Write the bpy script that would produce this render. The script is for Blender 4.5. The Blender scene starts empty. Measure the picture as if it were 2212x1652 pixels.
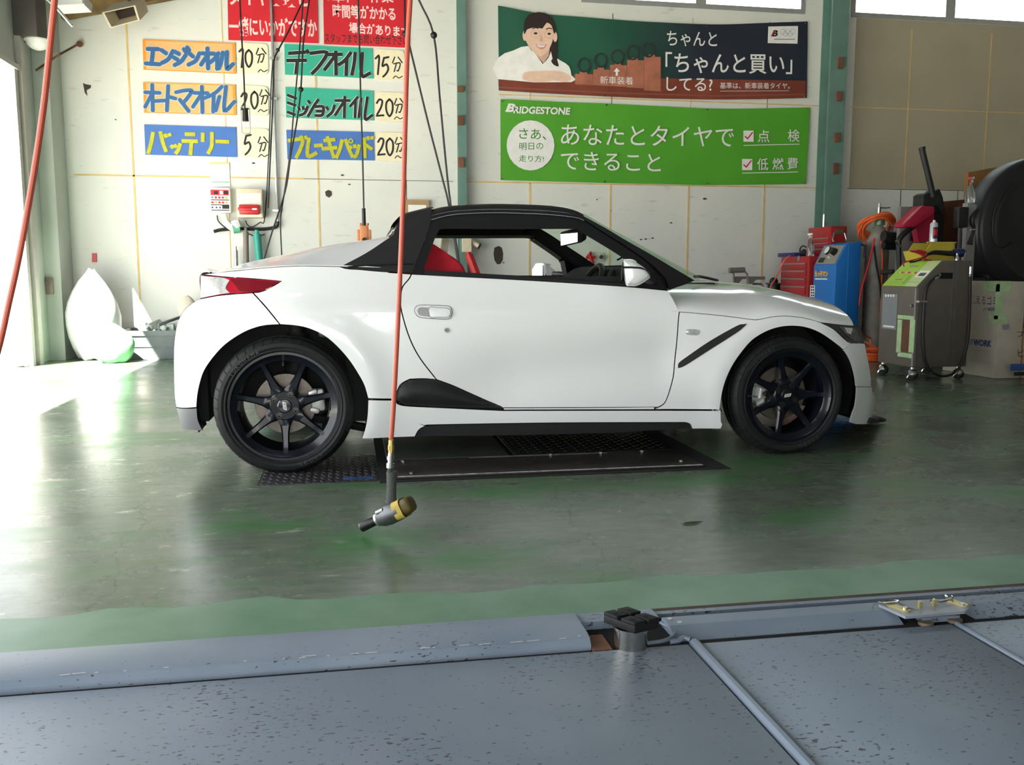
import bpy, bmesh, math, random
from mathutils import Vector as V, Matrix as M
random.seed(7)
SC = bpy.context.scene
COL = SC.collection

# ------------------------------------------------------------------ camera
F_PX, YAW, PITCH = 1943.0, 0.1783, 0.1220
CAM = V((0.2785, -4.583, 0.851))
cR = V((math.cos(YAW), -math.sin(YAW), 0))
cF = V((math.sin(YAW)*math.cos(PITCH), math.cos(YAW)*math.cos(PITCH), -math.sin(PITCH)))
cU = cR.cross(cF)
cam_d = bpy.data.cameras.new('camera')
cam_d.sensor_fit = 'HORIZONTAL'; cam_d.sensor_width = 36.0
cam_d.lens = F_PX/2212*36.0
cam_d.clip_start = 0.05; cam_d.clip_end = 200
cam = bpy.data.objects.new('camera', cam_d); COL.objects.link(cam)
mw = M.Identity(4)
for i in range(3):
    mw[i][0] = cR[i]; mw[i][1] = cU[i]; mw[i][2] = -cF[i]; mw[i][3] = CAM[i]
cam.matrix_world = mw
SC.camera = cam

# ------------------------------------------------------------------ light
SC.view_settings.view_transform = 'Standard'
SC.view_settings.look = 'None'
SC.view_settings.gamma = 1.0
SC.view_settings.exposure = 0.0
w = bpy.data.worlds.new('sky'); SC.world = w
w.use_nodes = True
wb = w.node_tree.nodes['Background']
wb.inputs['Color'].default_value = (0.93, 0.97, 1.0, 1)
wb.inputs['Strength'].default_value = 5.2
sd = bpy.data.lights.new('sun', 'SUN'); sd.energy = 56; sd.angle = 0.009; sd.color = (1.0, 0.95, 0.86)
sun = bpy.data.objects.new('sun', sd); COL.objects.link(sun)
sun.rotation_euler = V((0.43, 0.62, -0.93)).to_track_quat('-Z', 'Y').to_euler()
sun.location = (-8, -6, 12)

# ------------------------------------------------------------------ helpers
def at(px, py, X=None, Y=None, Z=None):
    d = cF*F_PX + cR*(px-1106) + cU*(826-py)
    if Y is not None: t = (Y-CAM.y)/d.y
    elif Z is not None: t = (Z-CAM.z)/d.z
    else: t = (X-CAM.x)/d.x
    return CAM + d*t

def bsdf(name):
    m = bpy.data.materials.new(name); m.use_nodes = True
    return m, m.node_tree, m.node_tree.nodes['Principled BSDF']

MATS = {}
def mat(name, col, rough=0.5, metal=0.0, coat=0.0, vary=0.06, scale=14.0, bump=0.0, bscale=60.0, trans=0.0, ior=1.45, emit=None, alpha=1.0, spec=0.5):
    """plain procedural paint / metal / plastic with a little mottling"""
    if name in MATS: return MATS[name]
    m, nt, b = bsdf(name)
    N, L = nt.nodes, nt.links
    if vary:
        tc = N.new('ShaderNodeTexCoord'); nz = N.new('ShaderNodeTexNoise')
        nz.inputs['Scale'].default_value = scale; nz.inputs['Detail'].default_value = 5
        L.new(tc.outputs['Object'], nz.inputs['Vector'])
        cr = N.new('ShaderNodeValToRGB')
        cr.color_ramp.elements[0].position = 0.3; cr.color_ramp.elements[1].position = 0.75
        cr.color_ramp.elements[0].color = tuple(c*(1-vary) for c in col)+(1,)
        cr.color_ramp.elements[1].color = tuple(min(1, c*(1+vary)) for c in col)+(1,)
        L.new(nz.outputs['Fac'], cr.inputs['Fac']); L.new(cr.outputs['Color'], b.inputs['Base Color'])
    else:
        b.inputs['Base Color'].default_value = tuple(col)+(1,)
    b.inputs['Roughness'].default_value = rough
    b.inputs['Metallic'].default_value = metal
    b.inputs['Coat Weight'].default_value = coat
    b.inputs['Coat Roughness'].default_value = 0.04
    b.inputs['Transmission Weight'].default_value = trans
    b.inputs['IOR'].default_value = ior
    b.inputs['Specular IOR Level'].default_value = spec
    b.inputs['Alpha'].default_value = alpha
    if emit:
        b.inputs['Emission Color'].default_value = tuple(emit[:3])+(1,); b.inputs['Emission Strength'].default_value = emit[3]
    if bump:
        tc2 = N.new('ShaderNodeTexCoord'); n2 = N.new('ShaderNodeTexNoise'); n2.inputs['Scale'].default_value = bscale
        bp = N.new('ShaderNodeBump'); bp.inputs['Strength'].default_value = bump; bp.inputs['Distance'].default_value = 0.01
        L.new(tc2.outputs['Object'], n2.inputs['Vector']); L.new(n2.outputs['Fac'], bp.inputs['Height']); L.new(bp.outputs['Normal'], b.inputs['Normal'])
    MATS[name] = m
    return m

def glass(name, col=(0.9, 0.97, 0.93), through=0.9, shine=0.5):
    """thin pane: see-through tint mixed with mirror gloss"""
    if name in MATS: return MATS[name]
    m = bpy.data.materials.new(name); m.use_nodes = True
    nt = m.node_tree; nt.nodes.clear()
    o = nt.nodes.new('ShaderNodeOutputMaterial'); mx = nt.nodes.new('ShaderNodeMixShader')
    t = nt.nodes.new('ShaderNodeBsdfTransparent'); g = nt.nodes.new('ShaderNodeBsdfGlossy'); f = nt.nodes.new('ShaderNodeLayerWeight')
    t.inputs['Color'].default_value = tuple(c*through for c in col)+(1,)
    g.inputs['Roughness'].default_value = 0.02
    f.inputs['Blend'].default_value = 0.5
    pw = nt.nodes.new('ShaderNodeMath'); pw.operation = 'POWER'; pw.inputs[1].default_value = 4.0
    ml = nt.nodes.new('ShaderNodeMath'); ml.operation = 'MULTIPLY_ADD'; ml.inputs[1].default_value = shine; ml.inputs[2].default_value = 0.03
    nt.links.new(f.outputs['Facing'], pw.inputs[0]); nt.links.new(pw.outputs[0], ml.inputs[0])
    nt.links.new(ml.outputs[0], mx.inputs[0]); nt.links.new(t.outputs[0], mx.inputs[1]); nt.links.new(g.outputs[0], mx.inputs[2])
    nt.links.new(mx.outputs[0], o.inputs[0])
    MATS[name] = m
    return m

def tag(o, label=None, cat=None, group=None, kind=None):
    if label: o['label'] = label
    if cat: o['category'] = cat
    if group: o['group'] = group
    if kind: o['kind'] = kind
    return o

def thing(name, label, cat, loc, group=None):
    o = bpy.data.objects.new(name, None); COL.objects.link(o)
    o.empty_display_size = 0.1; o.location = loc
    return tag(o, label, cat, group)

def wloc(p):
    v = V((0, 0, 0))
    while p is not None:
        v += p.location; p = p.parent
    return v

def spline(pts, n=5, closed=False):
    """Catmull-Rom through the points (tuples or Vectors)"""
    P = [V(p) for p in pts]
    if len(P) < 3: return P
    out = []
    m = len(P)
    rng = range(m) if closed else range(m-1)
    for i in rng:
        if closed:
            a, b, c, d = P[(i-1) % m], P[i], P[(i+1) % m], P[(i+2) % m]
        else:
            b, c = P[i], P[i+1]
            a = P[i-1] if i > 0 else b*2-c
            d = P[i+2] if i+2 < m else c*2-b
        for k in range(n):
            t = k/n
            out.append(0.5*((2*b)+(c-a)*t+(2*a-5*b+4*c-d)*t*t+(3*b-a-3*c+d)*t*t*t))
    if not closed: out.append(P[-1].copy())
    return out

_txt = {}
def glyphs(s, weight=0.0, shear=0.0):
    k = (s, weight, shear)
    if k in _txt: return _txt[k]
    c = bpy.data.curves.new('t', 'FONT'); c.body = s; c.offset = weight; c.shear = shear; c.resolution_u = 4
    o = bpy.data.objects.new('t', c); COL.objects.link(o)
    bpy.context.view_layer.update()
    me = bpy.data.meshes.new_from_object(o.evaluated_get(bpy.context.evaluated_depsgraph_get()))
    vs = [v.co.copy() for v in me.vertices]; fs = [tuple(p.vertices) for p in me.polygons]
    bpy.data.objects.remove(o); bpy.data.meshes.remove(me); bpy.data.curves.remove(c)
    x0 = min(v.x for v in vs); x1 = max(v.x for v in vs); y0 = min(v.y for v in vs); y1 = max(v.y for v in vs)
    vs = [((v.x-x0)/max(x1-x0, 1e-6), (v.y-y0)/max(y1-y0, 1e-6)) for v in vs]
    _txt[k] = (vs, fs)
    return _txt[k]

class MB:
    def __init__(s): s.bm = bmesh.new()
    def f(s, vs, mi=0):
        try:
            fc = s.bm.faces.new(vs); fc.material_index = mi; return fc
        except ValueError: return None
    def poly(s, pts, mi=0): return s.f([s.bm.verts.new(p) for p in pts], mi)
    def box(s, c, d, R=None, bev=0.0, mi=0, seg=2):
        ret = bmesh.ops.create_cube(s.bm, size=1.0)
        vs = ret['verts']
        T = M.Translation(V(c)) @ (R.to_4x4() if R else M.Identity(4)) @ M.Diagonal(V(d).to_4d())
        for v in vs: v.co = T @ v.co
        fs = set(f for v in vs for f in v.link_faces)
        for f in fs: f.material_index = mi
        if bev:
            es = list(set(e for v in vs for e in v.link_edges))
            r = bmesh.ops.bevel(s.bm, geom=es, offset=bev, segments=seg, affect='EDGES', profile=0.5)
            for f in r['faces']: f.material_index = mi
        return s
    def bb(s, x0, x1, y0, y1, z0, z1, bev=0.0, mi=0):
        return s.box(((x0+x1)/2, (y0+y1)/2, (z0+z1)/2), (abs(x1-x0), abs(y1-y0), abs(z1-z0)), None, bev, mi)
    def cyl(s, p0, p1, r0, r1=None, n=20, mi=0, cap=True):
        r1 = r0 if r1 is None else r1
        p0, p1 = V(p0), V(p1); a = (p1-p0).normalized()
        u = a.orthogonal().normalized(); v = a.cross(u)
        A, B = [], []
        for i in range(n):
            t = 2*math.pi*i/n; d = u*math.cos(t)+v*math.sin(t)
            A.append(s.bm.verts.new(p0+d*r0)); B.append(s.bm.verts.new(p1+d*r1))
        for i in range(n):
            s.f([A[i], A[(i+1) % n], B[(i+1) % n], B[i]], mi)
        if cap:
            s.f(A[::-1], mi); s.f(B, mi)
        return s
    def tube(s, pts, r, n=8, closed=False, mi=0, sub=0):
        P = spline(pts, sub, closed) if sub else [V(p) for p in pts]
        m = len(P); rings = []; u = None
        if isinstance(r, (list, tuple)) and len(r) != m: r = [r[min(len(r)-2, int(q))]+(r[min(len(r)-2, int(q))+1]-r[min(len(r)-2, int(q))])*(q-min(len(r)-2, int(q))) for q in [(len(r)-1)*i/(m-1) for i in range(m)]]
        for i in range(m):
            if closed: t = P[(i+1) % m]-P[i-1]
            else: t = P[min(i+1, m-1)]-P[max(i-1, 0)]
            if t.length < 1e-9: t = V((0, 0, 1))
            t.normalize()
            if u is None: u = t.orthogonal().normalized()
            u = (u-t*u.dot(t))
            u = u.normalized() if u.length > 1e-6 else t.orthogonal().normalized()
            v = t.cross(u)
            rr = r[i] if isinstance(r, (list, tuple)) else r
            rings.append([s.bm.verts.new(P[i]+(u*math.cos(2*math.pi*k/n)+v*math.sin(2*math.pi*k/n))*rr) for k in range(n)])
        for i in range(m if closed else m-1):
            a, b = rings[i], rings[(i+1) % m]
            for k in range(n): s.f([a[k], a[(k+1) % n], b[(k+1) % n], b[k]], mi)
        if not closed:
            s.f(rings[0][::-1], mi); s.f(rings[-1], mi)
        return s
    def lathe(s, prof, o, ax, n=32, mi=0, mis=None, arc=(0, 2*math.pi), ref=None):
        """prof: (radius, height along the axis)"""
        o = V(o); a = V(ax).normalized(); u = V(ref).normalized() if ref else a.orthogonal().normalized(); v = a.cross(u)
        full = abs(arc[1]-arc[0]-2*math.pi) < 1e-6
        m = n if full else n+1
        rings = []
        for (r, h) in prof:
            rings.append([s.bm.verts.new(o+a*h+(u*math.cos(arc[0]+(arc[1]-arc[0])*k/n)+v*math.sin(arc[0]+(arc[1]-arc[0])*k/n))*max(r, 1e-5)) for k in range(m)])
        for i in range(len(prof)-1):
            for k in range(n):
                k2 = (k+1) % m
                s.f([rings[i][k], rings[i][k2], rings[i+1][k2], rings[i+1][k]], mis[i] if mis else mi)
        return s
    def prism(s, pts, d, mi=0, bev=0.0):
        """closed polygon of 3-D points pushed along d"""
        d = V(d)
        A = [s.bm.verts.new(V(p)) for p in pts]; B = [s.bm.verts.new(V(p)+d) for p in pts]
        n = len(A); fs = [s.f(A, mi), s.f(B[::-1], mi)]
        for i in range(n): fs.append(s.f([A[(i+1) % n], A[i], B[i], B[(i+1) % n]], mi))
        if bev:
            es = list(set(e for v in A+B for e in v.link_edges))
            r = bmesh.ops.bevel(s.bm, geom=es, offset=bev, segments=2, affect='EDGES', profile=0.5)
            for f in r['faces']: f.material_index = mi
        return s
    def grid(s, rows, mi=0, closed=False):
        R = [[s.bm.verts.new(p) for p in r] for r in rows]
        for i in range(len(R)-1):
            m = len(R[i])
            for k in range(m if closed else m-1):
                s.f([R[i][k], R[i][(k+1) % m], R[i+1][(k+1) % m], R[i+1][k]], mi)
        return s
    def sphere(s, c, r, sc=(1, 1, 1), mi=0, n=16):
        ret = bmesh.ops.create_uvsphere(s.bm, u_segments=n, v_segments=max(6, n//2), radius=r)
        for v in ret['verts']: v.co = V((v.co.x*sc[0], v.co.y*sc[1], v.co.z*sc[2]))+V(c)
        for f in set(f for v in ret['verts'] for f in v.link_faces): f.material_index = mi
        return s
    def text(s, t, O, U, W, weight=0.0, mi=0, shear=0.0, fn=None):
        """lettering fitted in the parallelogram O, O+U, O+W"""
        vs, fs = glyphs(t, weight, shear)
        O, U, W = V(O), V(U), V(W)
        vv = []
        for (a, b) in vs:
            p = O+U*a+W*b
            vv.append(s.bm.verts.new(fn(p) if fn else p))
        for q in fs: s.f([vv[i] for i in q], mi)
        return s
    def stroke(s, pts, wd, nrm=(0, -1, 0), mi=0, cap='flat'):
        """a flat brush stroke through 3-D points"""
        n = V(nrm).normalized(); P = [V(p) for p in pts]
        L, R = [], []
        m = len(P)
        for i in range(m):
            t0 = (P[i]-P[i-1]).normalized() if i > 0 else None
            t1 = (P[i+1]-P[i]).normalized() if i < m-1 else None
            if t0 is None: t = t1; k = 1
            elif t1 is None: t = t0; k = 1
            else:
                t = (t0+t1)
                t = t.normalized() if t.length > 1e-6 else t0
                k = 1/max(0.5, abs(t.dot(t0)))
            sd_ = n.cross(t)*wd*0.5*k
            L.append(P[i]+sd_); R.append(P[i]-sd_)
        lv = [s.bm.verts.new(p) for p in L]; rv = [s.bm.verts.new(p) for p in R]
        for i in range(m-1): s.f([lv[i], rv[i], rv[i+1], lv[i+1]], mi)
        if cap == 'round':
            for (c, t) in ((P[0], (P[0]-P[1]).normalized()), (P[-1], (P[-1]-P[-2]).normalized())):
                sd_ = n.cross(t)
                s.poly([c+(sd_*math.cos(a)+t*math.sin(a))*wd*0.5 for a in [math.pi*k/8 for k in range(9)]], mi)
        return s
    def disc(s, c, u, v, n=24, mi=0): return s.poly([V(c)+V(u)*math.cos(2*math.pi*k/n)+V(v)*math.sin(2*math.pi*k/n) for k in range(n)], mi)
    def ring(s, c, u, v, k0=0.8, n=28, mi=0):
        c, u, v = V(c), V(u), V(v)
        for i in range(n):
            a, b = 2*math.pi*i/n, 2*math.pi*(i+1)/n
            da, db = u*math.cos(a)+v*math.sin(a), u*math.cos(b)+v*math.sin(b)
            s.poly([c+da, c+db, c+db*k0, c+da*k0], mi)
        return s
    def mirror_y(s):
        for v in s.bm.verts: v.co.y = -v.co.y
        bmesh.ops.reverse_faces(s.bm, faces=s.bm.faces[:]); return s
    def copy(s):
        o = MB(); o.bm.free(); o.bm = s.bm.copy(); return o
    def build(s, name, mats, parent=None, smooth=35, recalc=True, weld=True, base=True):
        me = bpy.data.meshes.new(name)
        if weld: bmesh.ops.remove_doubles(s.bm, verts=s.bm.verts[:], dist=1e-5)
        if recalc: bmesh.ops.recalc_face_normals(s.bm, faces=s.bm.faces[:])
        s.bm.to_mesh(me); s.bm.free()
        if not isinstance(mats, (list, tuple)): mats = [mats]
        for x in mats: me.materials.append(x)
        o = bpy.data.objects.new(name, me); COL.objects.link(o)
        if parent is not None:
            me.transform(M.Translation(-wloc(parent))); o.parent = parent
        elif base and len(me.vertices):
            xs = [v.co for v in me.vertices]
            b = V(((min(v.x for v in xs)+max(v.x for v in xs))/2, (min(v.y for v in xs)+max(v.y for v in xs))/2, min(v.z for v in xs)))
            me.transform(M.Translation(-b)); o.location = b
        if smooth:
            for p in me.polygons: p.use_smooth = True
            me.set_sharp_from_angle(angle=math.radians(smooth))
        return o

def rot(axis, deg): return M.Rotation(math.radians(deg), 3, axis)
# ------------------------------------------------------------------ the setting
WY = 5.2025           # back wall face
XL, XR, YF, ZC = -2.6, 9.5, -9.0, 5.2

def wall_mat():
    m, nt, b = bsdf('wall_paint'); N, L = nt.nodes, nt.links
    tc = N.new('ShaderNodeTexCoord')
    n1 = N.new('ShaderNodeTexNoise'); n1.inputs['Scale'].default_value = 1.1; n1.inputs['Detail'].default_value = 8; n1.inputs['Roughness'].default_value = 0.65
    n2 = N.new('ShaderNodeTexNoise'); n2.inputs['Scale'].default_value = 9; n2.inputs['Detail'].default_value = 6
    L.new(tc.outputs['Object'], n1.inputs['Vector'])
    mp = N.new('ShaderNodeMapping'); mp.inputs['Scale'].default_value = (0.6, 1, 2.2)
    L.new(tc.outputs['Object'], mp.inputs['Vector']); L.new(mp.outputs['Vector'], n2.inputs['Vector'])
    r1 = N.new('ShaderNodeValToRGB'); e = r1.color_ramp.elements
    e[0].position, e[0].color = 0.3, (0.66, 0.68, 0.64, 1); e[1].position, e[1].color = 0.65, (0.74, 0.74, 0.68, 1)
    L.new(n1.outputs['Fac'], r1.inputs['Fac'])
    r2 = N.new('ShaderNodeValToRGB'); e = r2.color_ramp.elements
    e[0].position, e[0].color = 0.62, (1, 1, 1, 1); e[1].position, e[1].color = 0.80, (0.72, 0.72, 0.70, 1)
    L.new(n2.outputs['Fac'], r2.inputs['Fac'])
    mx = N.new('ShaderNodeMixRGB'); mx.blend_type = 'MULTIPLY'; mx.inputs[0].default_value = 1
    L.new(r1.outputs[0], mx.inputs[1]); L.new(r2.outputs[0], mx.inputs[2]); L.new(mx.outputs[0], b.inputs['Base Color'])
    b.inputs['Roughness'].default_value = 0.55
    return m
M_WALL = wall_mat()
M_CAULK = mat('yellow_caulk', (0.70, 0.50, 0.20), 0.6, vary=0.2, scale=5)
M_SEAM = mat('dark_seam', (0.16, 0.15, 0.12), 0.8, vary=0.3, scale=4)
M_STEELG = mat('green_steel_paint', (0.13, 0.24, 0.20), 0.45, vary=0.15, scale=4)
M_GREYW = mat('grey_green_wall', (0.50, 0.54, 0.50), 0.6, vary=0.1, scale=2)
M_RUST = mat('rust', (0.16, 0.07, 0.04), 0.8, vary=0.4, scale=8)
M_ALU = mat('window_aluminium', (0.52, 0.53, 0.52), 0.4, 0.6)
M_BLACK = mat('black_plastic', (0.012, 0.012, 0.014), 0.45, vary=0.2)
M_RUBBER = mat('black_rubber', (0.010, 0.010, 0.011), 0.6, spec=.35, vary=0.25, scale=30)
M_CHROME = mat('chrome', (0.75, 0.75, 0.76), 0.12, 1.0, vary=0.04)
M_STEEL = mat('bare_steel', (0.42, 0.42, 0.42), 0.32, 1.0, vary=0.15)
M_WHITE = mat('white_plastic', (0.80, 0.80, 0.78), 0.45, vary=0.04)
M_RED = mat('red_paint', (0.50, 0.018, 0.022), 0.35, vary=0.15, scale=6)
M_GLASS = glass('window_glass', (0.96, 1.0, 0.98), 0.96)

def floor_mat():
    m, nt, b = bsdf('green_floor_paint'); N, L = nt.nodes, nt.links
    tc = N.new('ShaderNodeTexCoord')
    def noise(sc, det, st=(1, 1, 1), rough=0.55):
        mp = N.new('ShaderNodeMapping'); mp.inputs['Scale'].default_value = st
        n = N.new('ShaderNodeTexNoise'); n.inputs['Scale'].default_value = sc; n.inputs['Detail'].default_value = det; n.inputs['Roughness'].default_value = rough
        L.new(tc.outputs['Object'], mp.inputs['Vector']); L.new(mp.outputs['Vector'], n.inputs['Vector']); return n
    def ramp(src, p0, c0, p1, c1):
        r = N.new('ShaderNodeValToRGB'); e = r.color_ramp.elements
        e[0].position, e[0].color, e[1].position, e[1].color = p0, c0, p1, c1
        L.new(src, r.inputs['Fac']); return r
    def mix(f, a, c, mode='MIX'):
        x = N.new('ShaderNodeMixRGB'); x.blend_type = mode
        if hasattr(f, 'type'): L.new(f, x.inputs[0])
        else: x.inputs[0].default_value = f
        for i, q in ((1, a), (2, c)):
            if hasattr(q, 'type'): L.new(q, x.inputs[i])
            else: x.inputs[i].default_value = q
        return x.outputs[0]
    worn = noise(2.2, 9, (0.6, 1, 1), 0.62)
    fine = noise(22, 8, (0.35, 1, 1), 0.7)
    base = ramp(fine.outputs['Fac'], 0.3, (0.076, 0.107, 0.072, 1), 0.75, (0.162, 0.194, 0.144, 1)).outputs[0]
    green = ramp(fine.outputs['Fac'], 0.3, (0.030, 0.125, 0.036, 1), 0.8, (0.085, 0.22, 0.078, 1)).outputs[0]
    gm = ramp(worn.outputs['Fac'], 0.50, (0, 0, 0, 1), 0.64, (1, 1, 1, 1)).outputs[0]
    col = mix(gm, base, green)
    chip_n = noise(7, 12, (0.5, 1.2, 1), 0.75)
    chip = ramp(chip_n.outputs['Fac'], 0.605, (0, 0, 0, 1), 0.615, (1, 1, 1, 1)).outputs[0]
    # chips of pale concrete only towards the open side
    sx = N.new('ShaderNodeSeparateXYZ'); L.new(tc.outputs['Object'], sx.inputs[0])
    mr = N.new('ShaderNodeMapRange'); mr.inputs[1].default_value = 1.2; mr.inputs[2].default_value = -0.9
    L.new(sx.outputs['X'], mr.inputs[0])
    mlt = N.new('ShaderNodeMath'); mlt.operation = 'MULTIPLY'; L.new(chip, mlt.inputs[0]); L.new(mr.outputs[0], mlt.inputs[1])
    col = mix(mlt.outputs[0], col, (0.42, 0.42, 0.38, 1))
    b.inputs['Roughness'].default_value = 0.3; b.inputs['Specular IOR Level'].default_value = 0.4
    rr = ramp(worn.outputs['Fac'], 0.35, (0.20, 0.20, 0.20, 1), 0.7, (0.36, 0.36, 0.36, 1)).outputs[0]
    L.new(rr, b.inputs['Roughness'])
    # cracks
    vo = N.new('ShaderNodeTexVoronoi'); vo.feature = 'DISTANCE_TO_EDGE'; vo.inputs['Scale'].default_value = 0.55
    wn = noise(3, 6); wm = mix(0.25, tc.outputs['Object'], wn.outputs['Color'], 'ADD')
    L.new(wm, vo.inputs['Vector'])
    cr = ramp(vo.outputs['Distance'], 0.0, (0.55, 0.55, 0.55, 1), 0.0022, (1, 1, 1, 1)).outputs[0]
    col = mix(0.8, col, cr, 'MULTIPLY')
    L.new(col, b.inputs['Base Color'])
    bp = N.new('ShaderNodeBump'); bp.inputs['Strength'].default_value = 0.12; bp.inputs['Distance'].default_value = 0.004
    L.new(fine.outputs['Fac'], bp.inputs['Height']); L.new(bp.outputs['Normal'], b.inputs['Normal'])
    return m
M_FLOOR = floor_mat()
M_CONC = mat('outdoor_concrete', (0.55, 0.54, 0.50), 0.85, vary=0.08, scale=0.6)

def struct(mb, name, mats, smooth=0):
    return tag(mb.build(name, mats, None, smooth, base=False), kind='structure')

b = MB(); b.bb(XL, XR, YF, WY+0.2, -0.2, 0.0); floor = struct(b, 'floor', M_FLOOR)
b = MB(); b.bb(-40, XL, -40, 30, -0.25, -0.02); b.bb(XL, XR+20, -40, YF, -0.25, -0.02); struct(b, 'ground_outside', M_CONC)
b = MB(); b.bb(XL-0.25, XR+0.2, YF-0.2, WY+0.2, ZC, ZC+0.15); struct(b, 'ceiling', mat('ceiling_paint', (0.13, 0.13, 0.13), 0.8))

# back wall with its high windows, caulked board seams and two holes
def wp(px, py, o=0.0): return at(px, py, Y=WY-o)
wins = [(wp(1255, 8).x, wp(1738, 28).x), (wp(1838, 34).x, 8.9)]
zwin = 3.83
zwin = (wp(1255, 8).z+wp(1738, 28).z)/2
b = MB(); T = 0.2
edges = [XL-0.25, wins[0][0], wins[0][1], wins[1][0], wins[1][1], XR+0.2]
b.bb(edges[0], edges[5], WY, WY+T, 0, zwin)
b.bb(edges[0], edges[5], WY, WY+T, 4.75, ZC)
b.bb(edges[0], edges[1], WY, WY+T, zwin, 4.75); b.bb(edges[2], edges[3], WY, WY+T, zwin, 4.75); b.bb(edges[4], edges[5], WY, WY+T, zwin, 4.75)
def seam_h(x0, x1, z, w, mi): b.bb(x0, x1, WY-0.0035, WY+0.001, z-w/2, z+w/2, mi=mi)
def seam_v(x, z0, z1, w, mi): b.bb(x-w/2, x+w/2, WY-0.0035, WY+0.001, z0, z1, mi=mi)
seam_h(-2.4, -0.15, 1.816, 0.016, 1); seam_h(-0.15, 1.4, 1.816, 0.006, 2); seam_h(1.55, 5.8, 1.816, 0.014, 1); seam_h(6.0, XR, 1.816, 0.010, 2)
seam_h(1.9, 5.8, 2.735, 0.012, 1); seam_h(6.0, XR, 2.735, 0.008, 1)
for i in range(4): seam_v(-1.833+0.91*i, 0.1, 3.6 if i < 2 else 2.9, 0.018 if i in (0, 2) else 0.009, 1 if i in (0, 2) else 1)
seam_v(0.9, 0.1, 1.816, 0.006, 2)
for i in range(4): seam_v(2.239+0.91*i, 0.1, 1.816, 0.018, 1)
for i in range(4): seam_v(2.239+0.91*i, 1.83, zwin-0.1, 0.008, 2 if i % 2 else 1)
for px in (1955, 2125): seam_v(wp(px, 350).x, 1.83, zwin-0.1, 0.014, 1)
for px in (1945, 2068): seam_v(wp(px, 430).x, 0.1, 1.81, 0.008, 2)
hole1 = [(1068, 535), (1077, 531), (1084, 535), (1087, 548), (1086, 562), (1081, 570), (1074, 571), (1068, 562), (1066, 548)]
hole2 = [(702, 414), (709, 410), (716, 413), (717, 421), (711, 427), (704, 423)]
hole3 = [(179, 179), (185, 182), (197, 184), (196, 190), (187, 195), (189, 208), (183, 200)]
for h in (hole1, hole2, hole3): b.poly([wp(x, y, 0.004) for x, y in h], 3)
# scuffs and screw marks
for (px, py, s) in ((740, 378, 5), (1088, 567, 3), (755, 398, 4), (1368, 582, 3), (1290, 431, 3), (1450, 481, 4), (1523, 429, 6), (548, 352, 5), (250, 258, 3), (1320, 455, 2), (1385, 517, 4), (1395, 516, 4), (1410, 514, 4)):
    b.poly([wp(px-s, py, .004), wp(px-s*.2, py+s*.5, .004), wp(px+s*.9, py+s*.1, .004), wp(px, py-s*.4, .004)], 3)
struct(b, 'wall_back', [M_WALL, M_CAULK, M_SEAM, mat('hole_dark', (0.06, 0.05, 0.04), 0.9)])

b = MB(); b.bb(6.02, XR, WY-.0025, WY-.0005, 1.824, zwin-.004); struct(b, 'wall_panel', mat('tan_wall_paint', (.40, .36, .26), .55, vary=.08, scale=1.5))
# windows
def window(name, x0, x1, z0, z1, y, bars):
    b = MB(); fw = 0.05
    for (a0, a1, c0, c1) in ((x0, x1, z0, z0+fw), (x0, x1, z1-fw, z1), (x0, x0+fw, z0+fw, z1-fw), (x1-fw, x1, z0+fw, z1-fw)):
        b.bb(a0, a1, y-0.03, y+0.06, c0, c1)
    for q in bars: b.bb(q-0.06, q+0.06, y-0.025, y+0.05, z0+fw, z1-fw)
    o = struct(b, name, M_ALU)
    p = MB(); p.bb(x0+fw, x1-fw, y+0.01, y+0.016, z0+fw, z1-fw)
    p.build('window_pane', M_GLASS, o, 0)
window('window_1', wins[0][0]+.001, wins[0][1]-.001, zwin+.001, 4.749, WY+0.02, [wp(1514, 10).x])
window('window_2', wins[1][0]+.001, wins[1][1]-.001, zwin+.001, 4.749, WY+0.02, [wp(2052, 40).x])

# left wall: the wide opening to the yard, its lintel and far jamb
b = MB(); JY, OH = 4.3, 2.64
b.bb(XL-0.2, XL, JY, WY, 0, OH); b.bb(XL-0.2, XL, YF, WY, OH, ZC); b.bb(XL-0.2, XL, YF, -6.5, 0, OH)
struct(b, 'wall_left', M_GREYW)
b = MB(); b.bb(XL-0.12, XL+0.05, -6.5, JY, OH-0.015, OH+0.03); b.bb(XL-0.05, XL+0.03, JY-0.07, JY+0.0, 0, OH-0.015); b.bb(XL+0.001, XL+0.05, JY+0.06, JY+0.16, 0, OH+.3)
struct(b, 'trim_1', mat('door_frame_paint', (0.48, 0.45, 0.42), 0.5))
# front wall with high windows and a wide open shutter bay
b = MB(); FX0, FX1, FZ = -1.6, 1.6, 2.5
b.bb(XL-0.2, FX0, YF-0.2, YF, 0, FZ); b.bb(FX1, XR+0.2, YF-0.2, YF, 0, FZ)
b.bb(XL-0.2, XR+0.2, YF-0.2, YF, FZ, 4.15); b.bb(XL-0.2, XR+0.2, YF-0.2, YF, 4.65, ZC); b.bb(XL-.2, -.2, YF-0.2, YF, 4.15, 4.65); b.bb(3.4, XR+.2, YF-0.2, YF, 4.15, 4.65)
M_WALLD = mat('dark_wall_paint', (.24, .23, .21), .7, vary=.15, scale=2)
struct(b, 'wall_front', M_WALLD)
window('window_3', -.199, 3.399, 4.151, 4.649, YF-0.06, [1.6])
b = MB(); b.bb(XR, XR+0.2, YF-.2, WY+.2, 0, ZC); struct(b, 'wall_right', M_WALLD)

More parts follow.
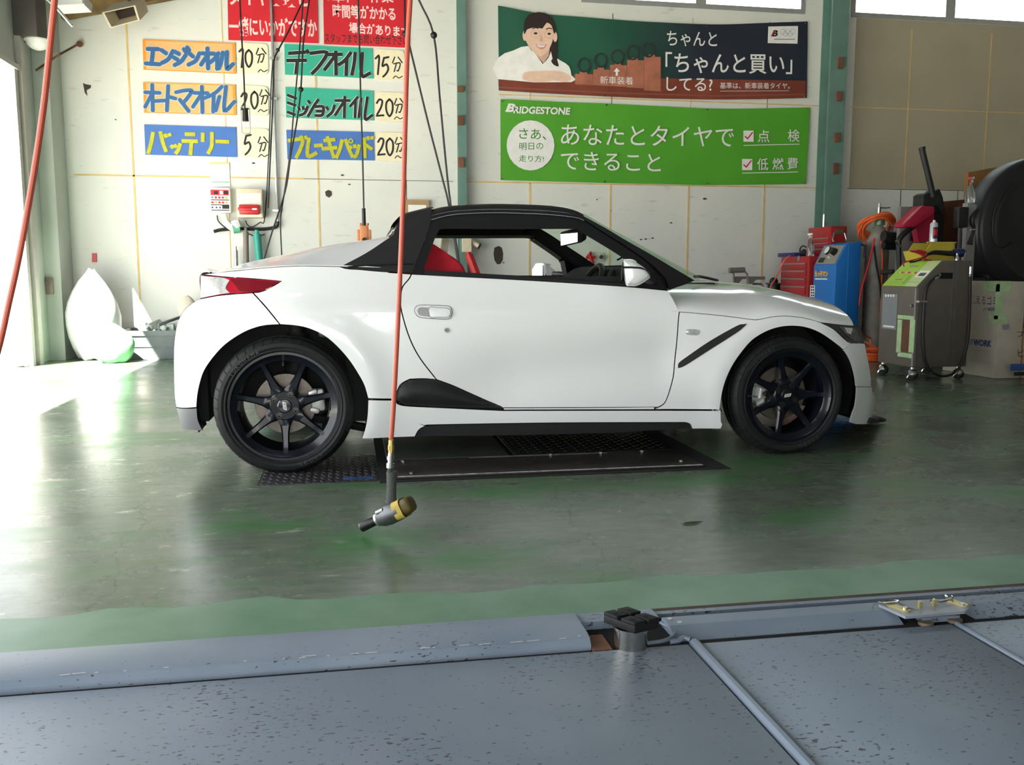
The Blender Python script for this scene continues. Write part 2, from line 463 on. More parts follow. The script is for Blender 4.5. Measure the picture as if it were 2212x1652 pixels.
# steel columns against the back wall
def h_column(name, x0, x1, y0, label, rusts=(), rx=0):
    t = thing(name, label, 'column', ((x0+x1)/2, WY-0.1, 0)); t['kind'] = 'structure'
    b = MB(); b.bb(x0, x1, y0, y0+0.014, 0, ZC); b.bb(x0, x1, WY-0.016, WY-0.002, 0, ZC); xm = (x0+x1)/2; b.bb(xm-0.006, xm+0.006, y0+0.014, WY-0.016, 0, ZC)
    b.build('column_web', M_STEELG, t, 0)
    for (z0, z1) in rusts:
        r = MB(); r.bb(x0-0.01+rx, x0+0.05+rx, y0-0.03, y0-0.001, z0, z1); r.build('cleat', M_RUST, t, 0)
b = MB(); b.bb(XL+0.001, -2.46, WY-0.40, WY-0.001, 0, ZC); struct(b, 'column_corner', M_GREYW)
h_column('column_middle', wp(987, 200).x-.0, wp(1010, 200).x-.03, WY-0.13, 'slim green steel column standing behind the car roof', [(1.95, 2.05), (2.38, 2.48), (2.72, 2.78)])
h_column('column_side', 5.60, 5.80, WY-0.22, 'broad green steel column with rusty cleats behind the red tool chests', [(1.95, 2.07), (2.3, 2.4), (2.75, 2.85), (3.1, 3.22)], rx=.09)

# ceiling tube lights, hung in line
M_TUBE = mat('lamp_tube', (.9, .9, .9), .4, vary=0, emit=(.80, .90, 1.0, 14))
for x0 in (-.75, .95):
    t = thing('tube_light', 'ceiling tube light hung in line above the near bay, %s' % ('towards the doorway' if x0 < 0 else 'towards the far machines'), 'lamp', (x0+.6, -3.0, 4.55), 'ceiling tube lights')
    b = MB(); b.bb(x0, x0+1.5, -3.07, -2.93, 4.60, 4.66, bev=.01); b.tube([(x0+.2, -3, 4.66), (x0+.2, -3, ZC-.005)], .008); b.tube([(x0+1.3, -3, 4.66), (x0+1.3, -3, ZC-.005)], .008); b.build('housing', M_ALU, t)
    b = MB(); b.tube([(x0+.04, -3, 4.575), (x0+1.46, -3, 4.575)], .022, 12); b.build('tube', M_TUBE, t)
# ------------------------------------------------------------------ the car
def pchip(pts):
    xs = [p[0] for p in pts]; ys = [p[1] for p in pts]; n = len(xs)
    h = [xs[i+1]-xs[i] for i in range(n-1)]; d = [(ys[i+1]-ys[i])/h[i] for i in range(n-1)]
    m = [d[0]]+[0.0 if d[i-1]*d[i] <= 0 else 2*d[i-1]*d[i]/(d[i-1]+d[i]) for i in range(1, n-1)]+[d[-1]]
    def f(x):
        if x <= xs[0]: return ys[0]+m[0]*(x-xs[0])
        if x >= xs[-1]: return ys[-1]+m[-1]*(x-xs[-1])
        i = 0
        while x > xs[i+1]: i += 1
        t = (x-xs[i])/h[i]
        return (ys[i]*(1+2*t)*(1-t)**2+h[i]*m[i]*t*(1-t)**2+ys[i+1]*t*t*(3-2*t)+h[i]*m[i+1]*t*t*(t-1))
    return f
_plan = pchip([(-.56, .22), (-.51, .40), (-.47, .52), (-.42, .60), (-.33, .66), (-.2, .705), (-.05, .73), (.1, .735), (.3, .733), (.6, .722), (1.1, .710), (1.6, .714), (1.9, .725), (2.2, .735), (2.4, .73), (2.55, .70), (2.68, .645), (2.8, .565), (2.9, .46), (2.97, .37)])
RA, FA = (0.0, 0.29), (2.285, 0.28)
def sstep(a, b_, x):
    t = min(1, max(0, (x-a)/(b_-a))); return t*t*(3-2*t)
def W(x, z):
    y = _plan(x)
    if z > .58: y -= .64*(z-.58)**1.6
    if z < .34: y -= .35*(.34-z)**1.7
    for (c, R) in ((RA, .375), (FA, .35)):
        r = math.hypot(x-c[0], z-c[1])
        if z > .1: y += .014*math.exp(-((r-R)/.07)**2)
    # scooped lower door, crease below the belt
    s = sstep(.55, 1.0, x)*(1-sstep(1.62, 1.9, x))
    y -= .026*s*math.exp(-((z-.40-.10*(x-1.1))/.13)**2)
    y += .010*math.exp(-((z-.685-.035*(.8-x))/.045)**2)*(1-sstep(.7, 1.5, x))*sstep(-.25, .1, x)
    return max(y, .05)
def Wg(x, z): return .662-.42*(z-.83)

def unp(px, py, Wf=W):
    Y = -.7
    for _ in range(40):
        p = at(px, py, Y=Y); Y = .6*Y-.4*Wf(p.x, p.z)
    return p
def outline(segs, Wf=W, n=4):
    """segments of traced points; every segment is a smooth curve, corners where two meet"""
    pts = []; prev = None
    for s in segs:
        q = ([prev] if prev else [])+list(s)
        prev = s[-1]
        P = [V((a, c, 0)) for a, c in q]
        S = spline(P, n) if len(P) > 2 else P
        pts += S if not pts else S[1:]
    if (pts[0]-pts[-1]).length < 0.6: pts.pop()
    out = []
    for p in pts:
        u = unp(p.x, p.y, Wf); out.append((u.x, u.z))
    return out
def inset(P, g):
    n = len(P); A = sum(P[i][0]*P[(i+1) % n][1]-P[(i+1) % n][0]*P[i][1] for i in range(n))
    s = 1 if A > 0 else -1; out = []
    for i in range(n):
        a, b_, c = P[i-1], P[i], P[(i+1) % n]
        n1 = V((-(b_[1]-a[1]), b_[0]-a[0])); n2 = V((-(c[1]-b_[1]), c[0]-b_[0]))
        n1 = n1.normalized() if n1.length else n1; n2 = n2.normalized() if n2.length else n2
        m = (n1+n2); m = m.normalized() if m.length > 1e-6 else n1
        k = 1/max(.5, m.dot(n1) if n1.length else 1)
        out.append((b_[0]+s*m.x*g*k, b_[1]+s*m.y*g*k))
    return out

def panel(name, P, mats, parent, Wf=W, off=0.0, gap=.0026, depth=.018, cell=.04, bulge=0.0, side=1, far=True):
    """sheet cut along outline P (x, z) and pressed onto the body surface y = -(Wf + off), edges returned inwards"""
    P = inset(P, gap) if gap else P
    bm = bmesh.new()
    fc = bm.faces.new([bm.verts.new((x, 0, z)) for x, z in P])
    xs = [p[0] for p in P]; zs = [p[1] for p in P]
    for ax, lo, hi in ((0, min(xs), max(xs)), (2, min(zs), max(zs))):
        k = math.floor(lo/cell)+1
        while k*cell < hi-1e-4:
            no = [0, 0, 0]; no[ax] = 1; co = [0, 0, 0]; co[ax] = k*cell
            bmesh.ops.bisect_plane(bm, geom=bm.verts[:]+bm.edges[:]+bm.faces[:], dist=1e-6, plane_co=co, plane_no=no)
            k += 1
    ed = []
    seg = [(V((P[i][0], P[i][1])), V((P[(i+1) % len(P)][0], P[(i+1) % len(P)][1]))) for i in range(len(P))]
    def edist(x, z):
        q = V((x, z)); dm = 9
        for a, b_ in seg:
            d = b_-a; t = max(0, min(1, (q-a).dot(d)/max(d.length_squared, 1e-12))); dm = min(dm, (a+d*t-q).length)
        return dm
    def surf(x, z):
        y = Wf(x, z)+off
        if bulge: y += bulge*(1-math.exp(-edist(x, z)/.03))
        return y
    verts, norms, faces = [], [], []
    idx = {}
    e = .004
    for v in bm.verts:
        x, z = v.co.x, v.co.z
        gx = (surf(x+e, z)-surf(x-e, z))/(2*e); gz = (surf(x, z+e)-surf(x, z-e))/(2*e)
        idx[v] = len(verts); verts.append(V((x, -surf(x, z), z))); norms.append(V((-gx, -1, -gz)).normalized())
    for f in bm.faces:
        q = [idx[v] for v in f.verts]
        a, b_, c = verts[q[0]], verts[q[1]], verts[q[2]]
        nn = V((0, 0, 0))
        for i in range(len(q)):
            u, v_ = verts[q[i]], verts[q[(i+1) % len(q)]]
            nn += V(((u.y-v_.y)*(u.z+v_.z), (u.z-v_.z)*(u.x+v_.x), (u.x-v_.x)*(u.y+v_.y)))
        faces.append(q if nn.y < 0 else q[::-1])
    bm.edges.ensure_lookup_table()
    fn_ = {}
    for e_ in bm.edges:
        if len(e_.link_faces) != 1: continue
        a, b_ = e_.verts
        c = e_.link_faces[0].calc_center_median()
        d = b_.co-a.co; n2 = V((-d.z, 0, d.x)).normalized()
        if n2.dot((a.co+b_.co)/2-c) < 0: n2 = -n2
        k = len(verts)
        A, B = verts[idx[a]], verts[idx[b_]]
        inn = V((0, depth, 0))-n2*.3*depth
        verts += [A.copy(), B.copy(), B+inn, A+inn]
        nA = (norms[idx[a]]*.7+n2).normalized(); nB = (norms[idx[b_]]*.7+n2).normalized()
        norms += [nA, nB, n2, n2]
        q = [k, k+1, k+2, k+3]
        fno = (verts[k+1]-verts[k]).cross(verts[k+2]-verts[k])
        faces.append(q if fno.dot(n2) > 0 else q[::-1])
    bm.free()
    obs = []
    for sd_ in ((1, -1) if far else (1,)):
        vs = [(v.x, v.y*sd_, v.z) for v in verts]; ns = [(n.x, n.y*sd_, n.z) for n in norms]
        me = bpy.data.meshes.new(name); me.from_pydata(vs, [], faces if sd_ == 1 else [q[::-1] for q in faces])
        me.materials.append(mats); me.update()
        for p in me.polygons: p.use_smooth = True
        me.normals_split_custom_set_from_vertices(ns)
        o = bpy.data.objects.new(name, me); COL.objects.link(o)
        me.transform(M.Translation(-wloc(parent)))
        o.parent = parent; obs.append(o)
    return obs

M_BODY = mat('pearl_white_paint', (0.84, 0.85, 0.86), 0.28, coat=1.0, vary=0.0)
M_GLOSSB = mat('gloss_black_paint', (0.006, 0.006, 0.009), 0.12, coat=1.0, vary=0.0)
M_MATB = mat('matte_black_trim', (0.009, 0.009, 0.010), 0.55, vary=0.1, scale=40)
M_SOFT = mat('dark_interior', (0.010, 0.010, 0.011), 0.8, vary=0.1)
M_SEATR = mat('red_seat_fabric', (0.55, 0.012, 0.03), 0.75, vary=0.15, scale=30, bump=0.1, bscale=300)
M_RIM = mat('black_blue_wheel_paint', (0.004, 0.005, 0.010), 0.22, coat=0.25, vary=0.0, spec=.35)
M_SURR = mat('black_weather_strip', (.005, .005, .006), .45, vary=.1, spec=.4)
M_CARBON = mat('carbon_trim', (0.02, 0.02, 0.022), 0.35, coat=0.5, vary=0.3, scale=220)
M_DISC = mat('brake_disc_steel', (0.20, 0.17, 0.145), 0.45, 0.7, vary=0.2, scale=30)
M_REDL = mat('red_lamp_lens', (0.42, 0.005, 0.025), 0.08, coat=1.0, vary=0.3, scale=30)
M_DKRED = mat('deep_red_lens', (0.16, 0.003, 0.012), 0.08, coat=1.0, vary=0.2)
M_LENS = mat('clear_lamp_lens', (0.72, 0.72, 0.74), 0.12, 0.4, coat=1.0, vary=0.25, scale=60)
M_LAMPB = mat('lamp_smoked', (0.02, 0.02, 0.022), 0.08, coat=1.0, vary=0.0)
M_CALIP = mat('silver_caliper', (0.62, 0.62, 0.61), 0.4, 0.5, vary=0.1)
M_WSG = glass('windscreen_glass', (0.84, 0.96, 0.87), 0.97, 0.25)
M_UNDER = mat('underbody_black', (0.012, 0.012, 0.012), 0.7, vary=0.3, scale=12)
M_MIRROR = mat('mirror_glass', (0.9, 0.92, 0.95), 0.02, 1.0, vary=0)

CAR = thing('car', 'small white two-seat sports car with black roof and black wheels', 'car', (1.14, 0, 0))

# traced outlines -----------------------------------------------------------
arch_r = [(605, 701), (569, 704), (536, 714), (507, 730), (481, 750), (458, 776), (441, 802), (432, 829), (427, 855), (425, 880)]
arch_r2 = [(605, 701), (641, 704), (670, 711), (700, 725.5), (726, 747), (752, 776), (772, 806), (786, 832), (794.6, 861)]
arch_f = [(1555, 885), (1558, 863), (1563, 837), (1573, 809), (1586, 784), (1604, 758.6), (1624, 736), (1647, 720.5), (1672, 710), (1698, 705), (1723, 705), (1749, 710), (1774, 721), (1799, 738), (1822, 756)]
P_rearb = outline([[(433.5, 645), (478, 637), (546, 632)], [(575, 664), (605, 701)], arch_r[1:], [(381, 880)],
                   [(379, 868), (377, 850), (375.5, 800), (376, 750), (381, 708), (392, 678), (410, 658), (433.5, 645)]])
P_quart = outline([[(546, 632), (566, 629), (585, 620), (606.7, 607.5)], [(556, 603), (523, 600.7), (481, 598), (433, 593)],
                   [(470, 588), (490, 586)], [(523, 583), (562, 579), (605, 576), (654, 574), (734, 575.5)],
                   [(750, 580), (785, 583), (827, 587), (889, 591.6)],
                   [(883, 603), (870, 619), (865, 642), (866, 665), (875, 701), (889, 740), (909, 776), (943, 820)],
                   [(915, 818), (885, 819)], [(866, 830), (857, 848), (853, 862)], [(794.6, 861)], arch_r2[-2::-1], [(575, 664), (546, 632)]])
P_door = outline([[(889, 591.6), (960, 595.5), (1132, 604.5), (1338, 617.5), (1443, 627)], [(1455, 647), (1467.5, 673)],
                  [(1465, 698), (1462.6, 733), (1457.5, 781), (1455, 810), (1448.6, 837), (1441, 860), (1434, 872), (1422, 879.5)],
                  [(1250, 880.5), (1086, 881)], [(1010, 847), (976, 832), (943, 820)],
                  [(909, 776), (889, 740), (875, 701), (866, 665), (865, 642), (870, 619), (883, 603), (889, 591.6)]])
P_fend = outline([[(1467.5, 673), (1507, 676), (1558, 681), (1609, 687.4), (1631.6, 690), (1649.4, 687.4), (1672, 683), (1698, 682), (1723, 684), (1748.6, 688.7), (1771.5, 695.6)],
                  [(1797, 708), (1812, 720.5), (1830, 737), (1840, 741)], [(1822, 756)], arch_f[-2::-1],
                  [(1547, 885), (1414, 884)], [(1422, 879.5)], [(1434, 872), (1441, 860), (1448.6, 837), (1455, 810), (1457.5, 781), (1462.6, 733), (1465, 698), (1467.5, 673)]])
P_fb = outline([[(1822, 756), (1840, 741)], [(1868, 742)], [(1873, 769), (1878, 794), (1881, 814), (1882, 835)], [(1849, 835)], [(1846.4, 814), (1840, 789), (1832, 771), (1822, 756)]])
P_lip = outline([[(1849, 835), (1882, 835)], [(1884, 849), (1892, 859)], [(1891, 872), (1884, 896), (1874, 915)], [(1848, 915.7)], [(1834, 912)], [(1840, 891), (1845, 878), (1848, 858), (1849, 835)]])
P_skirt = outline([[(794.6, 862), (853, 863)], [(870, 874.5), (960, 879.5), (1085, 885.5)], [(1413, 885)], [(1547, 885.5), (1555.5, 885.7)], [(1556, 908), (1558.5, 916), (1555, 925.6)], [(1493, 925.6)],
                   [(1488, 915), (1478, 911.5)], [(1200, 912.5), (943, 916.6), (920, 918.5)], [(905, 927), (896, 942.5)], [(781, 947)], [(789, 920), (793, 894), (794.6, 862)]])
P_skt = outline([[(896, 942.5), (905, 927), (920, 918.5), (943, 916.6)], [(1200, 912.5), (1478, 911.5)], [(1488, 915), (1493, 925.6)], [(1319, 935), (1084, 941), (896, 942.5)]])
P_vent = outline([[(855, 863), (858, 848), (866, 831), (885, 820)], [(915, 818.5), (943, 821), (976, 833), (1010, 847), (1085, 878)], [(1070, 880), (960, 879), (872, 874)], [(855, 863)]])
P_slit = outline([[(1464, 795), (1465, 785), (1472, 778)], [(1530, 738), (1590, 704), (1605, 700), (1613, 699)], [(1606, 706), (1590, 719), (1530, 757), (1480, 789), (1464, 795)]])
P_hl = outline([[(1772, 695.8), (1787, 697), (1812, 700.6), (1842, 703)], [(1858, 707)], [(1868, 742)], [(1840, 741), (1830, 737), (1812, 720.5), (1797, 708), (1772, 695.8)]])
P_tl = outline([[(606.7, 607.5), (595, 605.6), (556, 603), (523, 600.7), (481, 598), (433, 594)], [(433.5, 645)], [(478, 636.5), (546, 631.5)], [(566, 628.5), (585, 619.5), (606.7, 607.5)]])
P_btm = outline([[(381, 880), (425, 881)], [(427, 904), (432, 918), (438, 930)], [(394, 925)], [(381, 880)]])

panel('rear_bumper', P_rearb, M_BODY, CAR)
panel('rear_quarter_panel', P_quart, M_BODY, CAR)
doors = panel('door', P_door, M_BODY, CAR, cell=.03)
panel('front_fender', P_fend, M_BODY, CAR)
panel('front_bumper', P_fb, M_BODY, CAR, gap=.001)
panel('front_lip', P_lip, M_BODY, CAR, off=.006, gap=.001)
panel('side_skirt', P_skirt, M_BODY, CAR, off=.012, depth=.06)
panel('skirt_trim', P_skt, M_CARBON, CAR, off=.004, depth=.05)
panel('side_air_scoop', P_vent, M_MATB, CAR, off=.001, gap=0, bulge=.022, cell=.015)
panel('fender_slot', P_slit, M_MATB, CAR, off=.003, gap=0, depth=.004, cell=.05)
HL = panel('headlight', P_hl, M_LAMPB, CAR, off=.002, gap=.001, cell=.03)
TL = panel('tail_light', P_tl, M_REDL, CAR, off=.003, gap=.001, cell=.03)
panel('rear_bumper_corner', P_btm, mat('grey_lower_trim', (.10, .10, .11), .4), CAR, off=.002, gap=.001, depth=.05)
def sub(pts, name, m, parents, off, Wf=W, n=3, cell=.05, bulge=0, depth=.004):
    P = outline(pts, Wf, n)
    obs = panel(name, P, m, CAR, Wf=Wf, off=off, gap=0, depth=depth, cell=cell, bulge=bulge)
    for o, p in zip(obs, parents):
        o.parent = p
    return obs
sub([[(434.5, 596), (480, 599.5), (496, 605)], [(488, 622), (497, 632.5)], [(478, 635), (434.5, 642.5)], [(434.5, 596)]], 'reversing_lens', M_LENS, TL, .006)
sub([[(496, 601), (556, 605), (590, 608), (600, 609)], [(583, 618), (566, 626)], [(546, 630), (520, 629), (510, 618), (496, 601)]], 'inner_lens', M_DKRED, TL, .006)
sub([[(1812, 705), (1838, 706.5)], [(1850, 712)], [(1858, 736)], [(1845, 736), (1830, 726), (1812, 705)]], 'reflector', mat('lamp_reflector', (.30, .30, .31), .12, .9, vary=.5, scale=45), HL, .005)
sub([[(1822, 707), (1840, 709)], [(1836, 722)], [(1828, 718), (1822, 707)]], 'projector_lens', M_LENS, HL, .008)
# door furniture
dh = sub([[(896, 671), (899, 662), (908, 659)], [(962, 660.5)], [(972, 663), (976, 672), (974, 683), (966, 688.5)], [(915, 686)], [(903, 683), (896, 671)]], 'door_handle_cup', M_BODY, doors, .003, cell=.02)
sub([[(901, 671), (904, 665), (910, 663.5)], [(924, 664)], [(928, 684)], [(915, 682.5), (905, 680), (901, 671)]], 'door_handle_recess', mat('recess_shade_grey', (.33, .33, .34), .4), doors, .006)  # flat patch, its grey stands in for the shade inside the recess
sub([[(925, 664), (962, 665)], [(970, 668), (972, 675), (969, 682), (962, 684.5)], [(928, 684)], [(925, 664)]], 'door_handle', M_BODY, doors, .010, bulge=.004, cell=.012, depth=.012)
def rim_line(pts, name, parents, r, m, off=.004):
    P = [unp(p.x, p.y) for p in spline([V((a, c, 0)) for a, c in pts], 3, True)]
    b = MB(); b.tube([p+V((0, -off, 0)) for p in P], r, 6, closed=True); c2 = b.copy().mirror_y()
    b.build(name, m, parents[0]); c2.build(name, m, parents[1])
M_LINE = mat('shadow_gap_grey', (.20, .20, .21), .5)  # grey tubes draw the shade of the handle gaps; lock core shares it
rim_line([(895, 672), (898, 662), (908, 658.5), (935, 659), (962, 660), (972, 663), (976, 672), (974, 683), (966, 689), (940, 688), (915, 686.5), (902, 683)], 'door_handle_shade_ring', doors, .0013, M_LINE, .005)
rim_line([(926, 663.5), (945, 664), (962, 665), (970, 668), (972.5, 675), (969, 682.5), (962, 685), (945, 684.5), (928, 684.5)], 'door_handle_shade_edge', doors, .0011, M_LINE, .011)
b = MB(); p = unp(964, 713); b.cyl(p+V((0, .004, 0)), p+V((0, -.006, 0)), .0110, n=20); b.cyl(p+V((0, -.0062, 0)), p+V((0, -.008, 0)), .0070, n=16, mi=1)
c2 = b.copy().mirror_y(); b.build('door_lock', [M_GLOSSB, M_LINE], doors[0]); c2.build('door_lock', [M_GLOSSB, M_LINE], doors[1])
sub([[(1480, 717), (1482, 712), (1490, 710.5)], [(1503, 711)], [(1510, 714), (1508, 722), (1502, 724)], [(1490, 723.5)], [(1482, 722), (1480, 717)]], 'side_marker_lamp', M_LENS, [CAR, CAR], .004, bulge=.006, cell=.006)
sub([[(1414, 879.8), (1414, 884)], [(1090, 885)], [(1088, 882)], [(1250, 881.5), (1414, 879.8)]], 'sill_strip', M_BODY, [CAR, CAR], -.006)

# lofted top panels ----------------------------------------------------------
def ilin(tab):
    xs = [t[0] for t in tab]
    def f(x):
        if x <= xs[0]: return tab[0][1]
        for i in range(len(xs)-1):
            if x <= xs[i+1]:
                t = (x-xs[i])/(xs[i+1]-xs[i]); return tab[i][1]*(1-t)+tab[i+1][1]*t
        return tab[-1][1]
    return f
def edge_tab(pts, Wf=W, n=5):
    P = spline([V((a, c, 0)) for a, c in pts], n)
    q = [unp(p.x, p.y, Wf) for p in P]; q.sort(key=lambda p: p.x)
    return ilin([(p.x, p.z) for p in q]), q[0].x, q[-1].x
def plane_tab(pts, y, n=5):
    P = spline([V((a, c, 0)) for a, c in pts], n)
    q = [at(p.x, p.y, Y=y) for p in P]; q.sort(key=lambda p: p.x)
    return ilin([(p.x, p.z) for p in q]), q[0].x, q[-1].x
def loft(name, m, xs, sec, parent, smooth=50):
    b = MB(); b.grid([sec(x) for x in xs]); return b.build(name, m, parent, smooth)
def lin(a, b_, n): return [a+(b_-a)*i/(n-1) for i in range(n)]

hoodE, hx0, hx1 = edge_tab([(1443, 627), (1455, 650), (1467.5, 673), (1507, 676), (1558, 681), (1609, 687.4), (1631.6, 690), (1649.4, 687.4), (1672, 683), (1698, 682), (1723, 684), (1748.6, 688.7), (1771.5, 695.6), (1812, 700.6), (1843, 703)])
hoodE2, _, hx1 = edge_tab([(1467.5, 673), (1507, 676), (1558, 681), (1609, 687.4), (1631.6, 690), (1649.4, 687.4), (1672, 683), (1698, 682), (1723, 684), (1748.6, 688.7), (1771.5, 695.6), (1812, 700.6), (1843, 703)])
hoodC, _, hcx = plane_tab([(1480, 606), (1535, 608), (1568, 610), (1609, 615), (1659.6, 625), (1698, 634), (1736, 644), (1761, 652), (1787, 662), (1812, 675), (1830, 687), (1841, 699)], -.12)
def hood_sec(x):
    ze = hoodE(x) if x < 1.7 else hoodE2(x)
    ye = -W(x, ze)-.001; zc = hoodC(x)+.004
    k = max(0.0, zc-ze); out = []
    for i in range(33):
        u = -1+2*i/32
        s = math.copysign(1-(1-abs(u))**1.7, u)          # denser towards the edges
        h = (1-abs(s)**2.6)**0.62
        out.append((x+0.0, -ye*s, ze+k*h))
    return out
HX0 = unp(1447, 633).x
hx = [HX0+(hx1-HX0)*(i/40)**1.0 for i in range(41)]
loft('hood', M_BODY, hx, hood_sec, CAR, 80)

deckE, dx0, dx1 = edge_tab([(470, 589), (490, 586), (523, 583), (562, 579), (605, 576), (654, 574), (734, 575.5), (800, 577), (850, 578)])
deckS, sx0, sx1 = plane_tab([(470, 587.5), (489, 584), (513.6, 573.6), (543, 565), (608, 551), (687, 534), (735, 526), (785, 520), (844, 509.5)], -.40)
def deck_sec(x):
    ze = deckE(x); zs = max(deckS(x), ze+.002); ye = W(x, ze)+.001
    yS = min(.40, ye*.75)
    half = [(-ye, ze), (-ye+.004, ze+.006), (-(ye*.62+yS*.38), ze+(zs-ze)*.52), (-(ye*.25+yS*.75), ze+(zs-ze)*.90), (-yS, zs), (-yS*.75, zs+.002), (-yS*.45, zs-.004), (0, zs-.006)]
    S = spline([V((0, a, c)) for a, c in half], 4)
    L = [(x, p.y, p.z) for p in S]
    return L+[(x, -q[1], q[2]) for q in L[-2::-1]]
loft('rear_deck', M_BODY, lin(sx0+.004, sx1+.02, 36), deck_sec, CAR, 70)
# tail edge spoiler
b = MB(); rows = []
for i in range(25):
    u = -1+2*i/24; y = u*.56
    a = at(409.6, 573.6, Y=-.45); c = at(489, 586.5, Y=-.55)
    xa = a.x+.10*abs(u)**2.5; xc = c.x+.05*abs(u)**3
    rows.append([(xa, y, a.z+.004-.03*abs(u)**3), (xa*.5+xc*.5, y, (a.z+c.z)/2-.004-.02*abs(u)**3), (xc, y, c.z), (xc+.03, y, c.z-.02), (xa*.5+xc*.5, y, (a.z+c.z)/2-.020-.02*abs(u)**3), (xa, y, a.z-.004-.03*abs(u)**3)])
b.grid(rows, closed=True); b.build('rear_spoiler', M_BODY, CAR, 40)
# rear fascia between the two bumper corners
def fascia(name, pts, bul, m, n=17, segs=6):
    P = spline([V((a, c, 0)) for a, c in pts], segs); rows = []
    for p in P:
        q = unp(p.x, p.y)
        rows.append([(q.x+bul*(1-(-1+2*i/(n-1))**2), q.y*(-(-1+2*i/(n-1)))*-1 if False else q.y*(1-2*i/(n-1)), q.z) for i in range(n)])
    b = MB(); b.grid(rows); return b.build(name, m, CAR, 60)
fascia('rear_panel', [(470, 588.5), (433, 593), (433.2, 645), (410, 658), (392, 678), (381, 708), (376, 750), (375.5, 800), (377, 850), (381, 880)], -.03, M_BODY)
fascia('rear_diffuser', [(381, 879), (388, 905), (395, 926)], -.02, M_MATB)
fascia('front_panel', [(1843, 703), (1858, 707), (1868, 742), (1873, 769), (1878, 794), (1882, 835)], .09, M_BODY)
fascia('front_lip_panel', [(1882, 835), (1884, 849), (1892, 859), (1891, 872), (1884, 896), (1874, 915)], .09, M_BODY)
fascia('front_splitter', [(1874, 914), (1889, 904), (1900, 906), (1902, 912), (1874, 916)], .06, M_BLACK)
b = MB(); pts = [(1876, 914), (1886, 904), (1900, 906), (1903, 911), (1899, 913)]
b.prism([at(x, y, Y=-.55) for x, y in pts], (0, 1.10, 0)); b.build('splitter_blade', M_BLACK, CAR)

# roof: gloss black targa top, matte black rear section and buttresses
roofE, rx0, rx1 = edge_tab([(932, 477), (965, 467.5), (1004, 463), (1063, 461), (1116, 462), (1177, 464.5), (1242, 471), (1262, 478)], Wg)
roofS, _, _ = plane_tab([(930, 449.5), (960, 443), (1012, 439), (1064, 437), (1132, 438), (1201, 442), (1235, 450), (1256, 461)], -.50)
def roof_sec(x):
    ze = roofE(x); zc = max(roofS(x)+.004, ze+.01); ye = Wg(x, ze)
    h = zc-ze; f0, f1 = math.radians(4), math.radians(66); R = .80*h/(math.sin(f1)-math.sin(f0))
    half = [(ye-R*(math.cos(f0)-math.cos(f0+(f1-f0)*k/11)), ze+R*(math.sin(f0+(f1-f0)*k/11)-math.sin(f0))) for k in range(12)]
    yk, zk = half[-1]
    for k in range(1, 10):
        u = k/9; half.append((yk*(1-u), zk+.20*h*(1-(1-u)**3.2)))
    return [(x, y, z) for y, z in half]+[(x, -y, z) for y, z in half[-2::-1]]
loft('roof', M_GLOSSB, lin(rx0, rx1, 30), roof_sec, CAR, 70)
P_butt = outline([[(734, 576), (789, 547), (833, 518), (849, 507.6)], [(861, 480), (872, 466), (886, 461), (933, 449)], [(932, 470), (926, 495.6), (907, 547), (890, 590)], [(827, 586), (785, 582), (750, 580), (734, 576)]], Wg)
panel('roof_buttress', P_butt, M_MATB, CAR, Wf=Wg, gap=.001, depth=.03)
bE, bx0, bx1 = edge_tab([(849, 507.6), (861, 480), (872, 466), (886, 461), (933, 449.5)], Wg)
def rr_sec(x):
    ze = bE(x); ye = Wg(x, ze)
    return [(x, ye*math.copysign(1-(1-abs(u))**1.5, u), ze+.018*(1-abs(u)**3)) for u in lin(-1, 1, 21)]
loft('roof_rear_section', M_MATB, lin(unp(868, 469, Wg).x, rx0+.012, 12), rr_sec, CAR, 60)
b = MB(); xa = at(838, 507.6, Y=-.42); xb = at(862, 477, Y=-.42)
b.prism([(xa.x, -.46, xa.z-.02), (xb.x+.02, -.46, xb.z+.02), (xb.x+.035, -.46, xb.z+.02), (xa.x+.015, -.46, xa.z-.02)], (0, .92, 0)); b.build('rear_window_frame', M_GLOSSB, CAR)
# ribs down the front and the trim line on the buttress
b = MB(); b.tube([unp(x, y, lambda x_, z_: Wg(x_, z_)+.002) for x, y in ((752, 577), (790, 573), (850, 570.5), (893, 570))], .004); c2 = b.copy().mirror_y()
b.build('trim_ridge', M_GLOSSB, CAR); c2.build('trim_ridge', M_GLOSSB, CAR)

# door window surround (weather strip) and the sail in front of it
P_surr = outline([[(889, 590), (907, 547), (926, 495.6), (932, 476)], [(965, 466.5), (1004, 462), (1063, 460), (1116, 461), (1177, 463.5), (1242, 470.5)], [(1264, 478), (1310, 508), (1360, 540), (1405, 574), (1443, 625)],
                  [(1375, 620)], [(1360, 590), (1346, 557)], [(1314, 536.5), (1268, 509), (1254, 501)], [(1246, 495), (1180, 494.5), (1064, 494.5), (1000, 494), (965, 494), (949, 495.5)], [(941, 512), (931, 538), (915, 583)], [(913, 591)]], Wg)
panel('window_surround', P_surr, M_SURR, CAR, Wf=Wg, off=-.004, gap=0, depth=.05)
P_ap = outline([[(1245, 458.5), (1305, 491), (1347, 516), (1404, 548.5), (1457, 580), (1500, 605.5)], [(1480, 614), (1445, 626)], [(1436, 600), (1408, 572), (1362, 538), (1311, 506), (1264, 476)], [(1256, 470)]], Wg)
panel('windscreen_pillar', P_ap, M_GLOSSB, CAR, Wf=Wg, off=.002, gap=0, depth=.05)
P_belt = outline([[(890, 590), (905, 582)], [(1004, 588), (1144, 598), (1214, 603.5), (1345, 612), (1400, 617)], [(1443, 626)], [(1338, 617.5), (1132, 604.5), (960, 595.5), (890, 591.6)]], W)
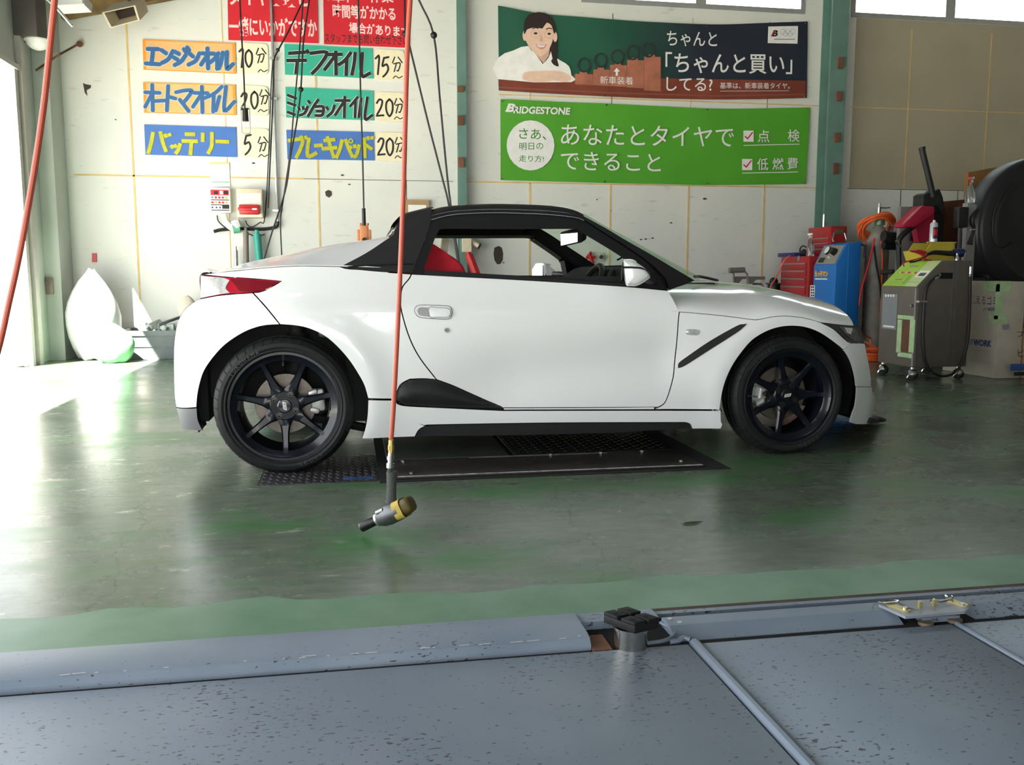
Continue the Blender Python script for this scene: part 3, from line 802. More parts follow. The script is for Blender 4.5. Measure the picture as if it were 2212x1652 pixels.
panel('belt_trim', P_belt, M_MATB, CAR, off=.003, gap=0, depth=.06)
P_apl = outline([[(1243, 456), (1305, 488.5), (1347, 513.5), (1404, 546), (1458, 578), (1503, 605)], [(1480, 612), (1445, 625)], [(1428, 610), (1398, 582), (1352, 549), (1301, 517), (1252, 488)], [(1243, 456)]], Wg)
panel('pillar_lining', P_apl, M_SOFT, CAR, Wf=Wg, off=-.052, gap=0, depth=.004)
# windscreen: bowed sheet between the pillars
WA = [unp(x, y, Wg) for x, y in ((1252, 464), (1305, 492), (1347, 517), (1404, 549), (1457, 581), (1505, 608))]
WC = [at(x, y, Y=-.25) for x, y in ((1262, 461), (1314, 492.5), (1347, 509.5), (1396, 538.5), (1445, 565.5), (1500, 595))]
rows = []
for a, c in zip(spline(WA, 4), spline(WC, 4)):
    r = []
    for i in range(21):
        u = -1+2*i/20; k = 1-abs(u)**2.2
        r.append((a.x+(c.x-a.x)*k/(1-(.25/.6)**2.2)+.0, a.y*-u*-1, a.z+(c.z-a.z)*k/(1-(.25/.6)**2.2)))
    rows.append(r)
b = MB(); b.grid(rows); b.build('windscreen', M_WSG, CAR, 60)
b = MB(); rows2 = [[(q[0]+.0, q[1], q[2]+.003) for q in rows[0]], [(q[0]-.05, q[1]*.97, q[2]-.01) for q in rows[0]], [(q[0]-.06, q[1]*.97, q[2]-.035) for q in rows[0]], [(q[0]+.02, q[1], q[2]-.012) for q in rows[0]]]
b.grid(rows2); b.build('windscreen_header', M_GLOSSB, CAR, 40)
# cowl and wipers
b = MB(); cw = at(1520, 603, Y=-.35)
b.bb(cw.x-.10, cw.x+.06, -.36, .46, cw.z-.05, cw.z-.016, bev=.008); b.build('cowl', M_MATB, CAR)
for yy in (-.36, .12):
    b = MB(); q = at(1503, 595, Y=yy); e2 = at(1566, 606, Y=yy)
    b.tube([(q.x-.02, yy-.03, q.z-.004), (q.x+.03, yy, q.z-.006), (e2.x-.03, yy+.05, e2.z+.004), (e2.x, yy+.1, e2.z)], .007, 6, sub=4); b.build('wiper', M_BLACK, CAR)

# door mirrors
for sgn in (1, -1):
    def mp_(px, py): return at(px, py, Y=-.89)
    prof = [(1338, 562), (1342, 559.5), (1358, 560), (1376, 570), (1390, 580), (1401.5, 597), (1392, 606), (1378, 615), (1366, 618.5), (1352, 618), (1344, 616), (1338, 590)]
    P = spline([mp_(x, y) for x, y in prof], 3, True)
    cx = sum(p.x for p in P)/len(P); cz = sum(p.z for p in P)/len(P)
    rows = []
    for (dy, sc, sh) in ((-.055, .15, .01), (-.053, .55, .006), (-.045, .82, .0), (-.02, .98, 0), (.02, 1.0, 0), (.05, .97, 0), (.062, .9, 0)):
        rows.append([V((cx+sh+(p.x-cx)*sc+(dy+.045)*.42*(1 if p.x < cx else .25), (-.89+dy)*sgn, cz+(p.z-cz)*sc)) for p in P])
    # both faces run towards the glass: the rear edge stays full height
    b = MB(); b.grid(rows, closed=True); b.f([b.bm.verts.new(v) for v in rows[0]]); b.f([b.bm.verts.new(v) for v in rows[-1]])
    mh = b.build('door_mirror', M_BODY, CAR, 60)
    g = MB(); xg = min(p.x for p in P)-.003
    zt, zb = max(p.z for p in P)-.012, min(p.z for p in P)+.014
    def gx(dy): return xg+(dy+.045)*.42+.002
    a0 = [(gx(dy), (-.89+dy)*sgn, z) for dy, z in ((-.045, zb+.012), (-.03, zb), (.05, zb+.004), (.058, zb+.015), (.058, zt-.006), (.048, zt), (-.02, zt-.004), (-.045, zt-.03))]
    g.prism(a0, (-.003, 0, 0)); g.build('mirror_glass', M_MIRROR, mh, 0)
    g = MB(); 
    sp = [mp_(1338, 577.5), mp_(1360, 578), mp_(1380, 580.5), mp_(1400, 592)]
    g.tube([(p.x, (-.943+.02*max(0, (p.x-cx)/.06)**2)*sgn, p.z) for p in sp], .0045, 6, sub=4); g.build('mirror_trim', M_BLACK, mh)
    g = MB(); fo = unp(1415, 606, Wg)
    g.tube([(cx+.045, -.80*sgn, cz-.005), (cx+.085, -.74*sgn, cz-.008), (fo.x, (fo.y+.02)*sgn, fo.z)], [.016, .018, .03], 10, sub=4); g.build('mirror_foot', M_BLACK, mh)

# cabin --------------------------------------------------------------------
b = MB()
b.bb(.36, .40, -.52, .52, .2, .84)                      # bulkhead
b.bb(.34, 1.75, -.60, .60, .16, .22)
b.bb(1.66, 1.72, -.62, .62, .2, .76)
b.bb(.6, 1.6, -.08, .08, .22, .50, bev=.03)
b.bb(.26, 1.7, .60, .612, .2, .832); b.bb(.26, 1.7, -.612, -.60, .2, .832)
b.build('cabin_tub', M_SOFT, CAR)
dt = at(1290, 575, Y=.1); d2 = at(1336, 576, Y=-.1)
b = MB(); dp = [(1.30, .58), (1.32, .70), (dt.x-.01, dt.z-.012), (dt.x+.03, dt.z), (1.62, dt.z-.005), (1.72, .80), (1.72, .6)]
b.prism([(x, -.585, z) for x, z in dp], (0, 1.17, 0), bev=.012); b.build('dashboard', M_SOFT, CAR)
b = MB(); h0 = at(1288, 606, Y=-.36); h1 = at(1303, 580, Y=-.36); h2 = at(1316, 582, Y=-.36); h3 = at(1326, 606, Y=-.36)
b.prism([(h0.x, -.47, h0.z-.04), (h1.x, -.47, h1.z), (h2.x, -.47, h2.z), (h3.x, -.47, h3.z-.04)], (0, .24, 0), bev=.01); b.build('instrument_hood', M_MATB, CAR)
# steering wheel, leaning towards the driver
sw = at(1239, 571, Y=-.33); ctr = V((sw.x+.055, -.33, sw.z-.165)); ax = V((-.90, 0, .43)).normalized(); uu = V((0, 1, 0)); vv = ax.cross(uu)
b = MB(); b.tube([ctr+uu*math.cos(t)*.175+vv*math.sin(t)*.175 for t in [2*math.pi*i/40 for i in range(40)]], .015, 8, closed=True)
for a in (90, 180, 0): b.tube([ctr, ctr+(uu*math.cos(math.radians(a))-vv*math.sin(math.radians(a))*-1)*.17], .012, 6)
b.cyl(ctr-ax*.03, ctr+ax*.02, .055); b.cyl(ctr-ax*.25, ctr-ax*.02, .03); b.build('steering_wheel', mat('steering_leather', (.02, .018, .017), .5), CAR)
# seats
for sgn in (1, -1):
    s0 = [at(x, y, Y=-.48) for x, y in ((926, 523), (938, 530), (962, 546), (985, 561), (998, 574), (1005, 592))]
    prof = [(s0[0].x-.10, s0[0].z+.02)]+[(p.x, p.z) for p in s0]+[(s0[-1].x-.01, .50), (s0[-1].x+.32, .46), (s0[-1].x+.34, .36), (s0[-1].x-.12, .30), (s0[0].x-.10, .60)]
    b = MB()
    for (ya, yb, dx) in ((-.53, -.44, 0.0), (-.44, -.18, -.045), (-.18, -.09, 0.0)):
        b.prism([(x+dx*(1 if z > .5 else .2), ya*sgn, z) for x, z in prof], (0, (yb-ya)*sgn, 0), bev=.014)
    st = b.build('seat', M_SEATR, CAR, 60)
    b = MB(); hx_ = s0[0].x-.07
    b.prism([(hx_-.12, -.42*sgn, .86), (hx_-.10, -.42*sgn, 1.02), (hx_-.02, -.42*sgn, 1.03), (hx_+.0, -.42*sgn, .88)], (0, .22*sgn, 0), bev=.02); b.build('headrest', M_SOFT, st, 60)
# interior mirror
im = [at(x, y, Y=0.0) for x, y in ((1212, 505), (1228, 498), (1247, 502), (1247, 524), (1212, 530))]
b = MB(); b.prism([(p.x+.012, -.10, p.z+.004) for p in [at(1214, 502, Y=0), at(1240, 494, Y=0), at(1253, 500, Y=0), at(1252, 520, Y=0), at(1240, 527, Y=0), at(1216, 528, Y=0)]], (0, .2, 0), bev=.008)
b.prism([at(1210, 505, Y=-.122), at(1248, 501, Y=-.169), at(1248, 523, Y=-.167), at(1211, 531, Y=-.119)], (.03, .03, 0))
b.tube([(im[1].x+.03, 0, im[1].z+.01), (im[1].x+.10, 0, im[1].z+.035)], .012); imo = b.build('interior_mirror', M_BLACK, CAR)
b = MB(); b.poly([at(1211, 506, Y=-.125), at(1247, 503, Y=-.172), at(1247, 522, Y=-.170), at(1212, 530, Y=-.122)])
b.build('mirror_glass', M_MIRROR, imo, 0)
# roof lining so that the cabin reads dark
b = MB(); b.grid([[(x, y, roofE(x)+.012) for y in (-.52, -.3, 0, .3, .52)] for x in lin(rx0, rx1-.02, 8)]); b.build('headliner', M_SOFT, CAR)

# underbody and wheel housings ---------------------------------------------
b = MB()
b.bb(.40, 1.90, -.64, .64, .145, .30, bev=.03); b.bb(-.40, .40, -.42, .42, .30, .70); b.bb(1.88, 2.75, -.40, .40, .24, .62); b.bb(-.44, -.34, -.5, .5, .2, .55)
b.bb(2.6, 2.78, -.50, .50, .16, .5)
b.build('underbody', M_UNDER, CAR)
for (c, R, w0) in ((RA, .385, .40), (FA, .362, .44)):
    for sgn in (1, -1):
        b = MB(); rows = []
        for k in range(25):
            t = math.pi*(-.10+1.2*k/24)
            lx, lz = c[0]+R*math.cos(t), c[1]+R*math.sin(t); yo_ = -min(.715, W(lx, max(lz, .12))-.014)
            rows.append([(lx, y*sgn, lz) for y in (yo_, (yo_-w0)/2, -w0)])
        b.grid(rows)
        b.poly([(c[0]+R*math.cos(math.pi*k/20), -w0*sgn, c[1]+R*math.sin(math.pi*k/20)) for k in range(21)])
        b.build('wheel_housing', M_UNDER, CAR, 40)
for sgn in (1, -1):
    b = MB(); b.cyl((.03, -.50*sgn, .30), (.05, -.47*sgn, .66), .035); b.cyl((.03, -.50*sgn, .30), (.05, -.47*sgn, .58), .05, n=14); b.build('suspension_strut', M_UNDER, CAR)
    b = MB(); b.bb(.14, .26, -.52*sgn, -.44*sgn, .56, .62, bev=.01); b.build('suspension_bracket', M_STEEL, CAR)
    b = MB(); b.tube([(.34, -.5*sgn, .15), (.05, -.52*sgn, .22)], .02); b.build('suspension_arm', M_UNDER, CAR)

# wheels ---------------------------------------------------------------------
def wheel(cx, R, rr, width, yo, a0, sgn, capang):
    """rim with seven spokes (part), tyre, cap and nuts (sub-parts); yo: y of the outer face"""
    cz = R-.001
    o = V((cx, yo, cz)); A = V((0, 1, 0))               # axis pointing inwards
    b = MB()
    lip = rr+.014
    b.lathe([(lip, .004), (lip, .0), (lip-.010, .0), (lip-.018, .008), (rr-.024, .018), (rr-.03, .05), (rr-.034, width-.03), (rr-.01, width-.005), (rr+.006, width)], o, A, 56)
    hubY = .030
    b.lathe([(.001, hubY-.0), (.058, hubY), (.066, hubY+.006), (.070, hubY+.03), (.060, .09)], o, A, 40)
    for k in range(7):
        th = math.radians(a0+360/7*k); d = V((math.cos(th), 0, math.sin(th))); t = V((-d.z, 0, d.x))
        sec = []
        for (r, hw, yy, th_) in ((.050, .036, hubY+.004, .04), (.070, .029, hubY+.002, .036), (.090, .0205, hubY, .032), (.120, .0160, hubY-.002, .028), (.150, .0145, hubY-.006, .026), (rr-.03, .0145, .020, .026), (rr-.012, .016, .012, .024), (rr+.000, .019, .010, .02)):
            c = o+d*r
            sec.append([c+t*(hw*.62)+A*yy, c+t*hw+A*(yy+.007), c+t*hw*.9+A*(yy+th_), c-t*hw*.9+A*(yy+th_), c-t*hw+A*(yy+.007), c-t*(hw*.62)+A*yy])
        b.grid(sec, closed=True)
    if sgn < 0: b.mirror_y()
    wh = b.build('wheel', M_RIM, CAR, 32)
    # tyre
    b = MB(); Ro = R; w2 = width
    b.lathe([(rr+.008, .014), (rr+.0135, .001), (rr+.018, -.006), (rr+.022, -.0085), (rr+.027, -.007), (rr+(Ro-rr)*.5, -.012), (rr+(Ro-rr)*.70, -.008), (Ro-.022, .004), (Ro-.010, .013), (Ro-.003, .026), (Ro, .045), (Ro, w2/2), (Ro, w2-.045), (Ro-.010, w2-.013), (Ro-.022, w2-.004), (rr+(Ro-rr)*.5, w2+.012), (rr+.01, w2)], o, A, 80)
    # shoulder sipes and grooves
    for k in range(44):
        th = 2*math.pi*k/44; d = V((math.cos(th), 0, math.sin(th))); t = V((-d.z, 0, d.x))
        pth = [o+d*(Ro-.030)+A*(-.0028)+t*.012, o+d*(Ro-.017)+A*.0055+t*.004, o+d*(Ro-.006)+A*.018, o+d*(Ro-.0005)+A*.036-t*.004, o+d*(Ro+.0004)+A*.060-t*.016]
        b.tube(pth, .0014, 4, mi=1, sub=2)
    for yy in (.055, .095, width-.055): b.tube([o+V((math.cos(2*math.pi*k/64)*(Ro+.0), yy, math.sin(2*math.pi*k/64)*(Ro+.0))) for k in range(64)], .003, 5, closed=True, mi=1)
    def letters(s, start, step, rad, up=1):
        for i, ch in enumerate(s):
            th = math.radians(start-step*i*up); d = V((math.cos(th), 0, math.sin(th))); t = V((d.z, 0, -d.x))*up
            hh = .017; ww = .013 if ch != 'I' else .004
            b.text(ch, o+d*(rad-up*hh/2)-t*ww/2+A*(-.0135), t*ww, d*hh*up, mi=2)
    letters('YOKOHAMA', 146, 4.6, rr+(Ro-rr)*.48); letters('NEOVA', -72+18, 4.6, rr+(Ro-rr)*.48, -1) if False else letters('NEOVA', -76, 5.2, rr+(Ro-rr)*.48, -1)
    if sgn < 0: b.mirror_y()
    b.build('tyre', [M_RUBBER, mat('tyre_groove', (.006, .006, .006), .8), mat('tyre_lettering', (.05, .05, .05), .5)], wh, 40)
    b = MB(); b.lathe([(.0305, hubY+.002), (.0305, hubY-.004), (.026, hubY-.007), (.001, hubY-.008)], o, A, 32)
    ca = math.radians(capang); u = V((math.cos(ca), 0, math.sin(ca))); v = V((-u.z, 0, u.x)); q = o+A*(hubY-.0086)
    b.poly([q-u*.019-v*.007, q+u*.013-v*.007, q+u*.019+v*.007, q-u*.013+v*.007], 1)
    b.text('無限', q+A*(-.0004)-u*.013-v*.0055, u*.026, v*.011, mi=0)
    if sgn < 0: b.mirror_y()
    b.build('centre_cap', [M_GLOSSB, M_WHITE], wh, 30)
    for k in range(4):
        th = math.radians(a0+62+90*k); c = o+V((math.cos(th)*.05, 0, math.sin(th)*.05))
        n_ = MB(); n_.lathe([(.0145, hubY+.0), (.0145, hubY-.002), (.011, hubY-.0024), (.0105, hubY+.001), (.009, hubY-.001), (.0088, hubY-.004), (.004, hubY-.0042), (.001, hubY+.001)], c, A, 18)
        if sgn < 0: n_.mirror_y()
        n_.build('lug_nut', mat('dark_nut', (.06, .058, .05), .3, .8), wh, 30)
    n_ = MB(); th = math.radians(a0+180); c = o+V((math.cos(th)*(rr-.03), .02, math.sin(th)*(rr-.03))); n_.cyl(c, c+V((-math.cos(th)*.012, -.02, -math.sin(th)*.012)), .004)
    if sgn < 0: n_.mirror_y()
    n_.build('valve', M_STEEL, wh, 30)
    # brake
    d_ = MB(); d_.lathe([(.07, .10), (.128, .10), (.13, .104), (.13, .118), (.128, .122), (.07, .122)], o, A, 40); d_.lathe([(.001, .07), (.07, .075), (.072, .10)], o, A, 30, mi=1)
    if sgn < 0: d_.mirror_y()
    d_.build('brake_disc', [M_DISC, M_UNDER], CAR, 30)
    k_ = MB(); front = cx > 1
    for (aa, rr_, hw, hh, yy) in ((5 if not front else 175, .135, .030, .075, .085), (22 if not front else 195, .125, .022, .02, .07), (-14 if not front else 158, .125, .022, .02, .07)):
        th = math.radians(aa); k_.box(o+V((math.cos(th)*rr_, yy+.02, math.sin(th)*rr_)), (hw*2, .05, hh*1.3), rot('Y', -aa), bev=.012)
    if sgn < 0: k_.mirror_y()
    k_.build('brake_caliper', M_CALIP, CAR, 40)
for sgn in (1, -1):
    wheel(RA[0], .291, .2165, .195, -.735, -90, sgn, -86)
    wheel(FA[0], .281, .204, .170, -.735, 0, sgn, 8)
# ------------------------------------------------------------------ signs on the wall
def q2(u, v): return 300+u/3.6867, v/3.6867           # readings taken from an enlarged crop
def board(name, corners, m, label, cat, group, th=.012, rnd=0, edge=None):
    """flat painted board on the wall from its four corners"""
    P = [wp(x, y) for x, y in corners]
    if rnd:
        out = []
        for i in range(len(P)):
            a, c, d = P[i-1], P[i], P[(i+1) % len(P)]
            d1 = (a-c).normalized()*rnd; d2 = (d-c).normalized()*rnd
            for k in range(6):
                t = k/5; out.append(c+d1*(1-t)**2+d2*t*t)
        P = out
    b = MB(); b.prism([p+V((0, -th-.002, 0)) for p in P], (0, th, 0))
    o = b.build(name, m, None, 0); tag(o, label, cat, group)
    return o
def lett(parent, m, fnc, name='lettering'):
    b = MB(); fnc(b); return b.build(name, m, parent, 0, recalc=False)
def strokes(parent, m, S, wd, off, cap='round', name='lettering', curve=True, conv=q2):
    b = MB()
    for k_, s in enumerate(S):
        P = [V((*conv(*p), 0)) for p in s]
        if curve and len(P) > 2: P = spline(P, 4)
        b.stroke([wp(p.x, p.y, off+k_*.00012) for p in P], wd, mi=0, cap=cap)
    return b.build(name, m, parent, 0, recalc=False)
M_ORB = mat('orange_sign_paint', (.80, .44, .17), .6, vary=.12, scale=3)
M_BLUEB = mat('blue_sign_paint', (.055, .16, .48), .55, vary=.08, scale=4)
M_TEAL = mat('teal_sign_paint', (.035, .42, .29), .55, vary=.08, scale=4)
M_CREAM = mat('cream_card', (.82, .74, .52), .6, vary=.05)
M_REDS = mat('red_sign_paint', (.62, .012, .025), .5, vary=.08, scale=4)
M_INK = mat('black_sign_ink', (.012, .014, .016), .6, vary=.1)
M_INKB = mat('blue_sign_ink', (.03, .12, .30), .6, vary=.1)
M_INKLB = mat('pale_blue_ink', (.45, .62, .75), .6, vary=.05)
M_YEL = mat('yellow_green_ink', (.46, .48, .03), .6, vary=.15, scale=20)
M_BRN = mat('brown_outline_ink', (.28, .16, .06), .6, vary=.1)
M_WINK = mat('white_sign_ink', (.80, .80, .78), .6, vary=.05)
M_PINK = mat('pink_white_ink', (.85, .62, .60), .6, vary=.1)
M_EDGE = mat('orange_sign_rim', (.92, .30, .03), .6, vary=.1, scale=3)

SG = 'painted service menu boards'
ST = {}
ST['engine'] = [[(70, 390), (155, 392)], [(112, 392), (100, 510)], [(55, 505), (165, 512)], [(180, 400), (215, 425)], [(185, 500), (235, 470), (270, 408)],
    [(285, 412), (318, 430)], [(278, 458), (305, 474)], [(285, 518), (335, 490), (372, 440)], [(358, 392), (372, 412)], [(385, 378), (398, 398)], [(400, 425), (430, 450)], [(395, 515), (450, 485), (482, 425)],
    [(505, 425), (600, 428)], [(545, 385), (550, 545)], [(545, 440), (495, 515)], [(632, 425), (600, 470), (560, 500)], [(625, 440), (622, 548)], [(668, 420), (655, 490), (635, 545)], [(700, 415), (700, 545), (750, 510)]]
ST['automa'] = [[(50, 735), (165, 740)], [(105, 675), (110, 880)], [(105, 745), (50, 850)], [(125, 805), (210, 800)], [(232, 685), (222, 880)], [(235, 770), (290, 785)],
    [(295, 735), (370, 720), (420, 725), (385, 780), (350, 820)], [(325, 795), (395, 885)], [(440, 740), (545, 742)], [(500, 690), (505, 895)], [(500, 745), (430, 850)], [(660, 690), (600, 745), (525, 780)], [(595, 745), (590, 890)], [(640, 770), (610, 880)], [(692, 690), (680, 880), (760, 810)]]
ST['battery'] = [[(115, 1050), (95, 1150), (72, 1225)], [(170, 1045), (190, 1130), (220, 1210)], [(205, 1065), (220, 1095)], [(240, 1060), (250, 1085)], [(255, 1155), (275, 1180)], [(282, 1150), (300, 1175)], [(330, 1140), (315, 1190), (290, 1225)],
    [(365, 1068), (450, 1070)], [(340, 1122), (470, 1125)], [(420, 1125), (410, 1235)], [(510, 1055), (508, 1130)], [(582, 1050), (580, 1160), (550, 1225)], [(610, 1125), (720, 1130)]]
ST['diff'] = [[(1190, 425), (1330, 415)], [(1175, 482), (1335, 480)], [(1262, 485), (1250, 590)], [(1300, 405), (1315, 430)], [(1335, 395), (1350, 425)], [(1360, 425), (1495, 418), (1440, 520), (1375, 590)],
    [(1495, 435), (1620, 432)], [(1568, 405), (1570, 600)], [(1565, 440), (1475, 560)], [(1690, 415), (1640, 480), (1585, 520)], [(1655, 470), (1650, 605)], [(1722, 415), (1715, 500), (1695, 600)], [(1780, 415), (1775, 600), (1845, 580)]]
ST['mission'] = [[(1180, 755), (1255, 785)], [(1180, 815), (1250, 840)], [(1180, 890), (1245, 915)], [(1270, 850), (1280, 880)], [(1305, 845), (1312, 875)], [(1345, 845), (1320, 900), (1275, 920)], [(1345, 800), (1365, 825)], [(1430, 790), (1390, 850), (1345, 930)],
    [(1400, 850), (1465, 850), (1460, 915), (1400, 920)], [(1410, 885), (1460, 885)], [(1492, 848), (1508, 876)], [(1558, 835), (1540, 890), (1496, 930)], [(1560, 800), (1680, 800)], [(1640, 765), (1635, 940)], [(1635, 805), (1560, 920)], [(1745, 770), (1680, 850)], [(1725, 800), (1720, 940)], [(1770, 780), (1750, 940)], [(1820, 770), (1800, 945), (1862, 915)]]
ST['brake'] = [[(1185, 1120), (1300, 1110), (1285, 1190), (1250, 1260)], [(1290, 1080), (1300, 1110)], [(1325, 1080), (1335, 1110)], [(1355, 1095), (1345, 1240), (1420, 1215)], [(1395, 1160), (1465, 1155)], [(1470, 1120), (1565, 1110)], [(1455, 1185), (1580, 1175)], [(1500, 1085), (1530, 1180), (1555, 1260)],
    [(1620, 1110), (1600, 1190), (1570, 1260)], [(1645, 1105), (1670, 1180), (1705, 1255)], [(1680, 1160), (1695, 1185)], [(1715, 1150), (1725, 1180)], [(1755, 1150), (1735, 1230), (1710, 1255)], [(1795, 1095), (1800, 1260)], [(1800, 1150), (1860, 1190)], [(1820, 1085), (1830, 1115)], [(1855, 1085), (1862, 1110)]]
def wpq(u, v, o=0): return wp(*q2(u, v), o)
specs = [
    ('engine', [(30, 315), (766, 345), (774, 588), (38, 556)], M_ORB, M_INKB, M_INKLB, .040, .052, 'orange board reading engine oil in blue, topmost of the oil boards beside the speaker'),
    ('automa', [(34, 655), (768, 676), (776, 917), (42, 898)], M_ORB, M_INKB, M_INKLB, .036, .046, 'orange board reading automatic oil in blue, between the engine oil and battery boards'),
    ('battery', [(44, 992), (774, 1014), (782, 1252), (54, 1232)], M_BLUEB, M_YEL, M_BRN, .036, .044, 'blue board reading battery in yellow, directly above the white paper on the wall'),
    ('diff', [(1158, 352), (1860, 388), (1866, 626), (1164, 594)], M_TEAL, M_INK, M_WINK, .036, .046, 'teal board reading differential oil in black, just under the red notice'),
    ('mission', [(1168, 694), (1866, 724), (1870, 960), (1174, 936)], M_TEAL, M_INK, M_WINK, .030, .040, 'teal board reading transmission oil in black, below the other teal board'),
    ('brake', [(1174, 1036), (1868, 1052), (1874, 1278), (1184, 1268)], M_BLUEB, M_YEL, M_BRN, .036, .044, 'blue board reading brake pads in yellow, under the two teal boards'),
]
for key, cs, m, ink, halo, w1, w2_, label in specs:
    o = board('service_sign', [q2(*c) for c in cs], m, label, 'sign', SG)
    if m is M_ORB:
        b = MB(); P = [wpq(*c, .0146) for c in cs]; cen = sum(P, V((0, 0, 0)))/4
        Q = [p+(cen-p).normalized()*.028+V((0, 0, 0)) for p in P]
        for i in range(4): b.poly([P[i], P[(i+1) % 4], Q[(i+1) % 4], Q[i]])
        b.build('painted_rim', M_EDGE, o, 0, recalc=False)
    cp = 'round' if m is M_ORB else 'flat'
    strokes(o, halo, ST[key], w2_, .0152, cp, 'lettering_outline')
    strokes(o, ink, ST[key], w1, .0190, cp)
    if key == 'brake':
        b = MB(); c = wpq(1688, 1122, .0215); b.ring(c, V((.026, 0, 0)), V((0, 0, .026)), .5); b.build('lettering', M_YEL, o, 0, recalc=False)

def fun(u, v):   # the kanji for minutes
    return [[(u-18, v-45), (u-35, v)], [(u+10, v-45), (u+42, v-2)], [(u-25, v+8), (u+25, v+2), (u+12, v+60), (u+0, v+62)], [(u-5, v+8), (u-22, v+70)]]
D = {'0': lambda u, v, h=1: [[(u, v-70*h), (u-24, v-40*h), (u-24, v+20*h), (u, v+65*h), (u+24, v+25*h), (u+24, v-40*h), (u, v-70*h)]],
     '1': lambda u, v, h=1: [[(u-20, v-55), (u+8, v-70), (u-2, v+70)]],
     '2': lambda u, v, h=1: [[(u-25, v-40), (u-5, v-68), (u+18, v-55), (u+8, v-5), (u-22, v+50)], [(u-26, v+62), (u+28, v+58)]],
     '5': lambda u, v, h=1: [[(u-10, v-70), (u-22, v-5), (u+10, v-18), (u+24, v+18), (u+8, v+55), (u-16, v+80)], [(u-8, v-68), (u+26, v-76)]]}
mins = [
    ((792, 340), (1028, 352), (1032, 596), (796, 586), [('1', 820, 465), ('0', 875, 468)], (970, 430), (985, 565), 'cream card reading ten minutes beside the engine oil board'),
    ((792, 678), (1030, 690), (1034, 926), (798, 914), [('2', 840, 808), ('0', 920, 800)], (998, 760), (985, 882), 'cream card reading twenty minutes beside the automatic oil board'),
    ((800, 1020), (1038, 1026), (1042, 1264), (806, 1256), [('5', 865, 1150)], (985, 1135), (990, 1240), 'cream card reading five minutes beside the yellow-lettered battery board'),
    ((1876, 392), (2112, 404), (2116, 640), (1880, 632), [('1', 1905, 520), ('5', 1962, 530)], (2055, 500), (2060, 615), 'cream card reading fifteen minutes beside the upper teal board'),
    ((1882, 732), (2116, 742), (2118, 974), (1886, 962), [('2', 1920, 860), ('0', 1995, 860)], (2070, 830), (2070, 940), 'cream card reading twenty minutes beside the lower teal board'),
    ((1890, 1052), (2118, 1058), (2122, 1290), (1896, 1282), [('2', 1930, 1170), ('0', 1998, 1172)], (2075, 1140), (2075, 1250), 'cream card reading twenty minutes beside the brake pad board'),
]
for a, b_, c, d, digs, f, tl, label in mins:
    o = board('minutes_card', [q2(*k) for k in (a, b_, c, d)], M_CREAM, label, 'sign', 'cream minutes cards', rnd=.05)
    S = []
    for g, u, v in digs: S += D[g](u, v)
    strokes(o, M_INK, S, .020, .0150, 'round')
    strokes(o, M_INK, fun(*f), .013, .0150, 'round')
    strokes(o, M_INK, [[(tl[0]-35, tl[1]+8), (tl[0]-15, tl[1]-10), (tl[0]+10, tl[1]+6), (tl[0]+38, tl[1]-8)]], .010, .0150, 'round')

# two red notices running out of the top of the view
def redtext(o, rows):
    for (s, lb, rb, lt, m, wt) in rows:
        def fn(b, s=s, lb=lb, rb=rb, lt=lt, wt=wt):
            O, R, T = wpq(*lb, .0150), wpq(*rb, .0150), wpq(*lt, .0150)
            b.text(s, O, R-O, T-O, weight=wt)
        lett(o, m, fn)
o = board('red_notice', [q2(700, -390), q2(1416, -380), q2(1430, 346), q2(714, 320)], M_REDS, 'red notice with white lettering above the orange engine oil board', 'sign', 'red wall notices')
redtext(o, [('一緒にいかがですか', (720, 285), (1420, 300), (715, 130), M_PINK, .028), ('タイヤ交換と', (715, 45), (1350, 62), (712, -120), M_PINK, .028)])
o = board('red_notice', [q2(1462, -380), q2(2150, -370), q2(2154, 382), q2(1474, 352)], M_REDS, 'red notice with white and black lettering behind the hanging red hose', 'sign', 'red wall notices')
redtext(o, [('時間等がかかる', (1545, 140), (2045, 165), (1540, 30), M_PINK, .026), ('場合があります', (1675, 265), (2150, 300), (1672, 175), M_PINK, .026), ('スタッフまでお問い合わせ下さい', (1480, 338), (2140, 360), (1478, 262), M_INK, .008), ('※車種・作業', (1480, 20), (2030, 22), (1478, -90), M_PINK, .02)])

# ------------------------------------------------------------------ the two banners
def q3(u, v): return 1060+u/3.0722, v/3.0722
def banner(name, top, bot, m, label, grp):
    """cloth hung flat on the wall between a traced top and bottom edge, with shallow folds"""
    T = spline([V((*q3(*p), 0)) for p in top], 10); B_ = spline([V((*q3(*p), 0)) for p in bot], 10)
    n = len(T); rows = []; front = []; back = []
    for i in range(n):
        a = wp(T[i].x, T[i].y); c = wp(B_[i].x, B_[i].y); r = []
        for j in range(13):
            p = a.lerp(c, j/12); u = i/(n-1); v = j/12
            p.y = WY-.028-.006*math.sin(u*9+v*2.2)*math.sin(v*3.1)-.004*math.sin(u*23-v*5)
            r.append(p)
        rows.append(r)
    b = MB(); b.grid(rows); b.grid([[p+V((0, .004, 0)) for p in r] for r in rows])
    for s_ in (0, -1): b.grid([[p for p in rows[s_]], [p+V((0, .004, 0)) for p in rows[s_]]])
    o = b.build(name, m, None, 60); tag(o, label, 'banner', grp)
    return o
def btext(o, rows, m, wt=0.0, name='lettering', off=.0405):
    b = MB()
    for r in rows:
        s, lb, rb, lt = r[:4]
        O, R, T = [wp(*q3(*k), off) for k in (lb, rb, lt)]
        b.text(s, O, R-O, T-O, weight=r[4] if len(r) > 4 else wt)
    return b.build(name, m, o, 0, recalc=False)
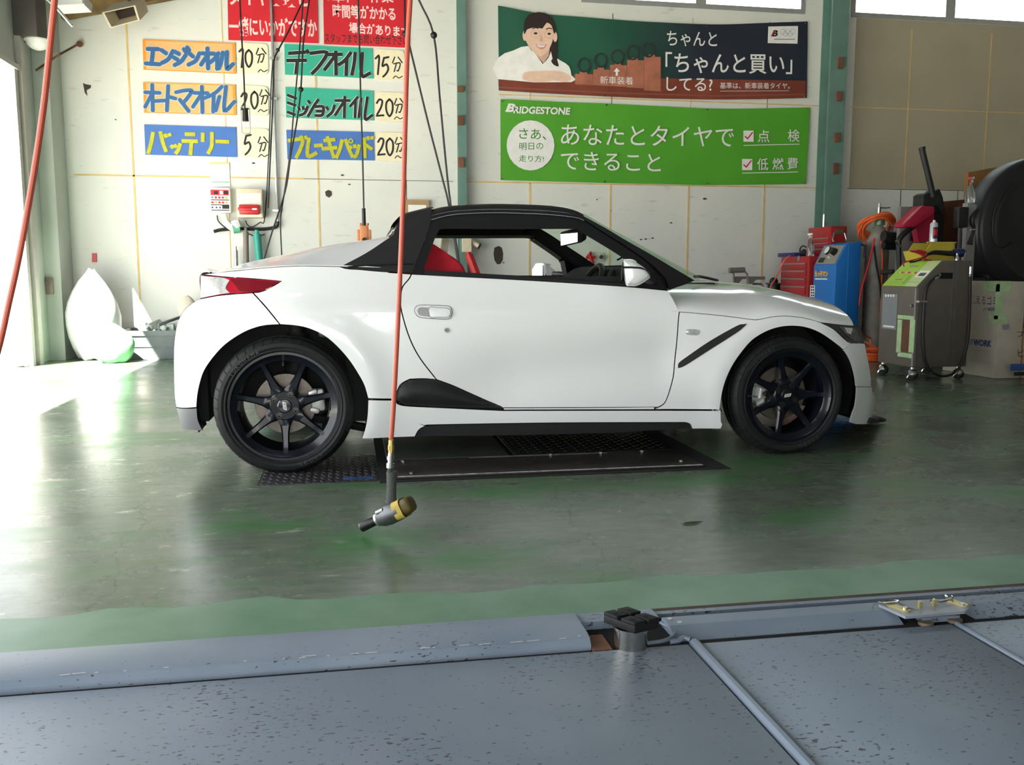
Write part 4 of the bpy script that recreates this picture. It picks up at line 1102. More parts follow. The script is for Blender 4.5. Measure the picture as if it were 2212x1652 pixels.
def bpoly(b, pts, off, mi=0, sm=0, closed=True):
    P = [V((*q3(*p), 0)) for p in pts]
    if sm: P = spline(P, sm, closed)
    b.poly([wp(p.x, p.y, off) for p in P], mi)
def bring(b, c, ru, rv, off, mi, k=.85):
    O = wp(*q3(*c), off); U = wp(*q3(c[0]+ru, c[1]), off)-O; Vv = wp(*q3(c[0], c[1]+rv), off)-O
    b.ring(O, U, Vv, k, mi=mi)
def bdisc(b, c, ru, rv, off, mi):
    O = wp(*q3(*c), off); b.disc(O, wp(*q3(c[0]+ru, c[1]), off)-O, wp(*q3(c[0], c[1]+rv), off)-O, mi=mi)

def ban_mat(name, c0, c1):
    m, nt, b = bsdf(name); N, L = nt.nodes, nt.links
    tc = N.new('ShaderNodeTexCoord'); sp = N.new('ShaderNodeSeparateXYZ'); L.new(tc.outputs['Generated'], sp.inputs[0])
    cr = N.new('ShaderNodeValToRGB'); e = cr.color_ramp.elements
    e[0].position, e[0].color, e[1].position, e[1].color = .30, c0, .62, c1
    L.new(sp.outputs['X'], cr.inputs[0]); L.new(cr.outputs[0], b.inputs['Base Color'])
    b.inputs['Roughness'].default_value = .55
    return m
M_BANG = mat('green_banner_cloth', (.085, .36, .025), .55, vary=.06, scale=2)
M_BAND = ban_mat('dark_banner_cloth', (.012, .10, .055, 1), (.014, .020, .035, 1))
bg = banner('banner', [(62, 660), (400, 676), (760, 690), (1100, 706), (1430, 722), (1780, 722), (2112, 715)], [(62, 1196), (400, 1205), (760, 1215), (1100, 1222), (1430, 1228), (1780, 1226), (2084, 1222)], M_BANG, 'green tyre shop banner with white lettering and a white circle', 'wall banners')
btext(bg, [('あなたとタイヤで', (466, 960), (1612, 975), (466, 822)), ('できること', (466, 1125), (1128, 1140), (466, 1003))], M_WINK, .002)
btext(bg, [('点', (1772, 942), (1850, 944), (1772, 862)), ('検', (1972, 940), (2050, 942), (1972, 858)), ('低', (1768, 1128), (1842, 1130), (1768, 1048)), ('燃', (1870, 1126), (1945, 1128), (1870, 1046)), ('費', (1968, 1124), (2040, 1126), (1968, 1044))], M_WINK, .004)
btext(bg, [('RIDGESTONE', (150, 752), (524, 762), (156, 704), .03)], M_WINK, .03)
b = MB()
O_, R_, T_ = [wp(*q3(*k), .0405) for k in ((98, 742), (156, 744), (118, 686))]
b.text('B', O_, R_-O_, T_-O_, weight=.05)
bpoly(b, [(96, 740), (126, 688), (134, 688), (106, 741)], .0404)
bdisc(b, (265, 965), 158, 166, .0402, 0)
for (x, y) in ((1677, 866), (1668, 1054)): bpoly(b, [(x, y), (x+68, y+1), (x+68, y+75), (x, y+74)], .0402)
for (x0, x1, y) in ((1678, 2050, 962), (1670, 2040, 1146)): bpoly(b, [(x0, y), (x1, y-8), (x1, y-3), (x0, y+5)], .0402)
b.build('printed_shapes', M_WINK, bg, 0, recalc=False)
M_GINK = mat('green_ink', (.05, .24, .02), .6)
btext(bg, [('さあ、', (188, 920), (368, 928), (188, 850), .004), ('明日の', (190, 996), (348, 992), (190, 948), .002), ('走り方!', (188, 1072), (352, 1076), (188, 1028), .004)], M_GINK, name='circle_lettering', off=.0415)
b = MB()
for (x, y) in ((1677, 866), (1668, 1054)):
    b.stroke([wp(*q3(x+10, y+38), .0418), wp(*q3(x+28, y+54), .0418), wp(*q3(x+62, y+10), .0418)], .014)
b.build('check_marks', mat('red_ink', (.55, .02, .03), .6), bg, 0, recalc=False)

bd = banner('banner', [(46, 42), (300, 90), (600, 118), (1000, 146), (1430, 166), (1780, 158), (2096, 146)], [(52, 602), (300, 618), (760, 642), (1100, 656), (1430, 662), (1780, 660), (2090, 652)], M_BAND, 'dark tyre shop banner picturing a smiling person at a desk', 'wall banners')
pm = [mat('print_desk', (.20, .045, .025), .6, vary=.25, scale=3), mat('print_skin', (.80, .55, .42), .6), mat('print_hair', (.025, .014, .012), .6), mat('print_shirt', (.85, .84, .82), .6), mat('print_wood', (.42, .15, .09), .6, vary=.25, scale=6),
      mat('print_tyre', (.03, .03, .035), .6), mat('print_lips', (.70, .25, .22), .6), M_WINK, mat('print_skin_shade', (.66, .40, .30), .6), mat('print_wood_dark', (.26, .08, .05), .6)]
b = MB(); o1 = .0398
bpoly(b, [(50, 520), (560, 500), (1120, 520), (2092, 535), (2090, 650), (1780, 658), (1430, 660), (1100, 654), (760, 640), (300, 616), (53, 600)], o1, 0)
bpoly(b, [(54, 574), (800, 612), (1500, 632), (2090, 622), (2090, 630), (1500, 641), (800, 621), (54, 584)], o1+.0004, 9)
# person: hair behind, shirt, neck, face
bpoly(b, [(400, 190), (434, 230), (442, 290), (440, 350), (442, 400), (452, 440), (418, 430), (396, 390), (392, 300)], o1+.00095, 2, 2)
bpoly(b, [(48, 385), (150, 335), (250, 305), (300, 400), (345, 425), (400, 375), (470, 405), (520, 440), (535, 500), (535, 545), (48, 525)], o1+.0008, 3, 2)
bpoly(b, [(272, 320), (300, 360), (350, 420), (385, 370), (392, 320)], o1+.0010, 8)
bpoly(b, [(232, 190), (226, 245), (246, 295), (284, 345), (332, 374), (372, 345), (400, 300), (416, 240), (410, 180), (360, 140), (280, 140)], o1+.0012, 1, 3)
bdisc(b, (226, 235), 14, 36, o1+.0011, 1); bdisc(b, (428, 245), 14, 34, o1+.0011, 1)
bpoly(b, [(220, 225), (222, 150), (250, 100), (320, 80), (385, 98), (420, 150), (430, 225), (414, 205), (404, 170), (372, 150), (345, 188), (320, 185), (290, 182), (262, 188), (242, 196), (232, 215)], o1+.0016, 2, 2)
for cx_, cy_ in ((298, 225), (388, 228)):
    bring(b, (cx_, cy_), 32, 28, o1+.0018, 8, .88); bdisc(b, (cx_, cy_-4), 12, 7, o1+.0018, 2)
    b.stroke([wp(*q3(cx_-22, cy_-34), o1+.0018), wp(*q3(cx_, cy_-42), o1+.0018), wp(*q3(cx_+20, cy_-36), o1+.0018)], .010, mi=2)
bpoly(b, [(338, 225), (350, 270), (330, 276), (322, 270)], o1+.0017, 8)
bpoly(b, [(295, 290), (330, 300), (372, 292), (355, 322), (320, 324)], o1+.0018, 6, 2); bpoly(b, [(302, 295), (335, 303), (365, 297), (350, 313), (320, 314)], o1+.0020, 7)
bpoly(b, [(225, 480), (330, 470), (420, 468), (500, 485), (535, 520), (500, 545), (420, 535), (330, 545), (220, 530)], o1+.0014, 1, 3)
for k in range(4): b.stroke([wp(*q3(415+k*24, 505), o1+.0018), wp(*q3(440+k*22, 530), o1+.0018)], .004, mi=8)
bpoly(b, [(270, 330), (300, 405), (330, 440), (345, 425), (300, 360)], o1+.0013, 3); bpoly(b, [(400, 340), (410, 390), (375, 440), (350, 425), (385, 380)], o1+.0013, 3)
# wooden steps and tyres
for (x0, x1, y0, y1) in ((560, 680, 490, 560), (680, 792, 460, 565), (792, 905, 430, 570), (905, 1018, 398, 580), (1018, 1130, 375, 600)):
    bpoly(b, [(x0, y0), (x1, y0+3), (x1, y1+6), (x0, y1)], o1+.0009, 4); bpoly(b, [(x0+30, y0-14), (x1-40, y0-11), (x1-40, y0+3), (x0+30, y0)], o1+.0009, 4)
    b.stroke([wp(*q3(x1-2, y0+3), o1+.0010), wp(*q3(x1-2, y1), o1+.0010)], .006, mi=9)
for c_ in ((620, 432), (730, 400), (842, 376), (945, 350), (1047, 332)): bring(b, c_, 44, 50, o1+.0012, 5, .76)
bpoly(b, [(836, 450), (858, 475), (844, 475), (844, 502), (830, 502), (830, 475), (816, 475)], o1+.0014, 7)
bpoly(b, [(1842, 176), (2040, 172), (2036, 290), (1838, 286)], o1+.0012, 7)
b.build('printed_picture', pm, bd, 0, recalc=False)
btext(bd, [('ちゃんと', (1170, 305), (1502, 312), (1170, 205), .006), ('「ちゃんと買い」', (1160, 485), (2000, 492), (1160, 345), .010), ('してる?', (1166, 602), (1472, 606), (1166, 512), .008)], M_WINK)
btext(bd, [('基準は、新車装着タイヤ。', (1522, 588), (1985, 590), (1522, 546), .0), ('新車装着', (726, 556), (944, 562), (726, 504), .0)], M_WINK, name='small_lettering', off=.0420)
b = MB(); b.stroke([wp(*q3(1522, 604), .0405), wp(*q3(1980, 602), .0405)], .004); b.build('underline', M_WINK, bd, 0, recalc=False)
b = MB()
O_, R_, T_ = [wp(*q3(*k), .0422) for k in ((1866, 242), (1902, 242), (1876, 200))]
b.text('B', O_, R_-O_, T_-O_, weight=.05); bpoly(b, [(1858, 242), (1878, 200), (1886, 200), (1868, 242)], .0424, 1)
for k, (x, y) in enumerate(((1938, 210), (1972, 210), (2004, 210), (1955, 224), (1988, 224))): bring(b, (x, y), 17, 18, .0422, 2, .86)
for k in range(14): bpoly(b, [(1882+k*10, 258), (1888+k*10, 258), (1888+k*10, 264), (1882+k*10, 264)], .0422, 0)
b.build('emblem', [M_INK, mat('red_ink', (.55, .02, .03)), mat('grey_ink', (.35, .35, .36), .6)], bd, 0, recalc=False)
# eyelets
for o, P in ((bd, [(52, 50), (745, 136), (1432, 176), (2086, 156), (60, 590), (755, 632), (2080, 642)]), (bg, [(75, 672), (768, 696), (1438, 728), (2100, 726), (72, 1188), (755, 1206), (1435, 1218), (2076, 1212)])):
    for k in P:
        b = MB(); c = wp(*q3(*k), .039); b.cyl(c, c+V((0, -.006, 0)), .009, n=12); b.build('eyelet', M_CHROME, o)
# ------------------------------------------------------------------ things on and along the back wall, and what hangs from the roof
M_CORD = mat('black_cord', (.012, .012, .013), .5, vary=.1)
M_CREAMP = mat('cream_metal', (.66, .58, .42), .5, vary=.1)
M_GALV = mat('galvanised_pipe', (.55, .56, .56), .35, .8, vary=.1)
M_CARD = mat('cardboard', (.42, .27, .14), .8, vary=.1, scale=10)
M_BAGW = mat('white_plastic_bag', (.86, .87, .86), .4, vary=.03)
M_BAGG = mat('green_plastic_bag', (.25, .60, .30), .4, vary=.15)
M_HOSE = mat('red_rubber_hose', (.48, .085, .05), .42, vary=.1, scale=6)
M_BRASS = mat('brass', (.62, .42, .14), .3, .9, vary=.15)
M_GREYP = mat('grey_plastic_tub', (.15, .17, .18), .5, vary=.08)
M_PAPER = mat('paper', (.85, .86, .83), .7, vary=.03)
TOPZ = ZC-.01

def up_to_roof(p, q):
    """carry a line on from p through q (higher) until the roof"""
    d = q-p
    return q+d*((TOPZ-q.z)/max(d.z, 1e-3))
def hang(pts, Y):
    """hanging line traced top to bottom in the plane Y, carried on to the roof"""
    P = [at(x, y, Y=Y) for x, y in pts]
    T = up_to_roof(P[1], P[0]); n = max(2, int((T-P[0]).length/max(.15, (P[1]-P[0]).length)))
    return [T.lerp(P[0], i/n) for i in range(n)]+P
# loudspeaker box under the roof
b = MB(); t = thing('loudspeaker', 'cream boxy loudspeaker with a dark mouth under the roof corner', 'loudspeaker', at(258, 60, Y=4.75))
F4 = [at(x, y, Y=4.55) for x, y in ((220, 27), (292, 11), (302, 44), (238, 61))]
c0 = sum(F4, V((0, 0, 0)))/4; bk = V((.02, .30, .16))
I4 = [p.lerp(c0, .12) for p in F4]; D4 = [p.lerp(c0, .30)+bk*.6 for p in F4]
for i in range(4):
    j = (i+1) % 4
    b.poly([F4[i], F4[j], I4[j], I4[i]]); b.poly([I4[i], I4[j], D4[j], D4[i]]); b.poly([F4[j], F4[i], F4[i]+bk, F4[j]+bk])
b.poly([p+bk for p in F4[::-1]])
b.build('housing', M_CREAMP, t, 0)
b = MB(); b.prism([p.lerp(c0, .05)-bk*.01 for p in D4], bk*.05); b.build('grille', mat('speaker_grille', (.045, .030, .025), .8), t, 0)
b = MB(); b.tube([c0+bk*.9, c0+bk*.9+V((0, .03, .3)), c0+bk*.9+V((0, .10, .5))], .02); b.build('bracket', M_RUST, t)
# rusty tie beam along the wall head
b = MB(); p0, p1 = at(140, 27, Y=5.1), at(305, -4, Y=5.1); d = (p1-p0)
b.box((p0+p1)/2+d*.4, (d.length*1.9, .10, .12), rot('Y', -math.degrees(math.atan2(d.z, d.x)))); tag(b.build('tie_beam', mat('rusty_beam', (.20, .13, .05), .8, vary=.5, scale=5), None, 0), 'rusty sloping steel beam behind the cream loudspeaker', 'beam', kind='structure')
# dome lamp below its dark box on the side wall
t = thing('dome_lamp', 'white glass dome lamp under a dark box high beside the doorway', 'lamp', at(80, 90, X=-2.50))
b = MB(); cen = at(82, 89, X=-2.44); b.sphere(cen, .10, (1, 1, .8), n=20)
bmesh.ops.bisect_plane(b.bm, geom=b.bm.verts[:]+b.bm.edges[:]+b.bm.faces[:], plane_co=cen, plane_no=(0, 0, 1), clear_outer=True)
b.cyl(cen, cen+V((0, 0, .012)), .115); b.build('lamp_shade', M_WHITE, t, 50)
b = MB(); b.bb(-2.598, -2.40, cen.y-.14, cen.y+.16, cen.z+.012, cen.z+.40, bev=.01); b.build('housing', mat('dark_brown_box', (.10, .085, .08), .7), t)
# ceiling light fitting and its conduit
t = thing('ceiling_light', 'grey ceiling light fitting cut off by the upper edge behind the red hose', 'lamp', at(140, 5, Y=3.6))
P = [at(x, y, Y=3.6) for x, y in ((88, -10), (112, 12), (180, 8), (182, -10))]
b = MB(); b.prism([p for p in P], (0, .25, 0)); b.build('housing', mat('grey_lamp_metal', (.45, .47, .46), .4), t, 0)
b = MB(); b.tube([at(x, y, Y=3.55) for x, y in ((98, -6), (125, 20), (157, 57))], .012); b.tube([P[2]+V((0, 0, 0)), V((P[2].x, 3.6, TOPZ))], .01); b.build('conduit', M_GALV, t)
# chain between doorway and wall
b = MB(); b.tube([at(78, 152, X=-2.52), at(95, 140, Y=4.76), at(128, 118, Y=4.78), at(155, 103, Y=5.18), wp(172, 94, .02)], .010, 6); b.cyl(wp(172, 95, .0), wp(172, 95, .05), .03, n=12)
tag(b.build('wall_chain', M_RUST, None), 'rusty chain strung from the doorway head to a wall hook', 'chain')
# long red hose at the edge of the view
P = hang([(118, 0), (108, 100), (96, 215), (80, 330), (62, 440), (40, 560), (18, 660), (0, 742)], -2.05)
b = MB(); q = at(-40, 900, Y=-2.05); b.tube(P+[q, V((q.x-.06, q.y, .12)), V((q.x-.16, q.y-.03, .010)), V((q.x-.45, q.y-.12, .009))], .0078, 10, sub=5)
tag(b.build('air_hose', M_HOSE, None), 'red air hose slanting down along the bright doorway to the floor', 'hose')
# thin pole by the doorway
b = MB(); p0, p1 = at(58, 771, Y=4.15), at(47, 565, Y=4.15); p0.z = .0; b.tube([p0, p1], .008, 6); b.sphere(p0+V((0, 0, .016)), .016, n=10); tag(b.build('thin_pole', mat('thin_pole_brown', (.35, .28, .22), .6), None), 'thin pole leaning beside the bright doorway', 'pole')
# padlock plate on the corner column
b = MB(); c = at(107, 618, Y=4.79); b.bb(c.x-.035, c.x+.035, 4.775, 4.80, c.z-.08, c.z+.08, bev=.006); b.cyl((c.x-.01, 4.775, c.z+.03), (c.x-.01, 4.74, c.z+.03), .014); tag(b.build('door_lock', mat('brown_metal', (.28, .22, .19), .4, .5), None), 'small brown metal lock on the corner column', 'lock')
# red sticker
b = MB(); b.prism([wp(x, y, .006) for x, y in ((199, 547), (209, 547), (209, 566), (199, 566))], (0, -.01, 0)); tag(b.build('warning_label', M_RED, None, 0), 'little red label on the wall above the white bags', 'label')

# rubbish bags and tub below the corner
def bag(name, c, r, sc, m, label, seed, neck=True):
    rnd = random.Random(seed); b = MB(); b.sphere((0, 0, 0), 1, n=26)
    ks = [(rnd.uniform(0, 6.28), rnd.randint(3, 9), rnd.uniform(-1, 1)) for _ in range(6)]
    for v in b.bm.verts:
        th = math.atan2(v.co.y, v.co.x); w_ = sum(math.sin(k[1]*th+k[0]+v.co.z*3*k[2]) for k in ks)/6
        q = v.co*(1+.10*w_)
        q.z = max(q.z, -.80)
        h = (q.z+.8)/1.8
        k = 1.0+.10*math.sin(3*th+seed)*h-(.42*(max(0, h-.50)/.50)**1.5 if h < .95 else .75) if neck else 1.0
        q.x *= max(k, .12); q.y *= max(k, .12)
        if h > .95: q.z += .05; q.x *= 1.5
        q.z += .04*math.sin(5*th+seed)
        v.co = V((c[0]+q.x*r*sc[0], c[1]+q.y*r*sc[1], c[2]+(q.z+.8)*r*sc[2]))
    o = b.build(name, m, None, 70); return tag(o, label, 'bag')
bag('rubbish_bag', (-2.18, 4.82, 0), .225, (1.08, 1.1, 2.1), M_BAGW, 'big white rubbish bag standing in the wall corner', 3)
#bag('rubbish_bag', (-2.15, 4.80, .70), .16, (1.1, .9, .95), M_BAGW, 'smaller white rubbish bag lying on top of the big one', 5)
bag('rubbish_bag', (-1.93, 4.46, 0), .20, (.95, .7, 1.0), M_BAGG, 'pale green plastic bag slumped against the grey tub', 8)
t = thing('storage_tub', 'grey tapered plastic tub full of scrap in front of the wall corner', 'tub', (-1.45, 4.95, 0))
b = MB(); x0, x1, y0, y1 = -1.90, -1.02, 4.70, 5.14
rows = []
for (z, e) in ((0.002, 0.0), (.012, .0), (.125, .022), (.125, .027), (.132, .027), (.132, .023), (.235, .040), (.235, .048), (.285, .052), (.285, .030), (.05, -.02)):
    rows.append([(x0-e, y0-e, z), (x1+e, y0-e, z), (x1+e, y1+e, z), (x0-e, y1+e, z)])
b.grid(rows, closed=True); b.poly(rows[0][::-1]); b.poly(rows[-1])
b.build('tub_body', M_GREYP, t, 20)
rnd = random.Random(4)
b = MB()
for k in range(14):
    c = V((rnd.uniform(-1.85, -1.1), rnd.uniform(4.75, 5.1), .27+rnd.uniform(0, .05))); b.box(c, (rnd.uniform(.06, .2), .02, rnd.uniform(.03, .09)), rot('Z', rnd.uniform(0, 180)) @ rot('Y', rnd.uniform(-50, 50)))
o = b.build('scrap_plastic', mat('scrap_plastic', (.42, .47, .42), .5, vary=.5, scale=12), None, 0); tag(o, 'crumpled scrap pieces heaped in the grey tub', 'scrap', kind='stuff')
b = MB(); b.tube([(-1.55, 4.68, .34), (-1.45, 4.66, .38), (-1.30, 4.66, .42), (-1.12, 4.66, .39), (-1.00, 4.66, .30)], .014, 8, sub=5); tag(b.build('black_tube', M_CORD, None), 'black tube arched over the grey tub', 'tube')
bag('paper_sack', (-1.33, 4.95, .40), .09, (1.1, .8, 1.3), mat('tan_sack', (.66, .58, .48), .7), 'small tan sack sticking out of the grey tub', 11)

# paper, controller boxes and their cables
def wall_box(name, px, label, cat, depth, m, off=0.0):
    (x0, y0), (x1, y1) = px; a, c = wp(x0, y0), wp(x1, y1)
    t = thing(name, label, cat, V(((a.x+c.x)/2, WY-depth/2, c.z)))
    b = MB(); b.bb(a.x, c.x, WY-depth, WY-off-.001, c.z, a.z, bev=.006); b.build('case', m, t); return t, a, c
t, a, c = wall_box('document_holder', ((453, 350), (498, 404)), 'white paper with yellow top strip hung below the battery board', 'notice', .012, M_PAPER)
b = MB(); b.bb(a.x+.002, c.x-.002, WY-.0135, WY-.012, a.z-.022, a.z-.003); b.build('heading', mat('yellow_strip', (.80, .68, .22), .7), t, 0)
b = MB(); b.bb(a.x+.01, c.x-.01, WY-.0135, WY-.012, c.z+.045, c.z+.052); b.build('green_line', mat('green_line', (.10, .40, .22), .7), t, 0)
b = MB()
for k in range(6): b.bb(a.x+.02, a.x+.10+.06*((k*7) % 3)/2, WY-.0132, WY-.012, a.z-.05-.016*k, a.z-.046-.016*k)
b.build('small_print', mat('pale_grey_ink', (.62, .64, .64), .7), t, 0)
t, a, c = wall_box('control_box', ((455, 407), (501, 461)), 'white control box covered with red and black safety pictograms', 'box', .10, M_WHITE)
w_, h_ = c.x-a.x, a.z-c.z
b = MB(); y = WY-.1012
def pr(u0, u1, v0, v1, mi): b.bb(a.x+w_*u0, a.x+w_*u1, y-.0006*mi*.2, y+.0008, a.z-h_*v1, a.z-h_*v0, mi=mi)
pr(.06, .94, .08, .30, 0); pr(.22, .42, .13, .26, 1); pr(.50, .66, .12, .27, 2); pr(.70, .92, .12, .26, 1)
for k in range(5): pr(.08+.17*k, .19+.17*k, .35, .43, (3, 0, 0, 0, 4)[k]); pr(.08+.17*k, .19+.17*k, .55, .63, (0, 4, 0, 0, 4)[k])
for v in (.47, .67, .88): pr(.06, .94, v, v+.035, 1)
pr(.60, .94, .70, .84, 1); pr(.08, .16, .76, .82, 1); pr(.28, .36, .76, .82, 1); pr(.45, .53, .76, .82, 1)
b.build('pictograms', [M_REDS, M_INK, M_WINK, mat('pict_blue', (.1, .3, .6)), mat('pict_orange', (.7, .35, .05))], t, 0)
for (u, v) in ((.04, .03), (.96, .03), (.04, .97), (.96, .97)):
    b = MB(); b.cyl((a.x+w_*u, WY-.10, a.z-h_*v), (a.x+w_*u, WY-.106, a.z-h_*v), .008, n=10); b.build('screw', M_STEEL, t)
t, a, c = wall_box('breaker_box', ((514, 410), (571, 472)), 'cream breaker box with a big red handle beside the control box', 'box', .16, M_CREAMP)
w_, h_ = c.x-a.x, a.z-c.z
b = MB(); b.bb(a.x+.012, c.x-.012, WY-.1635, WY-.158, c.z+.01, a.z-.045); b.build('cover', mat('pale_cover', (.72, .70, .64), .5), t)
b = MB(); b.bb(a.x+w_*.10, a.x+w_*.88, WY-.215, WY-.160, c.z+h_*.10, c.z+h_*.44, bev=.012); b.bb(a.x+w_*.06, a.x+w_*.9, WY-.225, WY-.20, c.z+h_*.22, c.z+h_*.34, bev=.008); b.build('handle', M_RED, t)
b = MB(); b.bb(a.x+w_*.62, a.x+w_*.80, WY-.2275, WY-.225, c.z+h_*.25, c.z+h_*.31); b.build('sticker', M_WINK, t, 0)
def wire(name, pts, r, m, label, cat='cable', off=.03, sub=5):
    b = MB(); b.tube([wp(*p, off) for p in pts], r, 7, sub=sub); return tag(b.build(name, m, None), label, cat)
wire('power_cable', [(600, 478), (598, 488), (585, 493), (560, 495), (520, 494), (480, 496), (462, 500)], .018, M_CORD, 'thick black cable curving from the silver conduit under the breaker box', off=.05)
wire('power_cable', [(469, 465), (472, 478), (485, 490), (500, 497)], .007, M_CORD, 'thin black cable drooping from the white control box')
wire('power_cable', [(530, 476), (535, 486), (545, 490), (562, 480), (572, 470), (580, 340), (586, 180), (590, 128)], .006, M_CORD, 'thin black cable rising from the breaker box along the silver conduit', off=.07)
wire('power_cable', [(524, 500), (540, 506), (553, 511), (572, 506)], .006, M_CORD, 'thin black cable looped between breaker box and green pole', off=.05)
b = MB(); b.tube([wp(x, y, .09) for x, y in ((484, 462), (488, 480), (503, 494), (512, 500))], [.03, .035, .03, .02], 8, sub=3); b.tube([wp(x, y, .11) for x, y in ((508, 476), (511, 484), (514, 492))], .045, 8); bundle = tag(b.build('cable_bundle', M_BAGW, None), 'cables wrapped in white plastic below the control box', 'cable')
b = MB(); b.cyl(wp(504, 494, .10), wp(519, 492, .10), .05, n=14); b.build('green_tape', mat('green_tape', (.12, .40, .25), .6), bundle)
b = MB(); P = hang([(585, 0), (589, 110), (595, 330), (600, 480)], WY-.035); b.tube(P, .014, 10)
o = tag(b.build('wall_conduit', M_GALV, None), 'silver electrical conduit running up the wall between the two columns of boards', 'pipe')
b = MB()
for (x, y) in ((590, 126), (591, 213), (597, 455)):
    q = wp(x, y, .035); b.bb(q.x-.035, q.x+.035, WY-.05, WY-.001, q.z-.012, q.z+.012)
b.build('conduit_clip', M_GALV, o, 0)
# poles standing behind the car tail
for (p0, p1, r, m, nm, lb) in (((512, 640), (509, 540), .022, M_GALV, 'short_pipe', 'grey pipe stub standing under the control box'), ((533, 640), (531, 500), .028, mat('brown_pipe', (.20, .17, .15), .5), 'drain_pipe', 'dark brown pipe rising under the breaker box'), ((567, 640), (555, 505), .040, mat('green_pole', (.03, .30, .24), .45), 'green_pole', 'green metal pole leaning on the wall behind the car tail')):
    a_, c_ = wp(*p0, .10), wp(*p1, .10); d_ = (a_-c_); foot = c_+d_*(c_.z/(c_.z-a_.z)); foot.z = 0.0
    b = MB(); b.tube([foot, c_], r, 12); b.tube([c_, c_+V((0, 0, .04))], r*.55, 10); tag(b.build(nm, m, None), lb, 'pipe')
# cardboard with a paper label behind the roof
t = thing('cardboard_sheet', 'brown cardboard with a white slip, propped against the wall behind the car roof', 'cardboard', wp(899, 470))
b = MB(); a, c = wp(872, 432), wp(928, 640); b.bb(a.x, c.x, WY-.05, WY-.02, .0, a.z); b.build('sheet', M_CARD, t, 0)
b = MB(); a, c = wp(881, 443), wp(920, 468); b.bb(a.x, c.x, WY-.0525, WY-.05, c.z, a.z); b.build('paper_slip', M_PAPER, t, 0)
# hanging cords
def cord(name, pts, Y, r, label, m=None, beads=(), group=None):
    b = MB(); b.tube(hang(pts, Y), r, 7, sub=4); o = tag(b.build(name, m or M_CORD, None), label, 'cord', group)
    for (x, y, rr) in beads:
        q = MB(); q.sphere(at(x, y, Y=Y), rr, n=12); q.build('knot', m or M_CORD, o)
    return o
cord('hanging_cord', [(649, 14), (625, 64), (601, 108), (593, 126), (591, 150), (588, 250), (582, 380), (579, 450)], 4.95, .008, 'black cord slanting to the conduit, knotted above the ten minutes card', beads=[(600, 108, .02)])
cord('hanging_cord', [(668, 0), (655, 95), (650, 192), (640, 270), (628, 335), (619, 400), (603, 455), (588, 500), (570, 560)], 4.90, .008, 'black cord crossing the teal boards with a bead at mid height', beads=[(650, 193, .026)])
cord('hanging_cord', [(655, 0), (646, 120), (635, 235), (626, 335), (612, 430), (606, 480), (609, 560)], 4.92, .007, 'black cord hanging straight beside the beaded one')
cord('hanging_cord', [(874, 0), (876, 73), (886, 105), (925, 265), (957, 390), (970, 445), (990, 570)], 4.60, .010, 'dark cord running down to the car roof from beside the red notice', beads=[(876, 73, .034)])
cord('hanging_cord', [(905, 0), (937, 76), (950, 210), (964, 360), (974, 445), (992, 570)], 4.55, .010, 'dark cord with a black ball hanging left of the green column', beads=[(937, 76, .034)])
t = cord('plug_cord', [(518, 0), (522, 80), (527, 170), (529, 236)], 4.7, .008, 'black cord ending in a clear guarded connector before the minutes cards')
b = MB(); c = at(530, 248, Y=4.7); b.cyl(c+V((0, 0, .05)), c+V((0, 0, -.06)), .026, .030); b.build('plug', M_CORD, t)
b = MB()
for s_ in (-1, 1): b.tube([c+V((s_*.04, 0, .07)), c+V((s_*.04, 0, -.17))], .005, 6)
b.tube([c+V((-.04, 0, -.17)), c+V((0, 0, -.185)), c+V((.04, 0, -.17))], .006, 6); b.tube([c+V((-.04, 0, .07)), c+V((0, 0, .085)), c+V((.04, 0, .07))], .006, 6); b.build('guard', M_STEEL, t)
t = cord('pendant_cable', [(774, 0), (779, 200), (783, 330), (786, 456)], 3.2, .007, 'black cable ending in an orange hoist control above the car tail')
b = MB(); b.tube([at(785.5, 450, Y=3.2), at(786.5, 492, Y=3.2)], .016, 10); b.build('cable_sleeve', M_CORD, t)
oc = mat('orange_plastic', (.62, .24, .10), .5, vary=.1)
p = at(786.5, 505, Y=3.2); t2 = thing('hoist_control', 'orange push-button hoist control hanging over the car tail', 'hoist control', p-V((0, 0, .35)))
b = MB(); b.box(p, (.075, .07, .14), None, .012); b.box(p+V((-.045, 0, -.01)), (.03, .06, .09), None, .008); b.box(p+V((.045, 0, -.01)), (.03, .06, .09), None, .008); b.box(p+V((0, 0, -.18)), (.07, .065, .24), None, .012); b.build('case', oc, t2)
for k in range(3):
    b = MB(); b.cyl(p+V((0, -.034, -.05-.06*k)), p+V((0, -.05, -.05-.06*k)), .018, n=14); b.build('button', M_CORD, t2)
for s_ in (-1, 1):
    b = MB(); b.cyl(p+V((s_*.03, 0, .07)), p+V((s_*.03, 0, .09)), .012, n=10); b.build('bolt', oc, t2)
